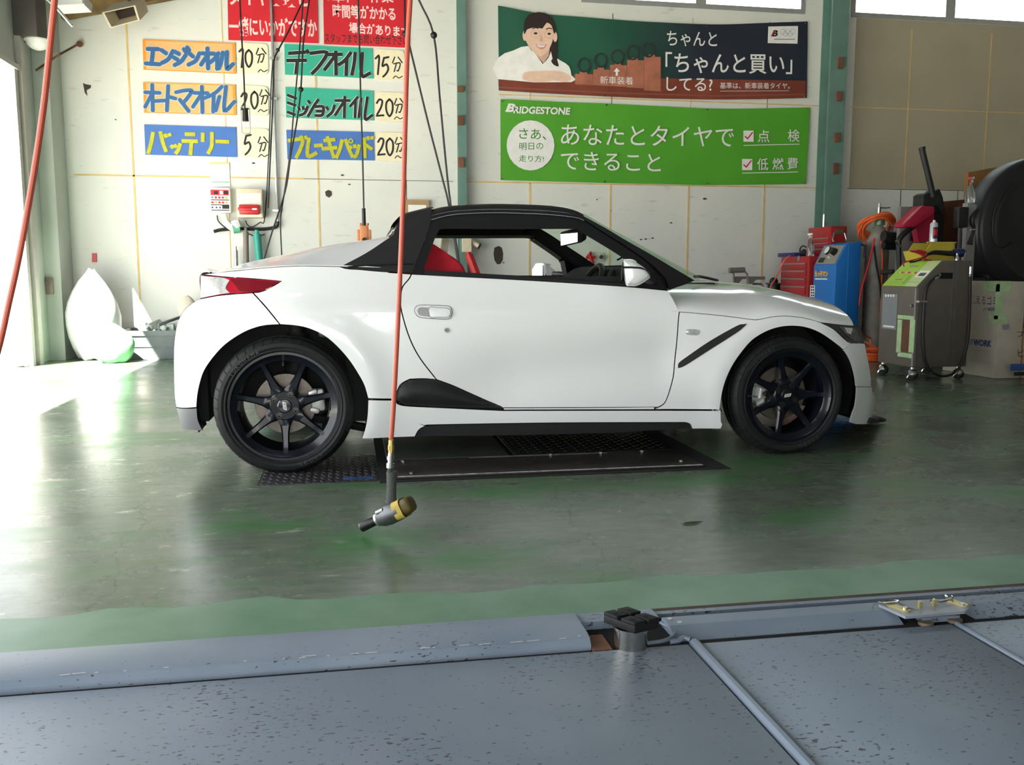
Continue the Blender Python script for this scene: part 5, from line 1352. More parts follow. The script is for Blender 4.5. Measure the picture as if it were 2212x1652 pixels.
# things seen through the car windows
t = thing('wall_pipe', 'cream pipe stub on a box, seen through the car window beside the column', 'pipe', wp(1010, 580))
b = MB(); a, c = wp(994, 505), wp(1012, 545); b.bb(a.x, c.x, WY-.24, WY-.14, c.z, a.z); b.build('mount', M_CREAMP, t, 0)
b = MB(); b.tube([wp(1005, 515, .16), wp(1034, 531, .20)], .028, 12); b.cyl(wp(1034, 531, .20), wp(1037, 532.5, .20), .03, n=12, mi=1); b.build('pipe_stub', [M_CREAMP, M_INK], t)
b = MB(); a, c = wp(1013, 551, .2), wp(1029, 592, .2); d_ = (c-a); foot = a+d_*(a.z/(a.z-c.z)); foot.z = 0
b.tube([foot, a], .045, 8); b.tube([a, a+V((-.02, 0, .05))], .03, 8); tag(b.build('red_jack_handle', M_RED, None), 'red metal handle leaning on the wall, seen through the car window', 'handle')
b = MB(); p = wp(965, 545, .12); b.tube([wp(962, 513, .05), wp(957, 560, .2), (wp(952, 590).x, WY-.4, .0)], .05, 4); tag(b.build('wooden_post', mat('grey_wood', (.25, .22, .17), .8, vary=.3), None, 0), 'grey wooden post leaning left of the green column, seen through the car window', 'post')
b = MB(); c = wp(1275, 556, .05); b.tube([wp(1272, 548, .05), wp(1281, 570, .05)], .024, 8); b.tube([wp(1266, 556, .05), wp(1286, 555, .05)], .016, 8); b.tube([wp(1274, 548, .05), wp(1278, 546, .05)], .02, 8); tag(b.build('red_valve', M_RED, None), 'red pipe valve on the wall, seen through the windscreen', 'valve')
t = thing('wall_socket', 'cream wall socket with a black plug, seen through the windscreen', 'socket', wp(1299, 556))
b = MB(); a, c = wp(1295, 546), wp(1303, 566); b.bb(a.x, c.x, WY-.02, WY-.001, c.z, a.z); b.build('plate', M_CREAMP, t, 0)
b = MB(); b.cyl(wp(1299, 555, .02), wp(1299, 555, .06), .022, n=12); b.build('plug', M_CORD, t)

# ------------------------------------------------------------------ impact wrench hanging on its red hose
WRY = -1.54
tip = at(782, 1138, Z=.024); bodyc = at(851, 1106, Z=.085); bodyc = V((bodyc.x, bodyc.y, bodyc.z))
ax = (tip-bodyc).normalized()
hosept = [(886, 0), (879, 130), (871, 420), (862, 640), (851, 860), (845, 948)]
HT = at(846, 1018, Y=bodyc.y+.0)
b = MB(); b.tube(hang(hosept, bodyc.y), .0078, 10, sub=4)
b.build('air_hose', M_HOSE, None); h = bpy.data.objects['air_hose.001']; tag(h, 'straight red air hose hanging in front of the car door down to the wrench', 'hose')
b = MB(); b.cyl(at(845, 950, Y=bodyc.y), at(844.5, 978, Y=bodyc.y), .0085, n=12); b.cyl(at(845, 962, Y=bodyc.y), at(844.7, 972, Y=bodyc.y), .0105, n=6); b.build('brass_fitting', M_BRASS, h, 30)
b = MB(); b.cyl(at(844.5, 978, Y=bodyc.y), at(843, 1010, Y=bodyc.y), .0095, n=14); b.cyl(at(844, 985, Y=bodyc.y), at(843.5, 993, Y=bodyc.y), .0115, n=14); b.cyl(at(843.2, 1000, Y=bodyc.y), at(842.8, 1010, Y=bodyc.y), .0125, n=14); b.build('hose_coupling', M_STEEL, h, 30)
M_GUN = mat('grey_tool_metal', (.13, .135, .14), .42, .7, vary=.2, scale=40)
t = thing('impact_wrench', 'air impact wrench with a long socket, upside down on the floor under the red hose', 'impact wrench', V((bodyc.x, bodyc.y, 0)))
hb = at(845, 1084, Y=bodyc.y+.01); ht = at(846.5, 1019, Y=bodyc.y)
b = MB(); b.lathe([(.0005, -.002), (.0165, -.002), (.0175, .004), (.0165, .02), (.0155, .05), (.016, .08), (.019, (hb-ht).length), (.0005, (hb-ht).length)], ht, hb-ht, 20); b.cyl(at(842.5, 1008, Y=bodyc.y), at(841.5, 1020, Y=bodyc.y), .008, n=12); b.build('handle', mat('textured_grip', (.07, .075, .075), .6, bump=.6, bscale=400), t, 40)
b = MB(); L = (tip-bodyc).length
b.lathe([(.0005, -.035), (.028, -.035), (.033, -.028), (.034, .02), (.031, .045), (.024, .060), (.0005, .060)], bodyc, ax, 24); b.build('motor_body', M_GUN, t, 40)
b = MB(); b.lathe([(.0005, .058), (.0235, .058), (.0225, .068), (.016, .074), (.012, .075), (.012, .080), (.0005, .080)], bodyc, ax, 24); b.build('nose', mat('polished_nose', (.62, .62, .60), .25, .9), t, 40)
b = MB(); q = bodyc-ax*.036; side = ax.cross(V((0, 0, 1))).normalized(); upv = side.cross(ax)
R = M((side, ax, upv)).transposed()
b.box(q-ax*.018+upv*.002, (.056, .05, .054), R, .018, seg=4); b.build('rear_cover', mat('worn_yellow', (.085, .058, .010), .5, vary=.4, scale=30), t)
b = MB(); b.box(bodyc-ax*.030, (.064, .006, .062), R, .018, seg=4); b.build('gasket', mat('yellow_gasket', (.45, .33, .06), .6), t)
b = MB(); tg = bodyc+ax*.02+V((0, 0, .045)); b.box(tg, (.012, .018, .045), R, .004); b.build('trigger', M_BLACK, t)
for (s_, f_) in ((-.022, .03), (.022, .03)):
    b = MB(); q = bodyc+side*s_+ax*.035+upv*.022; b.cyl(q-ax*.015, q+ax*.012, .007, n=10); b.build('bolt', M_STEEL, t)
t2 = thing('impact_socket', 'long black hex socket on the nose of the air wrench, touching the floor', 'socket', V((tip.x, tip.y, 0)))
b = MB(); d0 = L-.075
b.lathe([(.0005, .078), (.0095, .078), (.0095, L-.070), (.015, L-.058), (.0165, L-.01), (.0165, L), (.0125, L)], bodyc, ax, 24); 
for k in range(12):
    pass
b.lathe([(.0125, L), (.0105, L-.004), (.0095, L-.03), (.0005, L-.03)], bodyc, ax, 6); b.build('socket_body', mat('black_socket', (.022, .022, .024), .4, .6), t2, 40)
b = MB(); b.lathe([(.0118, L+.0006), (.0160, L+.0006), (.0168, L-.002)], bodyc, ax, 24); b.build('worn_rim', M_STEEL, t2, 40)
# bent wire on the floor
b = MB(); b.tube([at(x, y, Z=.004) for x, y in ((1518, 1127), (1500, 1127), (1480, 1129), (1476, 1131), (1485, 1131), (1503, 1129), (1512, 1129))], .0022, 5, sub=4); tag(b.build('bent_wire', M_STEEL, None), 'little bent wire lying on the green floor', 'wire')
# ------------------------------------------------------------------ plates under the car and the blue lift in front
M_IRON = mat('dark_iron_plate', (.035, .030, .030), .5, .4, vary=.35, scale=9, bump=.2, bscale=40)
M_IRONG = mat('worn_green_plate', (.075, .085, .065), .5, vary=.3, scale=6)
M_PIT = mat('dark_gap', (.006, .006, .006), .9, vary=0)
M_WLINE = mat('worn_white_line', (.50, .47, .45), .7, vary=.5, scale=30)
def lift_paint(name='blue_grey_lift_paint', lo=.838, hi=.856):
    m, nt, b = bsdf(name); N, L = nt.nodes, nt.links
    tc = N.new('ShaderNodeTexCoord')
    n1 = N.new('ShaderNodeTexNoise'); n1.inputs['Scale'].default_value = 3.0; n1.inputs['Detail'].default_value = 8; L.new(tc.outputs['Object'], n1.inputs['Vector'])
    r1 = N.new('ShaderNodeValToRGB'); e = r1.color_ramp.elements; e[0].position, e[0].color, e[1].position, e[1].color = .3, (.165, .21, .275, 1), .72, (.23, .275, .34, 1); L.new(n1.outputs['Fac'], r1.inputs['Fac'])
    n2 = N.new('ShaderNodeTexNoise'); n2.inputs['Scale'].default_value = 130; n2.inputs['Detail'].default_value = 4; mp = N.new('ShaderNodeMapping'); mp.inputs['Scale'].default_value = (.45, 1, 1); L.new(tc.outputs['Object'], mp.inputs['Vector']); L.new(mp.outputs['Vector'], n2.inputs['Vector'])
    n3 = N.new('ShaderNodeTexNoise'); n3.inputs['Scale'].default_value = 2.4; n3.inputs['Detail'].default_value = 3; L.new(tc.outputs['Object'], n3.inputs['Vector'])
    ad = N.new('ShaderNodeMath'); ad.operation = 'MULTIPLY_ADD'; ad.inputs[1].default_value = .40; L.new(n3.outputs['Fac'], ad.inputs[0]); L.new(n2.outputs['Fac'], ad.inputs[2])
    r2 = N.new('ShaderNodeValToRGB'); e = r2.color_ramp.elements; e[0].position, e[0].color, e[1].position, e[1].color = lo, (0, 0, 0, 1), hi, (1, 1, 1, 1); L.new(ad.outputs[0], r2.inputs['Fac'])
    mx = N.new('ShaderNodeMixRGB'); L.new(r2.outputs[0], mx.inputs[0]); L.new(r1.outputs[0], mx.inputs[1]); mx.inputs[2].default_value = (.05, .05, .055, 1)
    n4 = N.new('ShaderNodeTexNoise'); n4.inputs['Scale'].default_value = 26; n4.inputs['Detail'].default_value = 9; n4.inputs['Roughness'].default_value = .7; L.new(mp.outputs['Vector'], n4.inputs['Vector'])
    r4 = N.new('ShaderNodeValToRGB'); e = r4.color_ramp.elements; e[0].position, e[0].color, e[1].position, e[1].color = .64, (0, 0, 0, 1), .78, (.55, .55, .55, 1); L.new(n4.outputs['Fac'], r4.inputs['Fac'])
    m2 = N.new('ShaderNodeMixRGB'); L.new(r4.outputs[0], m2.inputs[0]); L.new(mx.outputs[0], m2.inputs[1]); m2.inputs[2].default_value = (.34, .36, .38, 1)
    L.new(m2.outputs[0], b.inputs['Base Color']); b.inputs['Roughness'].default_value = .46
    return m
M_LIFT = lift_paint(); M_BEAM = lift_paint('blue_grey_beam_paint', .90, .915)
M_GOLD = mat('yellow_zinc', (.60, .50, .22), .35, .8, vary=.2, scale=30)

def plate(name, x0, x1, y0, y1, z0, z1, m, label, cat, bev=.003):
    b = MB(); b.bb(x0, x1, y0, y1, z0, z1, bev=bev); o = b.build(name, m, None); tag(o, label, cat); return o
# dark recess plate first
b = MB(); b.bb(.385, 1.90, -.965, .97, .0005, .003); tag(b.build('trim_2', M_PIT, None, 0), kind='structure')
ch = plate('chequer_plate', -.10, .380, -.93, -.40, .0002, .003, mat('chequer_steel', (.055, .052, .058), .42, .5, vary=.3, scale=12), 'dark chequered steel plate under the rear wheel', 'floor plate')
b = MB()
for i in range(16):
    for j in range(17):
        x = -.085+.030*i; y = -.915+.030*j
        b.box((x, y, .0028), (.020, .006, .003), rot('Z', 45 if (i+j) % 2 else -45))
b.build('raised_pattern', mat('chequer_ridge', (.13, .125, .13), .35, .6), ch, 0)
b = MB(); b.box((.30, -.87, .0036), (.12, .05, .0012)); b.build('blue_paint_mark', mat('blue_mark', (.03, .07, .22), .5, vary=.5, scale=30), ch, 0)
for sy, wh in ((1, 'near'), (-1, 'far')):
    lab = 'long dark bolted plate with a worn white edge under the car sill' if sy > 0 else 'long dark bolted plate under the far side of the car'
    y0, y1 = (-.925, -.57) if sy > 0 else (.57, .925)
    o = plate('lift_plate', .432, 1.80, y0, y1, .003, .012, M_IRON, lab, 'floor plate')
    b = MB(); ye = y0 if sy > 0 else y1
    b.bb(.46, 1.79, ye+.004*sy if sy > 0 else ye-.016, ye+.016 if sy > 0 else ye-.004, .012, .0128); b.build('white_edge', M_WLINE, o, 0)
    b = MB(); yi = y1 if sy > 0 else y0
    b.bb(.80, 1.45, min(yi, yi-.025*sy), max(yi, yi-.025*sy), .012, .0128); b.build('worn_edge', mat('grey_wear', (.22, .22, .21), .6, vary=.4, scale=20), o, 0)
    for (x, y) in ((.50, y1-.05), (.52, y0+.06), (1.18, y1-.02), (1.42, y1-.02), (1.62, y1-.02), (1.72, y0+.09)):
        q = MB(); q.cyl((x, y, .012), (x, y, .019), .010, n=6); q.build('bolt', M_STEEL, o)
plate('lift_plate', .43, .995, -.545, .545, .003, .009, M_IRONG, 'worn greenish cover plate in the middle below the car sill', 'floor plate')
o = plate('lift_plate', 1.018, 1.80, -.545, .545, .003, .009, M_IRON, 'dark chequered cover plate below the front half of the car sill', 'floor plate')
b = MB()
for i in range(26):
    for j in range(36):
        if (i+j) % 2: b.box((1.03+.03*i, -.53+.03*j, .0095), (.018, .005, .002), rot('Z', 45 if i % 2 else -45))
b.build('raised_pattern', M_IRON, o, 0)

# painted band and brown joint along the lift
def band_mat():
    m, nt, b = bsdf('fresh_green_band'); N, L = nt.nodes, nt.links
    tc = N.new('ShaderNodeTexCoord'); n = N.new('ShaderNodeTexNoise'); n.inputs['Scale'].default_value = 5; n.inputs['Detail'].default_value = 7; L.new(tc.outputs['Object'], n.inputs['Vector'])
    r = N.new('ShaderNodeValToRGB'); e = r.color_ramp.elements; e[0].position, e[0].color, e[1].position, e[1].color = .35, (.10, .215, .13, 1), .7, (.16, .275, .18, 1); L.new(n.outputs['Fac'], r.inputs['Fac']); L.new(r.outputs[0], b.inputs['Base Color']); b.inputs['Roughness'].default_value = .4
    return m
b = MB(); rnd = random.Random(2); top = []
for i in range(60):
    x = -1.2+4.6*i/59; top.append(V((x, -2.262+.012*math.sin(x*7)+.012*math.sin(x*17+1)+rnd.uniform(-.004, .004)+(.03 if -.35 < x < .05 else 0), .0012)))
b.f([b.bm.verts.new(p) for p in top]+[b.bm.verts.new(p) for p in (V((3.4, -2.49, .0012)), V((-1.2, -2.49, .0012)))])
tag(b.build('trim_3', band_mat(), None, 0), kind='structure')
b = MB(); b.bb(-1.2, 3.4, -2.527, -2.484, 0, .003); tag(b.build('trim_4', mat('brown_joint', (.085, .060, .050), .8, vary=.3, scale=20), None, 0), kind='structure')

# the blue lift
b = MB(); b.bb(-1.2, 3.4, -4.2, -2.528, .0004, .002); tag(b.build('trim_5', M_PIT, None, 0), kind='structure')
LF = 'blue-grey lift platform plates'
def lift_plate(x0, x1, label):
    o = plate('lift_deck_plate', x0, x1, -4.0, -2.722, .002, .010, M_LIFT, label, 'lift plate', .003); return o
lift_plate(-1.2, 1.022, 'largest blue-grey lift deck plate, pitted, in front of the long beam')
o = lift_plate(1.052, 1.690, 'blue-grey lift deck plate between the two dark seams, in front of the rubber pad')
b = MB(); b.tube([(1.040, -2.715, .006), (1.040, -3.2, .006), (1.040, -4.0, .006)], .0135, 10); b.build('rolled_edge', mat('light_blue_edge', (.17, .21, .27), .35), o)
o = lift_plate(1.712, 3.4, 'blue-grey lift deck plate beside the latch plate')
b = MB(); b.tube([(1.706, -2.72, .007), (1.706, -3.4, .007), (1.706, -4.0, .007)], .007, 8); b.build('rolled_edge', mat('light_blue_edge', (.17, .21, .27), .35), o)
# long beam with a rounded front
t = thing('lift_beam', 'long blue-grey hollow beam of the lift, chipped along its rounded edge', 'lift beam', (-.2, -2.62, 0))
b = MB(); prof = [(-2.535, .002), (-2.535, .026), (-2.545, .030), (-2.665, .030), (-2.685, .026), (-2.698, .014), (-2.700, .002)]
X0, X1 = -1.2, .800
A = [(X0, y, z) for y, z in prof]; B_ = [(X1-.0*(y+2.535), y, z) for y, z in prof]
b.grid([A, B_]); b.poly(A[::-1]); b.poly(B_); b.build('beam_shell', M_BEAM, t, 30)
b = MB(); b.bb(-1.2, .79, -2.533, -2.529, .002, .022); b.build('back_flange', M_LIFT, t, 0)
rnd = random.Random(9); b = MB()
for k in range(26):
    x = rnd.uniform(-.45, .78); y = -2.681+rnd.uniform(-.004, .004); l = rnd.uniform(.004, .03)
    b.poly([(x, y-.002, .0278+.0006), (x+l, y-.001, .0284), (x+l*.9, y+.002, .0292), (x, y+.001, .0290)])
b.build('paint_chips', mat('chip_pale', (.5, .5, .5), .6), t, 0)
# swing arm to the right of the pad
t = thing('swing_arm_beam', 'blue-grey swing arm of the lift running from rubber pad to latch plate', 'lift beam', (1.3, -2.64, 0))
b = MB(); prof = [(-2.590, .002), (-2.590, .022), (-2.594, .024), (-2.645, .024), (-2.650, .022), (-2.690, .004), (-2.690, .002)]
A = [(1.005, y, z) for y, z in prof]; B_ = [(1.585, y, z) for y, z in prof]; b.grid([A, B_]); b.poly(A[::-1]); b.poly(B_); b.build('arm_shell', M_BEAM, t, 20)
b = MB(); A = [(1.78, y, z) for y, z in prof]; B_ = [(3.3, y, z) for y, z in prof]; b.grid([A, B_]); b.poly(A[::-1]); b.poly(B_); b.build('arm_extension', M_LIFT, t, 20)
b = MB(); b.bb(.86, 3.3, -2.548, -2.530, .002, .014); b.build('back_rail', M_LIFT, t, 0)
for (x, y) in ((1.02, -2.607), (1.035, -2.632)):
    b = MB(); b.cyl((x, y, .024), (x, y, .0255), .006, n=12); b.build('screw', M_STEEL, t)
# cradle round the pad
b = MB(); ring = [(1.000, -2.598), (1.012, -2.640), (1.005, -2.675), (.975, -2.700), (.930, -2.708), (.875, -2.708)]
b.tube([(x, y, .013) for x, y in ring], .0045, 8, sub=5); b.tube([(.985, -2.705, .010), (1.005, -2.705, .012), (1.02, -2.70, .016), (1.032, -2.71, .014)], .006, 8, sub=4); b.build('pad_cradle', mat('light_blue_edge', (.17, .21, .27), .35), t)
b = MB(); b.bb(.80, 1.0, -2.585, -2.53, .002, .022); b.build('cradle_back', M_LIFT, t, 0)
b = MB(); b.bb(.802, .845, -2.715, -2.63, .002, .008); b.build('rusty_floor', M_RUST, t, 0)
# pad
t = thing('lift_pad', 'black cross-cut rubber lift pad on a shiny steel post', 'lift pad', (.89, -2.655, 0))
ZT = .083
Cn = [at(x, y, Z=ZT) for x, y in ((1303.4, 1320.7), (1371.9, 1345), (1422.8, 1333), (1356, 1309))]
cen = sum(Cn, V((0, 0, 0)))/4
e1 = ((Cn[1]-Cn[0])+(Cn[2]-Cn[3]))/4; e2 = ((Cn[3]-Cn[0])+(Cn[2]-Cn[1]))/4
def quad_(u0, u1, v0, v1): return [cen+e1*u+e2*v for u, v in ((u0, v0), (u1, v0), (u1, v1), (u0, v1))]
b = MB(); b.prism([p+V((0, 0, -.026)) for p in quad_(-1, 1, -1, 1)], (0, 0, .018), bev=.0015)
for (u0, u1) in ((-1, -.13), (.13, 1)):
    for (v0, v1) in ((-1, -.13), (.13, 1)): b.prism([p+V((0, 0, -.009)) for p in quad_(u0, u1, v0, v1)], (0, 0, .009), bev=.0012)
b.build('rubber_block', M_RUBBER, t, 30)
for u in (-.55, .55):
    for v in (-.55, .55):
        b = MB(); q = cen+e1*u+e2*v; b.cyl(q+V((0, 0, -.003)), q+V((0, 0, .0004)), .0055, n=12); b.build('bolt_hole', M_PIT, t)
b = MB(); pc = at(1363, 1400, Z=.004); pc = V((cen.x, cen.y, 0))
b.cyl((pc.x, pc.y, .002), (pc.x, pc.y, ZT-.026), .038, n=36); b.cyl((pc.x, pc.y, ZT-.031), (pc.x, pc.y, ZT-.026), .041, n=36); b.build('steel_post', mat('zinc_post', (.60, .60, .54), .22, 1.0, vary=.15, scale=20), t, 40)
# latch plate with links, pins and clips
t = thing('latch_plate', 'grey latch plate with golden links, pins and wire clips on the lift arm', 'latch', (1.68, -2.62, 0))
ZL = .034
PL = [at(x, y, Z=ZL) for x, y in ((1898, 1304.6), (1955.5, 1331), (2085, 1320), (2094, 1312.5), (2079.6, 1301), (2059, 1292), (1936, 1297))]
b = MB(); b.prism([p+V((0, 0, -.007)) for p in PL], (0, 0, .007), bev=.001); b.build('plate', mat('grey_lift_plate', (.27, .30, .34), .4, vary=.1), t, 20)
def lk(a, c, w, z0, z1, m, name):
    A, C_ = at(*a, Z=z0), at(*c, Z=z0); d = (C_-A); n_ = V((-d.y, d.x, 0)).normalized()*w; pts = []
    for (o_, s_) in ((A, -1), (C_, 1)):
        dd = d.normalized()*w*s_
        for k in range(7):
            th = -math.pi/2+math.pi*k/6
            pts.append(o_+dd*math.cos(th)+n_*math.sin(th)*s_)
    b = MB(); b.prism(pts, (0, 0, z1-z0)); return b.build(name, m, t, 30)
lk((1925, 1308), (1957, 1319), .010, ZL, ZL+.004, M_GOLD, 'link'); lk((2052, 1298), (2082, 1308), .010, ZL, ZL+.004, M_GOLD, 'link')
for (x, y) in ((1955, 1314), (2079, 1306)):
    b = MB(); p = at(x, y, Z=ZL+.004); b.cyl(p, p+V((0, 0, .004)), .006, n=14); b.build('pin', M_CHROME, t)
for (x, y, m) in ((1987, 1312, M_GOLD), (2018, 1308, M_GOLD)):
    b = MB(); p = at(x, y, Z=ZL); b.box(p+V((0, 0, .008)), (.008, .008, .016)); b.build('stop', m, t)
b = MB(); b.tube([at(x, y, Z=ZL+.008) for x, y in ((2010, 1303), (2014, 1294), (2022, 1296), (2030, 1300), (2046, 1297), (2058, 1292), (2056, 1287))], .0022, 6, sub=4); b.sphere(at(2045, 1287, Z=ZL+.012), .006, n=10); b.build('clip', M_CHROME, t)
b = MB(); b.tube([at(x, y, Z=ZL+.006) for x, y in ((1886, 1314), (1892, 1304), (1905, 1297), (1936, 1296), (1938, 1300), (1912, 1302), (1896, 1300))], .0022, 6, sub=4); b.tube([at(x, y, Z=ZL+.006) for x, y in ((1936, 1300), (1950, 1306), (1962, 1312), (1985, 1318))], .0016, 6); b.build('clip', M_CHROME, t)
b = MB(); b.box(at(2025, 1332, Z=.012)+V((0, 0, 0)), (.10, .03, .014)); b.build('under_block', M_LIFT, t, 0)
for (x, y) in ((2000, 1349), (2062, 1343)):
    b = MB(); p = at(x, y, Z=.004); b.cyl(p, p+V((0, 0, .008)), .018, n=18); b.build('roller', mat('brass_roller', (.28, .22, .15), .5, .5), t)
# ------------------------------------------------------------------ machines and clutter on the far side
M_ACG = mat('brown_grey_cabinet', (.125, .108, .092), .45, vary=.1, scale=8)
M_LIME = mat('lime_panel', (.35, .55, .05), .4, vary=.1)
M_LIMEP = mat('pale_lime_label', (.52, .62, .28), .5, vary=.05)
M_TAPE = mat('pale_green_tape', (.42, .58, .32), .6, vary=.15, scale=20)
M_BLUEM = mat('bright_blue_paint', (.012, .16, .52), .35, vary=.06, scale=6)
M_CABR = mat('tool_cabinet_red', (.36, .016, .020), .35, vary=.1, scale=6)
M_GUN2 = mat('dark_machine_black', (.012, .012, .013), .45, vary=.2)
M_CYL = mat('worn_grey_cylinder', (.27, .25, .22), .6, vary=.25, scale=9)
M_ORC = mat('orange_cord', (.80, .12, .02), .45, vary=.08)
M_CLEAR = mat('clear_bottle', (.85, .88, .86), .08, trans=.9, vary=0)
M_BOXC = mat('pale_cardboard', (.50, .45, .37), .8, vary=.12, scale=6)
M_BOXB = mat('brown_cardboard', (.45, .30, .17), .8, vary=.1, scale=6)
M_YBIN = mat('yellow_plastic_bin', (.52, .42, .05), .45, vary=.06)
M_BLUEI = mat('blue_print', (.03, .07, .25), .6)

# --- service machine on castors
XF, YS0, YS1 = 4.63, 1.79, 2.27
t = thing('service_machine', 'brown-grey service machine on castors with a sloping lime control panel', 'machine', (4.86, 2.03, 0))
zt0 = at(1987, 621, Y=YS0).z; q = at(2037, 562, Y=YS0); xb = at(2093, 700, Y=YS0).x; zb = .105
pf = [(XF, zb), (XF, zt0), (q.x, q.z), (xb, q.z), (xb, zb)]
b = MB(); b.prism([(x, YS0, z) for x, z in pf], (0, YS1-YS0, 0), bev=.008); b.build('cabinet', M_ACG, t, 30)
b = MB(); b.bb(XF-.003, XF+.02, YS0-.004, YS0+.014, zb+.01, zt0-.005); b.build('corner_trim', mat('grey_edge_trim', (.30, .28, .27), .4, .4), t, 0)
b = MB(); xs_ = at(2052, 700, Y=YS0).x; b.bb(xs_, xs_+.006, YS0-.004, YS0+.001, zb+.01, q.z-.02); b.bb(xs_+.04, xs_+.043, YS0-.003, YS0+.001, zb+.01, q.z-.02); b.build('side_seam', M_STEEL, t, 0)
sd_ = (V((q.x, 0, q.z))-V((XF, 0, zt0))); sn = V((-sd_.z, 0, sd_.x)).normalized()
def sl(u, v, o=.004): return V((XF, 0, zt0))+sd_*v+sn*o+V((0, YS1+(YS0-YS1)*u, 0))
def slq(b, u0, u1, v0, v1, o, mi=0): b.poly([sl(u0, v0, o), sl(u1, v0, o), sl(u1, v1, o), sl(u0, v1, o)], mi)
b = MB(); b.prism([sl(.02, .03, .001), sl(.66, .03, .001), sl(.66, .97, .001), sl(.02, .97, .001)], sn*.004); pn = b.build('control_panel', M_LIME, t, 0)
b = MB(); b.prism([sl(.66, .03, .001), sl(.98, .03, .001), sl(.98, .97, .001), sl(.66, .97, .001)], sn*.004); b.build('label_strip', M_LIMEP, t, 0)
b = MB()
slq(b, .30, .52, .74, .80, .0055, 0)
for u in (.22, .40, .58): slq(b, u, u+.07, .50, .56, .0055, 1); slq(b, u-.04, u-.02, .51, .55, .0055, 2)
slq(b, .20, .94, .17, .185, .0058, 3)
for k in range(4): slq(b, .24+.05*k, .27+.05*k, .25, .28, .0055, 4)
slq(b, .52, .60, .10, .42, .0055, 5)
b.build('panel_print', [mat('grey_print', (.25, .30, .28)), M_REDS, M_WINK, mat('cyan_print', (.1, .4, .45)), M_INK, mat('lime_dark', (.20, .42, .05))], pn, 0, recalc=False)
b = MB(); slq(b, .70, .97, .36, .60, .0056, 0); slq(b, .75, .93, .40, .52, .006, 1); b.build('sticker', [M_PAPER, mat('photo_print', (.08, .07, .06), .6, vary=.6, scale=60)], t, 0, recalc=False)
def fq(b, px0, py0, px1, py1, th, mi=0):
    """rectangle on the front (plane x = XF) traced in the photo"""
    a, c = at(px0, py0, X=XF), at(px1, py1, X=XF)
    b.bb(XF-th, XF+.001, min(a.y, c.y), max(a.y, c.y), min(a.z, c.z), max(a.z, c.z), mi=mi)
b = MB(); fq(b, 1908, 634, 1936, 712, .003); b.build('grey_plate', mat('grey_plate_paint', (.22, .23, .25), .5), t, 0)
b = MB()
for k in range(4): fq(b, 1913+5.5*k, 636, 1916+5.5*k, 641, .0042)
fq(b, 1909, 702, 1932, 708, .0042); b.build('white_marks', M_WINK, t, 0)
b = MB()
for r_ in ((1940, 680, 1975, 691), (1940, 760, 1970, 774), (1940, 690, 1946, 762), (1967, 690, 1974, 762)): fq(b, *r_, .004)
b.build('tape_frame', M_TAPE, t, 0)
b = MB(); fq(b, 1946, 690, 1967, 761, .0025); b.build('brown_window', mat('brown_window', (.13, .055, .03), .4, vary=.2), t, 0)
b = MB(); a = at(1975, 660, X=XF); b.cyl((XF, YS0+.035, a.z), (XF-.02, YS0+.035, a.z), .012, n=12); b.build('lock', M_STEEL, t)
b = MB(); a, c = at(2031, 589, Y=YS0), at(2057, 602, Y=YS0); b.bb(a.x, c.x, YS0-.003, YS0+.001, c.z, a.z); b.build('handle_slot', M_PIT, t, 0)
ho = [(2028, 594), (2014, 604), (2001, 624), (1996, 670), (1994, 725), (1998, 775), (2012, 802), (2035, 812), (2060, 806), (2078, 782), (2090, 740), (2094, 690), (2096, 630), (2096, 592)]
b = MB(); b.tube([at(x, y, Y=YS0-.035) for x, y in ho], .010, 8, sub=4); hz = b.build('hose', M_CORD, t)
b = MB(); b.tube([at(2030, 592, Y=YS0-.03), at(2018, 602, Y=YS0-.035)], .012, 10); b.build('hose_end', M_CHROME, hz); b = MB(); b.tube([at(2096, 596, Y=YS0-.035), at(2097, 576, Y=YS0-.03)], .010, 10); b.build('hose_end', M_CHROME, hz)
b = MB(); p = at(1996, 651, Y=YS0-.03); b.bb(p.x-.05, p.x+.02, YS0-.045, YS0, p.z-.008, p.z+.008); b.build('hose_clamp', M_CHROME, t, 0)
for (x, y0, y1) in ((2066, 562, 576),):
    b = MB(); p, r_ = at(x, y1, Y=YS0+.03), at(x, y0, Y=YS0+.03); b.lathe([(.0005, 0), (.016, 0), (.016, .02), (.010, .03), (.009, .05), (.005, .055), (.0005, .055)], (p.x, p.y, q.z), (0, 0, 1), 14); b.build('valve_knob', M_CHROME, t)
b = MB(); p = at(2077, 570, Y=YS0+.03); b.tube([(p.x, p.y, q.z), (p.x+.02, p.y, q.z+.03), (p.x+.04, p.y+.01, q.z+.06)], .007, 8); b.build('valve_lever', M_CHROME, t)
for (x, y, k) in ((XF+.03, YS0+.04, 0), (XF+.03, YS1-.04, 1), (xb-.04, YS0+.04, 2), (xb-.04, YS1-.04, 3)):
    b = MB(); r_ = .042; b.lathe([(.0005, -.018), (r_-.006, -.018), (r_, -.012), (r_, .012), (r_-.006, .018), (.0005, .018)], (x, y, r_), (.8, .6, 0), 22); cw_ = b.build('caster', M_RUBBER, t, 40)
    b = MB(); b.lathe([(.034, 0), (.030, .02), (.010, .03), (.0005, .03)], (x-.012, y-.016, r_+.012), (-.35, -.5, .55), 16); b.cyl((x, y, r_+.02), (x, y, zb+.004), .018, n=12); b.tube([(x-.02, y-.02, r_+.01), (x-.05, y-.02, r_-.004), (x-.055, y-.015, r_-.02)], .006, 6); b.build('caster_fork', M_CHROME, cw_, 40)
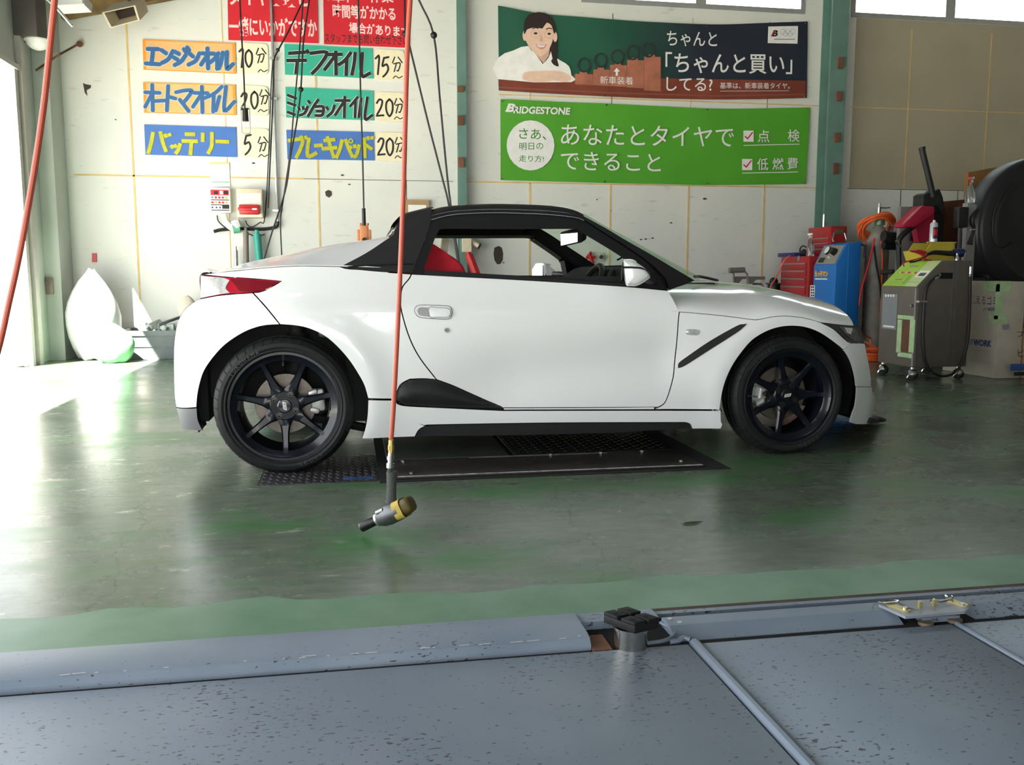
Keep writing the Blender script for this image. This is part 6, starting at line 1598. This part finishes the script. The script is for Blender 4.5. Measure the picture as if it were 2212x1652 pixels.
# things lying on it
t = thing('parts_bin', 'yellow open-fronted plastic parts bin on the service machine', 'bin', (XF+.26, 2.05, q.z))
z0 = q.z+.001; x0, x1 = XF+.20, xb-.03; y0, y1 = 1.98, 2.22
b = MB(); P = [(x0-.05, y0, z0+.075), (x0-.02, y0, z0), (x1, y0, z0), (x1+.005, y0, z0+.145), (x0+.04, y0, z0+.145), (x0-.0, y0, z0+.085)]
for yy in (y0, y1-.006): b.prism([(x, yy, z) for x, _, z in P], (0, .006, 0))
b.bb(x0-.02, x1, y0, y1, z0, z0+.006); b.bb(x1-.002, x1+.006, y0, y1, z0, z0+.145); b.prism([(x0-.05, y0, z0+.075), (x0-.02, y0, z0), (x0-.014, y0, z0+.006), (x0-.044, y0, z0+.077)], (0, y1-y0, 0))
b.bb(x0-.004, x1+.01, y0-.008, y0+.002, z0+.138, z0+.148); b.build('bin_shell', M_YBIN, t, 0)
b = MB(); b.cyl((x0-.02, y0+.10, z0+.045), (x0+.03, y0+.05, z0+.035), .010, n=10); tag(b.build('chrome_socket', M_CHROME, None), 'small chrome socket in the mouth of the yellow bin', 'socket')
t = thing('battery_tester', 'black handheld tester with a blue ribbed end and red clamps lying before the yellow bin', 'tester', (XF+.30, 1.9, q.z))
def zpt(px, py, Y): return at(px, py, Y=Y)
b = MB(); P = [zpt(x, y, 1.90) for x, y in ((2004, 549), (2020, 545), (2050, 547), (2062, 546))]; b.tube(P, [.010, .018, .021, .024], 12, sub=4); b.build('body', M_GUN2, t)
b = MB(); P = [zpt(x, y, 1.90) for x, y in ((2060, 546), (2072, 545), (2084, 547))]; b.tube(P, [.027, .029, .024], 12, sub=4)
for k in range(5): c = zpt(2063+4*k, 546, 1.90); b.tube([c+V((0, math.cos(a)*.030, math.sin(a)*.030)) for a in [2*math.pi*i/16 for i in range(16)]], .004, 5, closed=True)
b.build('ribbed_end', mat('dark_blue_rubber', (.01, .02, .10), .5), t)
b = MB(); b.tube([zpt(x, y, 1.89) for x, y in ((1966, 542), (1980, 544), (1992, 549), (1998, 553))], [.006, .012, .014, .006], 8, sub=4); b.tube([zpt(x, y, 1.90) for x, y in ((1968, 541), (1985, 541), (2000, 546))], [.006, .010, .012], 8, sub=4); b.build('red_clamp', M_RED, t)
b = MB(); b.tube([zpt(x, y, 1.87) for x, y in ((1998, 553), (1985, 558), (1970, 562), (1956, 566), (1951, 570), (1953, 575))], .0055, 6, sub=4); b.tube([zpt(x, y, 1.86) for x, y in ((1990, 556), (2000, 560), (2012, 562))], .0055, 6, sub=4); b.build('red_lead', M_RED, t)
b = MB(); b.tube([zpt(x, y, 1.88) for x, y in ((2004, 551), (1990, 560), (1975, 565), (1965, 566))], .007, 6, sub=4); b.build('black_lead', M_GUN2, t)

# --- boxes
def carton(name, x0, x1, y0, y1, z1, m, label):
    t = thing(name, label, 'box', ((x0+x1)/2, (y0+y1)/2, 0)); b = MB(); b.bb(x0, x1, y0, y1, .001, z1, bev=.006); b.build('carton_body', m, t); return t
zc1 = at(2160, 608, Y=1.80).z
t = carton('cardboard_box', 5.37, 5.60, 1.80, 2.45, zc1, M_BOXC, 'tall pale cardboard box with blue print and black handwriting beside the service machine')
def xq(b, s, p0, p1, p2, X=5.37, wt=0.0, sh=0.0, mi=0):
    O, R_, T_ = at(*p0, X=X), at(*p1, X=X), at(*p2, X=X)
    b.text(s, O, R_-O, T_-O, weight=wt, shear=sh, mi=mi)
b = MB(); xq(b, '燃えるゴミ', (2096, 656), (2153, 660), (2096, 637), 5.3685, -.004); b.build('handwriting', M_INK, t, 0, recalc=False)
b = MB(); xq(b, 'WORK', (2134, 672), (2154, 672), (2134, 664), 5.3685, .03, .3); xq(b, 'WORK', (2103, 746), (2142, 750), (2103, 732), 5.3685, .04, .15); xq(b, '/', (2124, 672), (2128, 672), (2124, 664), 5.3685, .05, .5); xq(b, '/', (2128, 672), (2132, 672), (2128, 664), 5.3685, .05, .5); xq(b, '/', (2094, 745), (2099, 745), (2094, 732), 5.3685, .06, .5); xq(b, '/', (2098, 745), (2103, 745), (2098, 732), 5.3685, .06, .5); b.build('blue_print', M_BLUEI, t, 0, recalc=False)
b = MB(); xq(b, 'WHEELS', (2098, 758), (2136, 760), (2098, 754), 5.3685, -.005); b.build('thin_print', mat('faint_print', (.30, .28, .24), .8), t, 0, recalc=False)
b = MB(); b.bb(5.364, 5.40, 1.796, 1.84, zc1-.30, zc1-.02); b.bb(5.364, 5.45, 1.795, 1.90, zc1-.34, zc1-.27); b.bb(5.364, 5.47, 1.795, 1.98, zc1-.08, zc1+.003); b.build('green_tape', M_TAPE, t, 0)
b = MB(); a, c = at(2166, 700, Y=1.80), at(2180, 712, Y=1.80); b.bb(a.x, c.x, 1.7985, 1.8, c.z, a.z); b.build('printed_marks', mat('print_grey', (.28, .27, .30), .7, vary=.6, scale=150), t, 0)
zc2 = at(2200, 710, Y=1.72).z
t = carton('cardboard_box', 5.62, 6.25, 1.70, 2.6, zc2, M_BOXB, 'brown cardboard box with plastics written on it, cut by the picture edge')
b = MB(); y_ = 1.698
for s, p0, p1, p2 in (('プラ', (2197, 728), (2228, 730), (2197, 714)), ('ビン', (2199, 770), (2230, 772), (2199, 754))):
    O, R_, T_ = at(*p0, Y=y_), at(*p1, Y=y_), at(*p2, Y=y_); b.text(s, O, R_-O, T_-O, weight=0)
b.build('handwriting', M_INK, t, 0, recalc=False)
b = MB(); a, c = at(2186, 786, Y=1.69), at(2212, 800, Y=1.69); b.bb(a.x-.01, 6.0, 1.685, 1.70, c.z, a.z, bev=.004); b.build('blue_tape', mat('blue_tape', (.03, .08, .25), .5), t)
b = MB(); a = at(2192, 812, Y=1.69); b.bb(a.x, a.x+.10, 1.697, 1.70, a.z, a.z+.03); b.build('dark_print', M_INK, t, 0)
b = MB(); b.sphere((5.86, 2.05, zc2+.100), .22, (1.1, 1.2, .42), n=22); o = b.build('taped_bag', mat('film_bag', (.42, .46, .40), .4, vary=.2, scale=10), None, 60); tag(o, 'pale film bag with green tape on the brown cardboard box', 'bag')
b = MB(); b.tube([(5.63, 1.95, zc2+.10), (5.74, 1.86, zc2+.165), (5.90, 1.84, zc2+.18)], .022, 8, sub=4); b.build('green_tape', mat('dark_green_tape', (.05, .30, .10), .5), o)

# --- wheel balancer with its big black hood
t = thing('wheel_balancer', 'wheel balancer with a big round black hood above the cardboard boxes', 'wheel balancer', (6.4, 2.75, 0))
hc = at(2252, 492, Y=2.75); R0 = (hc-at(2116, 492, Y=2.75)).length
b = MB(); b.lathe([(.0005, -.035), (R0*.40, -.030), (R0*.46, -.018), (R0*.70, -.006), (R0*.76, -.022), (R0*.80, -.010), (R0*.93, .008), (R0*.97, .025), (R0, .06), (R0, .24), (R0-.02, .26), (.0005, .26)], hc, (0, 1, 0), 64); b.build('hood', mat('black_hood_plastic', (.016, .016, .018), .38, vary=.15), t, 40)
b = MB(); pts = [hc+V((math.cos(a)*R0*.83*s, -.012, math.sin(a)*R0*.83*s)) for a, s in ((2.3, 1), (2.6, 1), (2.9, 1), (3.2, .98), (3.42, .95), (3.52, .9), (3.55, .8), (3.52, .66))]; b.tube(pts, .012, 8, sub=4); b.build('moulded_rib', M_GUN2, t)
b = MB(); zb2 = at(2160, 545, Y=2.8).z; b.bb(max(hc.x-R0+.02, 6.04), 7.2, 2.80, 3.35, 0.001, zb2, bev=.02); b.build('base_cabinet', M_GUN2, t)
# grey post with gauge beside it
t = thing('inflator_post', 'grey steel post with a black air gauge hose, left of the round black hood', 'post', at(2098, 500, Y=2.72))
p0, p1, p2, p3 = [at(x, y, Y=2.70) for x, y in ((2091, 438), (2110, 442), (2104, 585), (2083, 585))]
b = MB(); b.prism([p0, p1, V((p2.x, p2.y, .001)), V((p3.x, p3.y, .001))], (0, .07, 0)); b.build('post', mat('dull_grey_metal', (.26, .245, .245), .5, vary=.1), t, 0)
b = MB(); b.tube([at(x, y, Y=2.66) for x, y in ((2112, 452), (2102, 468), (2100, 482), (2104, 494), (2098, 515), (2095, 528))], [.012, .024, .020, .012, .014, .026], 10, sub=4); b.build('gauge_hose', M_GUN2, t)
b = MB(); c = at(2101, 496, Y=2.65); b.cyl(c+V((-.022, 0, 0)), c+V((.022, 0, 0)), .012, n=12); b.build('fitting', M_CHROME, t)
# spray bottles
def sprayer(base, h, trig, label, m_liq=None):
    t = thing('spray_bottle', label, 'bottle', base)
    b = MB(); r = h*.17; b.lathe([(.0005, 0), (r, 0), (r*1.02, h*.06), (r*.95, h*.40), (r*.75, h*.55), (r*.34, h*.68), (r*.30, h*.76), (.0005, h*.76)], base, (0, 0, 1), 20); b.build('bottle', M_CLEAR, t, 50)
    b = MB(); c = base+V((0, 0, h*.78)); b.cyl(c, c+V((0, 0, h*.07)), r*.42, n=14); b.box(c+V((-.012*0, -.02, h*.14)), (h*.10, h*.34, h*.09), rot('Z', -35), h*.02); b.build('spray_head', M_WHITE if trig is M_WHITE else M_CLEAR, t, 40)
    b = MB(); b.box(c+V((-h*.14, -.03, h*.13)), (h*.12, h*.10, h*.10), rot('Z', -35), h*.02); b.box(c+V((-h*.12, -.03, h*.04)), (h*.035, h*.05, h*.16), rot('Y', 18), h*.01); b.build('trigger', trig, t, 40)
    return t
sprayer(V(((p0.x+p1.x)/2, 2.735, p0.z-.004)), .24, M_RED, 'clear spray bottle with a red trigger on top of the grey post')
# cardboard and rusty sheet behind
b = MB(); P = [at(x, y, Y=3.6) for x, y in ((2092, 372), (2170, 358), (2170, 640), (2088, 640))]; P[2].z = P[3].z = .001; b.prism(P, (0, .06, 0)); tag(b.build('cardboard_sheet', mat('orange_brown_card', (.26, .125, .04), .8, vary=.1, scale=5), None, 0), 'orange-brown cardboard upright behind the spray bottle with the red trigger', 'cardboard')
b = MB(); P = [at(x, y, Y=3.45) for x, y in ((2028, 436), (2092, 430), (2092, 640), (2024, 640))]; P[2].z = P[3].z = .001; b.prism(P, (0, .05, 0)); tag(b.build('rusty_sheet', mat('rust_brown_sheet', (.12, .045, .022), .7, vary=.35, scale=6), None, 0), 'rusty brown sheet leaning behind the spray can', 'panel')
b = MB(); a, c = at(2066, 447, Y=2.68), at(2085, 492, Y=2.68); b.bb(a.x, c.x, 2.64, 2.72, c.z, a.z, bev=.01); b.tube([V(((a.x+c.x)/2, 2.68, c.z)), V(((a.x+c.x)/2+.01, 2.68, .3)), V(((a.x+c.x)/2+.01, 2.68, 0.001))], .02); tag(b.build('control_pedestal', M_GUN2, None), 'slim black control box left of the grey post', 'control box')

# --- tyre changer
t = thing('tyre_changer', 'black and red tyre changer with a leaning black post behind the yellow bin', 'tyre changer', (6.0, 3.2, 0))
def A3(px, py, Y=3.0): return at(px, py, Y=Y)
b = MB(); b.tube([A3(1991, 320), A3(2016, 425)], .027, 14); b.lathe([(.018, .0), (.030, .0), (.030, .03), (.0005, .03)], A3(1991, 317), A3(2016, 425)-A3(1991, 317), 16); b.build('post', M_GUN2, t, 40)
b = MB(); d_ = (A3(1991, 317)-A3(2016, 425)).normalized(); b.lathe([(.017, .001), (.025, .001)], A3(1991, 317), d_, 18); b.build('post_ring', M_WHITE, t, 0)
b = MB(); P = [A3(*p) for p in ((1995, 421), (2003, 416), (2020, 416), (2024, 409), (2030, 408), (2037, 425), (2042, 455), (2036, 464), (2029, 452), (2028, 444), (1994, 444))]; b.prism(P, (0, .16, 0), bev=.006); b.build('head', M_GUN2, t)
b = MB(); P = [A3(*p, 2.95) for p in ((1994, 443), (2019, 445), (2019.5, 462), (1978, 491), (1953, 491), (1952.5, 483))]; b.prism(P, (0, .16, 0), bev=.012); P = [A3(*p, 3.02) for p in ((1979, 490), (2018, 462), (2017, 522), (1985, 522))]; b.prism(P, (0, .08, 0)); b.build('swing_arm', mat('crimson_paint', (.36, .012, .04), .3), t, 30)
b = MB(); b.tube([A3(1975, 488), A3(1958, 500), A3(1943, 516), A3(1941, 535), A3(1943, 600)], [.026, .028, .026, .024, .022], 6, sub=3); b.build('mount_arm', M_GUN2, t)
b = MB(); c0_, c1_ = A3(1936, 520, 2.92), A3(1945, 533, 2.92); b.cyl(c0_, c1_, .012, .009, n=12); b.build('tool_tip', M_CHROME, t)
b = MB(); a, c = A3(2018, 462, 3.1), A3(2032, 600, 3.1); b.bb(a.x, c.x, 3.1, 3.2, .3, a.z); b.build('column', M_GUN2, t, 0)
b = MB(); a, c = A3(1946, 446, 3.35), A3(1990, 600, 3.35); b.bb(a.x, c.x, 3.35, 3.40, .3, a.z, bev=.004); b.build('back_plate', mat('grey_brown_plate', (.20, .175, .17), .5), t)
b = MB(); b.bb(A3(1972, 446, 3.32).x, A3(1994, 446, 3.32).x, 3.32, 3.36, A3(1972, 520, 3.3).z, A3(1972, 446, 3.3).z); b.build('back_cover', M_GUN2, t, 0)
b = MB(); a, c = A3(1938, 560, 2.75), A3(2060, 600, 2.75); b.bb(A3(1948, 600, 3.25).x, 6.02, 2.80, 3.25, .001, .80, bev=.02); b.build('base_cabinet', mat('machine_dark_grey', (.05, .048, .048), .5), t)
b = MB(); c = A3(1995, 545, 2.95); b.lathe([(.0005, 0), (.15, 0), (.17, .02), (.17, .04), (.0005, .05)], (5.80, 3.03, .801), (0, 0, 1), 30); b.build('turntable', M_GUN2, t)
b = MB(); b.bb(A3(2005, 520, 2.6).x, A3(2040, 520, 2.6).x, 2.55, 2.80, A3(2010, 523, 2.6).z-.02, A3(2010, 523, 2.6).z, bev=.004); b.tube([A3(2035, 523, 2.7), V((A3(2035, 523, 2.7).x, 2.79, .6))], .015); b.build('tool_tray', M_GUN2, t)
b = MB(); b.tube([A3(1908, 510, 3.5), A3(1935, 512, 3.5), A3(1948, 512, 3.5)], .055, 8); b.tube([A3(1908, 530, 3.55), A3(1945, 532, 3.55)], .04, 8); b.build('bead_breaker', M_GUN2, t)
b = MB(); b.tube([A3(1904, 588, 3.4), A3(1930, 586, 3.3)], .022, 8); b.build('pedal_bar', M_GUN2, t)
# spray can on its tray
zc = A3(2010, 523, 2.6).z
cx_ = at(2020, 500, Y=2.6); t = thing('spray_can', 'white spray can with a red and dark label behind the yellow bin', 'spray can', V((cx_.x, 2.62, zc)))
b = MB(); b.lathe([(.0005, .001), (.033, .001), (.033, .158), (.026, .168), (.020, .172), (.0005, .172)], (cx_.x, 2.62, zc), (0, 0, 1), 24); b.build('can', mat('white_can', (.62, .62, .66), .3, .3), t, 40)
b = MB(); b.lathe([(.0335, .03), (.0335, .13)], (cx_.x, 2.62, zc), (0, 0, 1), 20, arc=(math.radians(225), math.radians(310)), ref=(1, 0, 0)); b.build('dark_label', mat('dark_label', (.04, .03, .07), .4, vary=.4, scale=60), t)
b = MB(); b.lathe([(.034, .06), (.034, .11)], (cx_.x, 2.62, zc), (0, 0, 1), 20, arc=(math.radians(232), math.radians(300)), ref=(1, 0, 0)); b.build('red_label', M_RED, t)
b = MB(); b.cyl((cx_.x, 2.62, zc+.172), (cx_.x, 2.62, zc+.192), .012, .010, n=14); b.build('nozzle', M_WHITE, t)

# --- blue nitrogen machine
XB, YB0, YB1 = 4.99, 3.62, 4.05
t = thing('gas_filler', 'bright blue gas filling machine with a gauge and knob on its sloping panel', 'machine', (5.15, 3.83, 0))
zb1 = at(1800, 573, Y=YB0).z; qq = at(1829, 527, Y=YB0); q3_ = at(1861, 521.5, Y=YB0)
pf = [(XB, .03), (XB, zb1), (qq.x, qq.z), (q3_.x, q3_.z), (q3_.x, .03)]
b = MB(); b.prism([(x, YB0, z) for x, z in pf], (0, YB1-YB0, 0), bev=.006); b.bb(XB+.02, q3_.x-.02, YB0+.02, YB1-.02, .001, .04); b.build('cabinet', M_BLUEM, t, 30)
b = MB(); b.bb(qq.x+.02, qq.x+.026, YB0-.003, YB0+.001, .05, qq.z-.01); b.build('side_fold', mat('light_blue_line', (.06, .25, .60), .4), t, 0)
sdb = V((qq.x-XB, 0, qq.z-zb1)); snb = V((-sdb.z, 0, sdb.x)).normalized()
def sb(u, v, o=.004): return V((XB, 0, zb1))+sdb*v+snb*o+V((0, YB1+(YB0-YB1)*u, 0))
b = MB(); b.prism([sb(.08, .06, .001), sb(.94, .06, .001), sb(.94, .94, .001), sb(.08, .94, .001)], snb*.004); b.build('control_panel', mat('panel_brown_grey', (.27, .25, .22), .4), t, 0)
b = MB(); c = sb(.36, .70); b.lathe([(.0005, .02), (.040, .02), (.046, .012), (.046, 0)], c, snb, 24); g_ = b.build('gauge', M_BLACK, t, 40)
b = MB(); b.lathe([(.0005, .0212), (.038, .0212)], c, snb, 24); b.build('dial', M_WINK, g_, 0)
b = MB(); c = sb(.70, .62); b.lathe([(.0005, .05), (.030, .05), (.036, .03), (.040, 0)], c, snb, 20); b.build('knob', M_BLACK, t, 40)
b = MB(); c = sb(.56, .36); b.lathe([(.0005, .02), (.010, .02), (.010, 0)], c, snb, 12); b.build('button', M_WINK, t)
b = MB(); b.prism([sb(.16, .14, .005), sb(.38, .14, .005), sb(.38, .36, .005), sb(.16, .36, .005)], snb*.006); b.build('switch', M_BLACK, t, 0)
def bx(b, s, p0, p1, p2, wt=0, o=.002, mi=0):
    O, R_, T_ = at(*p0, X=XB-o), at(*p1, X=XB-o), at(*p2, X=XB-o); b.text(s, O, R_-O, T_-O, weight=wt, mi=mi)
b = MB(); bx(b, 'ちっそマン', (1759, 598), (1789, 599), (1759, 584), .10, .0015); b.build('red_outline', M_REDS, t, 0, recalc=False)
b = MB(); bx(b, 'ちっそマン', (1760, 597.5), (1788, 598), (1760, 585), .05, .0025); b.build('yellow_lettering', mat('yellow_print', (.85, .62, .02), .5), t, 0, recalc=False)
b = MB(); a, c = at(1761, 601, X=XB), at(1787, 604, X=XB); b.bb(XB-.0015, XB, a.y, c.y, c.z, a.z); a, c = at(1750.5, 616, X=XB), at(1759.5, 642, X=XB); b.bb(XB-.0015, XB, a.y, c.y, c.z, a.z); b.build('white_labels', M_WINK, t, 0)
b = MB()
for k in range(4): 
    for u in (0, 1): a, c = at(1752+4*u, 618+6*k, X=XB), at(1754.6+4*u, 622+6*k, X=XB); b.bb(XB-.0022, XB-.001, a.y, c.y, c.z, a.z)
b.build('label_print', M_INK, t, 0)
b = MB(); b.tube([(q3_.x, YB0+.05, q3_.z-.02), (q3_.x+.05, YB0+.02, q3_.z-.04), (q3_.x+.05, YB0+.02, q3_.z-.16)], .010, 8); b.build('side_handle', M_BLACK, t)

# --- red tool cabinet and top chest
XC, YC0, YC1 = 5.02, 4.20, 4.83
t = thing('tool_cabinet', 'red roller tool cabinet with a column of drawers beside the blue machine', 'tool cabinet', (5.27, 4.5, 0))
ztc = at(1742, 553, X=XC).z
b = MB(); b.bb(XC, XC+.46, YC0, YC1, .10, ztc, bev=.008); b.build('cabinet_body', M_CABR, t)
zs = [at(1715, y, X=XC).z for y in (567, 583, 599.5, 616.5, 637)]+[.50, .36, .14]
for i in range(len(zs)-1):
    b = MB(); b.bb(XC-.012, XC+.002, YC0+.05, YC1-.05, zs[i+1]+.012, zs[i]-.006, bev=.003); d_ = b.build('drawer', M_CABR, t)
    b = MB(); b.bb(XC-.024, XC-.010, YC0+.055, YC1-.055, zs[i]-.022, zs[i]-.006, bev=.003); b.build('drawer_handle', mat('brushed_handle', (.42, .36, .33), .35, .8), d_)
b = MB(); p = at(1726, 558, X=XC); b.lathe([(.0005, .006), (.03, .006), (.03, 0)], (XC, p.y, p.z), (-1, 0, 0), 16); b.build('badge', M_STEEL, t)
for x in (XC+.06, XC+.40):
    for y in (YC0+.06, YC1-.06):
        b = MB(); b.cyl((x, y-.015, .05), (x, y+.015, .05), .05, n=16); b.build('caster', M_RUBBER, t)
XT, YT0, YT1 = 5.26, 4.22, 4.70
t = thing('tool_chest', 'small red tool chest standing on the red tool cabinet', 'tool chest', (5.37, 4.46, ztc))
ztt = at(1790, 488, Y=YT0).z; xe = at(1830, 500, Y=YT0).x
b = MB(); b.bb(XT, xe, YT0, YT1, ztc+.001, ztt, bev=.010); b.build('chest_body', M_CABR, t)
zd = [at(1770, y, X=XT).z for y in (513, 524, 536)]
for i, z in enumerate(zd):
    zlo = zd[i+1] if i < 2 else ztc+.02
    b = MB(); b.bb(XT-.010, XT+.002, YT0+.02, YT1-.02, zlo+.004, z-.004, bev=.003); d_ = b.build('drawer', M_CABR, t)
    b = MB(); b.bb(XT-.02, XT-.008, YT0+.025, YT1-.025, z-.018, z-.006, bev=.003); b.build('drawer_handle', mat('brushed_handle', (.42, .36, .33), .35, .8), d_)
b = MB(); xm = (XT+xe)/2; zh = at(1810, 505, Y=YT0).z; b.bb(xm-.05, xm+.05, YT0-.006, YT0+.002, zh-.005, zh+.05, bev=.003); b.build('handle_plate', mat('olive_metal', (.18, .15, .10), .4, .4), t)
b = MB(); b.tube([(xm-.06, YT0-.006, zh+.01), (xm-.07, YT0-.02, zh-.08), (xm+.07, YT0-.02, zh-.08), (xm+.06, YT0-.006, zh+.01)], .007, 8, sub=3); b.build('handle', M_STEEL, t)
p = at(1780, 470, X=5.34); b = MB(); b.cyl((5.34, p.y, ztt+.001), (5.34, p.y, ztt+.13), .016, n=14); b.cyl((5.34, p.y, ztt+.13), (5.34, p.y, ztt+.14), .012, n=14); tag(b.build('steel_tube', M_CHROME, None), 'upright shiny steel tube on the red tool chest', 'tube')
p = at(1750, 548, X=5.12); sprayer(V((5.12, p.y, ztc+.001)), .25, M_WHITE, 'clear spray bottle with a white head on the red tool cabinet')
b = MB(); pa, pb = at(1687, 550, X=5.10), at(1724, 550, X=5.10); b.bb(5.06, 5.20, pb.y, pa.y, ztc+.001, ztc+.045, bev=.005); tag(b.build('blue_case', mat('dark_blue_case', (.02, .025, .14), .4), None), 'flat dark blue case on the red tool cabinet', 'case')
b = MB(); P = [at(x, y, X=5.08) for x, y in ((1728, 550), (1732, 546), (1737, 543), (1741, 548))]; P = [V((p.x, p.y, max(p.z, ztc+.03))) for p in P]; b.tube(P, [.012, .02, .028, .016], 10, sub=4); P = [at(x, y, X=5.10) for x, y in ((1728, 545), (1729, 536), (1735, 531), (1741, 534))]; b.tube(P, .008, 6, sub=4); tag(b.build('air_tool', M_GUN2, None), 'black air tool with a looped lead beside the white-headed spray bottle', 'tool')
b = MB(); P = [at(1706, 552, X=5.0), at(1697, 560, X=4.99), at(1685, 580, X=4.95), at(1673, 606, X=4.9), at(1663, 632, X=4.86)]; d_ = P[-1]-P[-2]; P.append(V((P[-1].x, P[-1].y, .01))); b.tube(P, .008, 8, sub=4); tag(b.build('drooping_hose', mat('light_red_hose', (.70, .12, .10), .4), None), 'light red hose drooping from the tool cabinet to the floor', 'hose')
b = MB(); c = at(1672, 615, Y=4.98); b.lathe([(.0005, -.05), (.10, -.05), (.10, -.04), (.07, -.035), (.07, .035), (.10, .04), (.10, .05), (.0005, .05)], (c.x, 4.98, c.z-.03), (0, 0, 1), 20); b.cyl((c.x, 4.98, .001), (c.x, 4.98, c.z-.07), .05); b.sphere((c.x-.02, 4.95, c.z+.035), .05, n=10); tag(b.build('cord_reel', M_GUN2, None), 'black reel on a stand left of the red tool cabinet', 'reel')
# folding trolley by the wall
t = thing('trolley', 'small grey metal trolley with a padded handle by the wall behind the bonnet', 'trolley', at(1615, 620, Y=4.6))
def T4(px, py, Y=4.6): return at(px, py, Y=Y)
b = MB(); b.tube([T4(1575, 584), T4(1608, 583)], .030, 10); b.build('handle_grip', mat('grey_foam', (.16, .16, .14), .8), t)
b = MB(); m_t = mat('trolley_metal', (.20, .17, .15), .5, .3)
b.tube([T4(1580, 586), T4(1585, 592), T4(1585, 612), V((T4(1585, 612).x, 4.6, .001))], .010, 8); b.tube([T4(1607, 584), T4(1614, 592), T4(1615, 614), V((T4(1615, 614).x, 4.6, .001))], .010, 8); b.build('frame', m_t, t)
b = MB(); b.prism([T4(*p) for p in ((1587, 597), (1613, 597), (1613, 602), (1603, 603), (1597, 611), (1587, 611))], (0, .02, 0)); b.prism([T4(*p, 4.5) for p in ((1615, 597), (1653, 597), (1653, 604), (1634, 604), (1624, 613), (1619, 613))], (0, .02, 0)); b.build('bracket', m_t, t, 0)
b = MB(); b.tube([T4(1650, 604, 4.5), T4(1653, 616, 4.5), V((T4(1653, 616, 4.5).x+.02, 4.5, .001))], .010, 8); b.tube([T4(1625, 613, 4.5), T4(1646, 613, 4.5), T4(1650, 620, 4.5), V((T4(1650, 620, 4.5).x, 4.5, .001))], .012, 8); b.build('leg', M_STEEL, t)

# --- gas cylinder with a coil of orange hose
GX, GY, GR = 5.50, 3.74, .112
t = thing('gas_cylinder', 'worn grey gas cylinder standing beside the blue machine', 'gas cylinder', (GX, GY, 0))
zsh = at(1884, 520, Y=GY).z
b = MB(); b.lathe([(.0005, .002), (GR-.01, .002), (GR, .015), (GR, zsh-.02), (GR*.93, zsh+.05), (GR*.66, zsh+.11), (.04, zsh+.15), (.034, zsh+.19), (.0005, zsh+.19)], (GX, GY, 0), (0, 0, 1), 32); b.build('cylinder_body', M_CYL, t, 40)
b = MB(); b.cyl((GX, GY, zsh+.19), (GX, GY, zsh+.33), .018); b.lathe([(.0005, .0), (.045, .0), (.045, .03), (.0005, .03)], (GX-.02, GY-.05, zsh+.21), (0, 0, 1), 16); b.tube([(GX, GY, zsh+.33), (GX+.06, GY, zsh+.325), (GX+.12, GY, zsh+.33)], .006); b.cyl((GX, GY, zsh+.31), (GX, GY, zsh+.37), .008); b.build('valve', M_STEEL, t)
b = MB(); b.cyl((GX-.05, GY-.10, zsh+.15), (GX-.05, GY-.10, zsh+.22), .05, n=18); b.build('regulator', mat('green_regulator', (.14, .22, .15), .4, .4), t)
for k, (dx, dz) in enumerate(((.03, .16), (.06, .18), (.085, .15))):
    b = MB(); b.tube([(GX+dx, GY-.11, zsh+dz-.06), (GX+dx+.02, GY-.11, zsh+dz+.06)], .009); b.build('fitting', M_CHROME, t)
rnd = random.Random(12)
cc = at(1887, 487, Y=GY-.02); P = []
for k in range(9*24):
    a = 2*math.pi*k/24; lp = k//24
    rx = .150+.020*math.sin(lp*2.1)+.012*math.sin(a*2+lp*1.3); rz = .095+.026*math.cos(lp*1.7)+.012*math.sin(a*2+lp*2)
    P.append(V((cc.x+rx*math.cos(a)*1.05, cc.y-.06+.10*math.sin(a)*-1+.03*math.sin(lp*1.9), cc.z-.005+rz*math.sin(a)+.024*math.sin(lp*1.3)-.012*(lp % 3)+.0)))
b = MB(); b.tube(P, .0085, 7); o = b.build('hose_coil', M_ORC, None); tag(o, 'coil of orange hose hung round the valve of the gas cylinder', 'hose coil')
b = MB(); b.tube([at(x, y, Y=GY-.14) for x, y in ((1889, 514), (1884, 540), (1874, 580), (1862, 622), (1856, 660))], .010, 8, sub=4); b.build('red_tail', M_RED, o)
b = MB(); b.tube([at(x, y, Y=GY-.13) for x, y in ((1903, 508), (1906, 560), (1904, 620), (1902, 690))], .008, 8, sub=4); b.build('orange_tail', M_ORC, o)
b = MB(); b.tube([at(x, y, Y=GY-.13) for x, y in ((1888, 530), (1893, 570), (1900, 610), (1904, 650))], .010, 8, sub=4); b.build('black_tail', M_GUN2, o)
b = MB(); P = []; pc = V((5.22, 3.36, .02))
for k in range(6*20):
    a = 2*math.pi*k/20; lp = k//20
    P.append(V((pc.x+(.13+.02*math.sin(lp*2.3+a))*math.cos(a), pc.y+(.15+.015*math.cos(lp*1.9))*math.sin(a), .02+.018*lp+.03*max(0, math.sin(a+lp))*(lp > 3))))
P += [V((5.15, 3.4, .2)), V((5.25, 3.5, .24)), V((5.36, 3.56, .2)), V((5.38, 3.55, .05))]
b.tube(P, .009, 7); tag(b.build('floor_cord', M_ORC, None), 'heap of orange cord on the floor at the foot of the gas cylinder', 'cord')
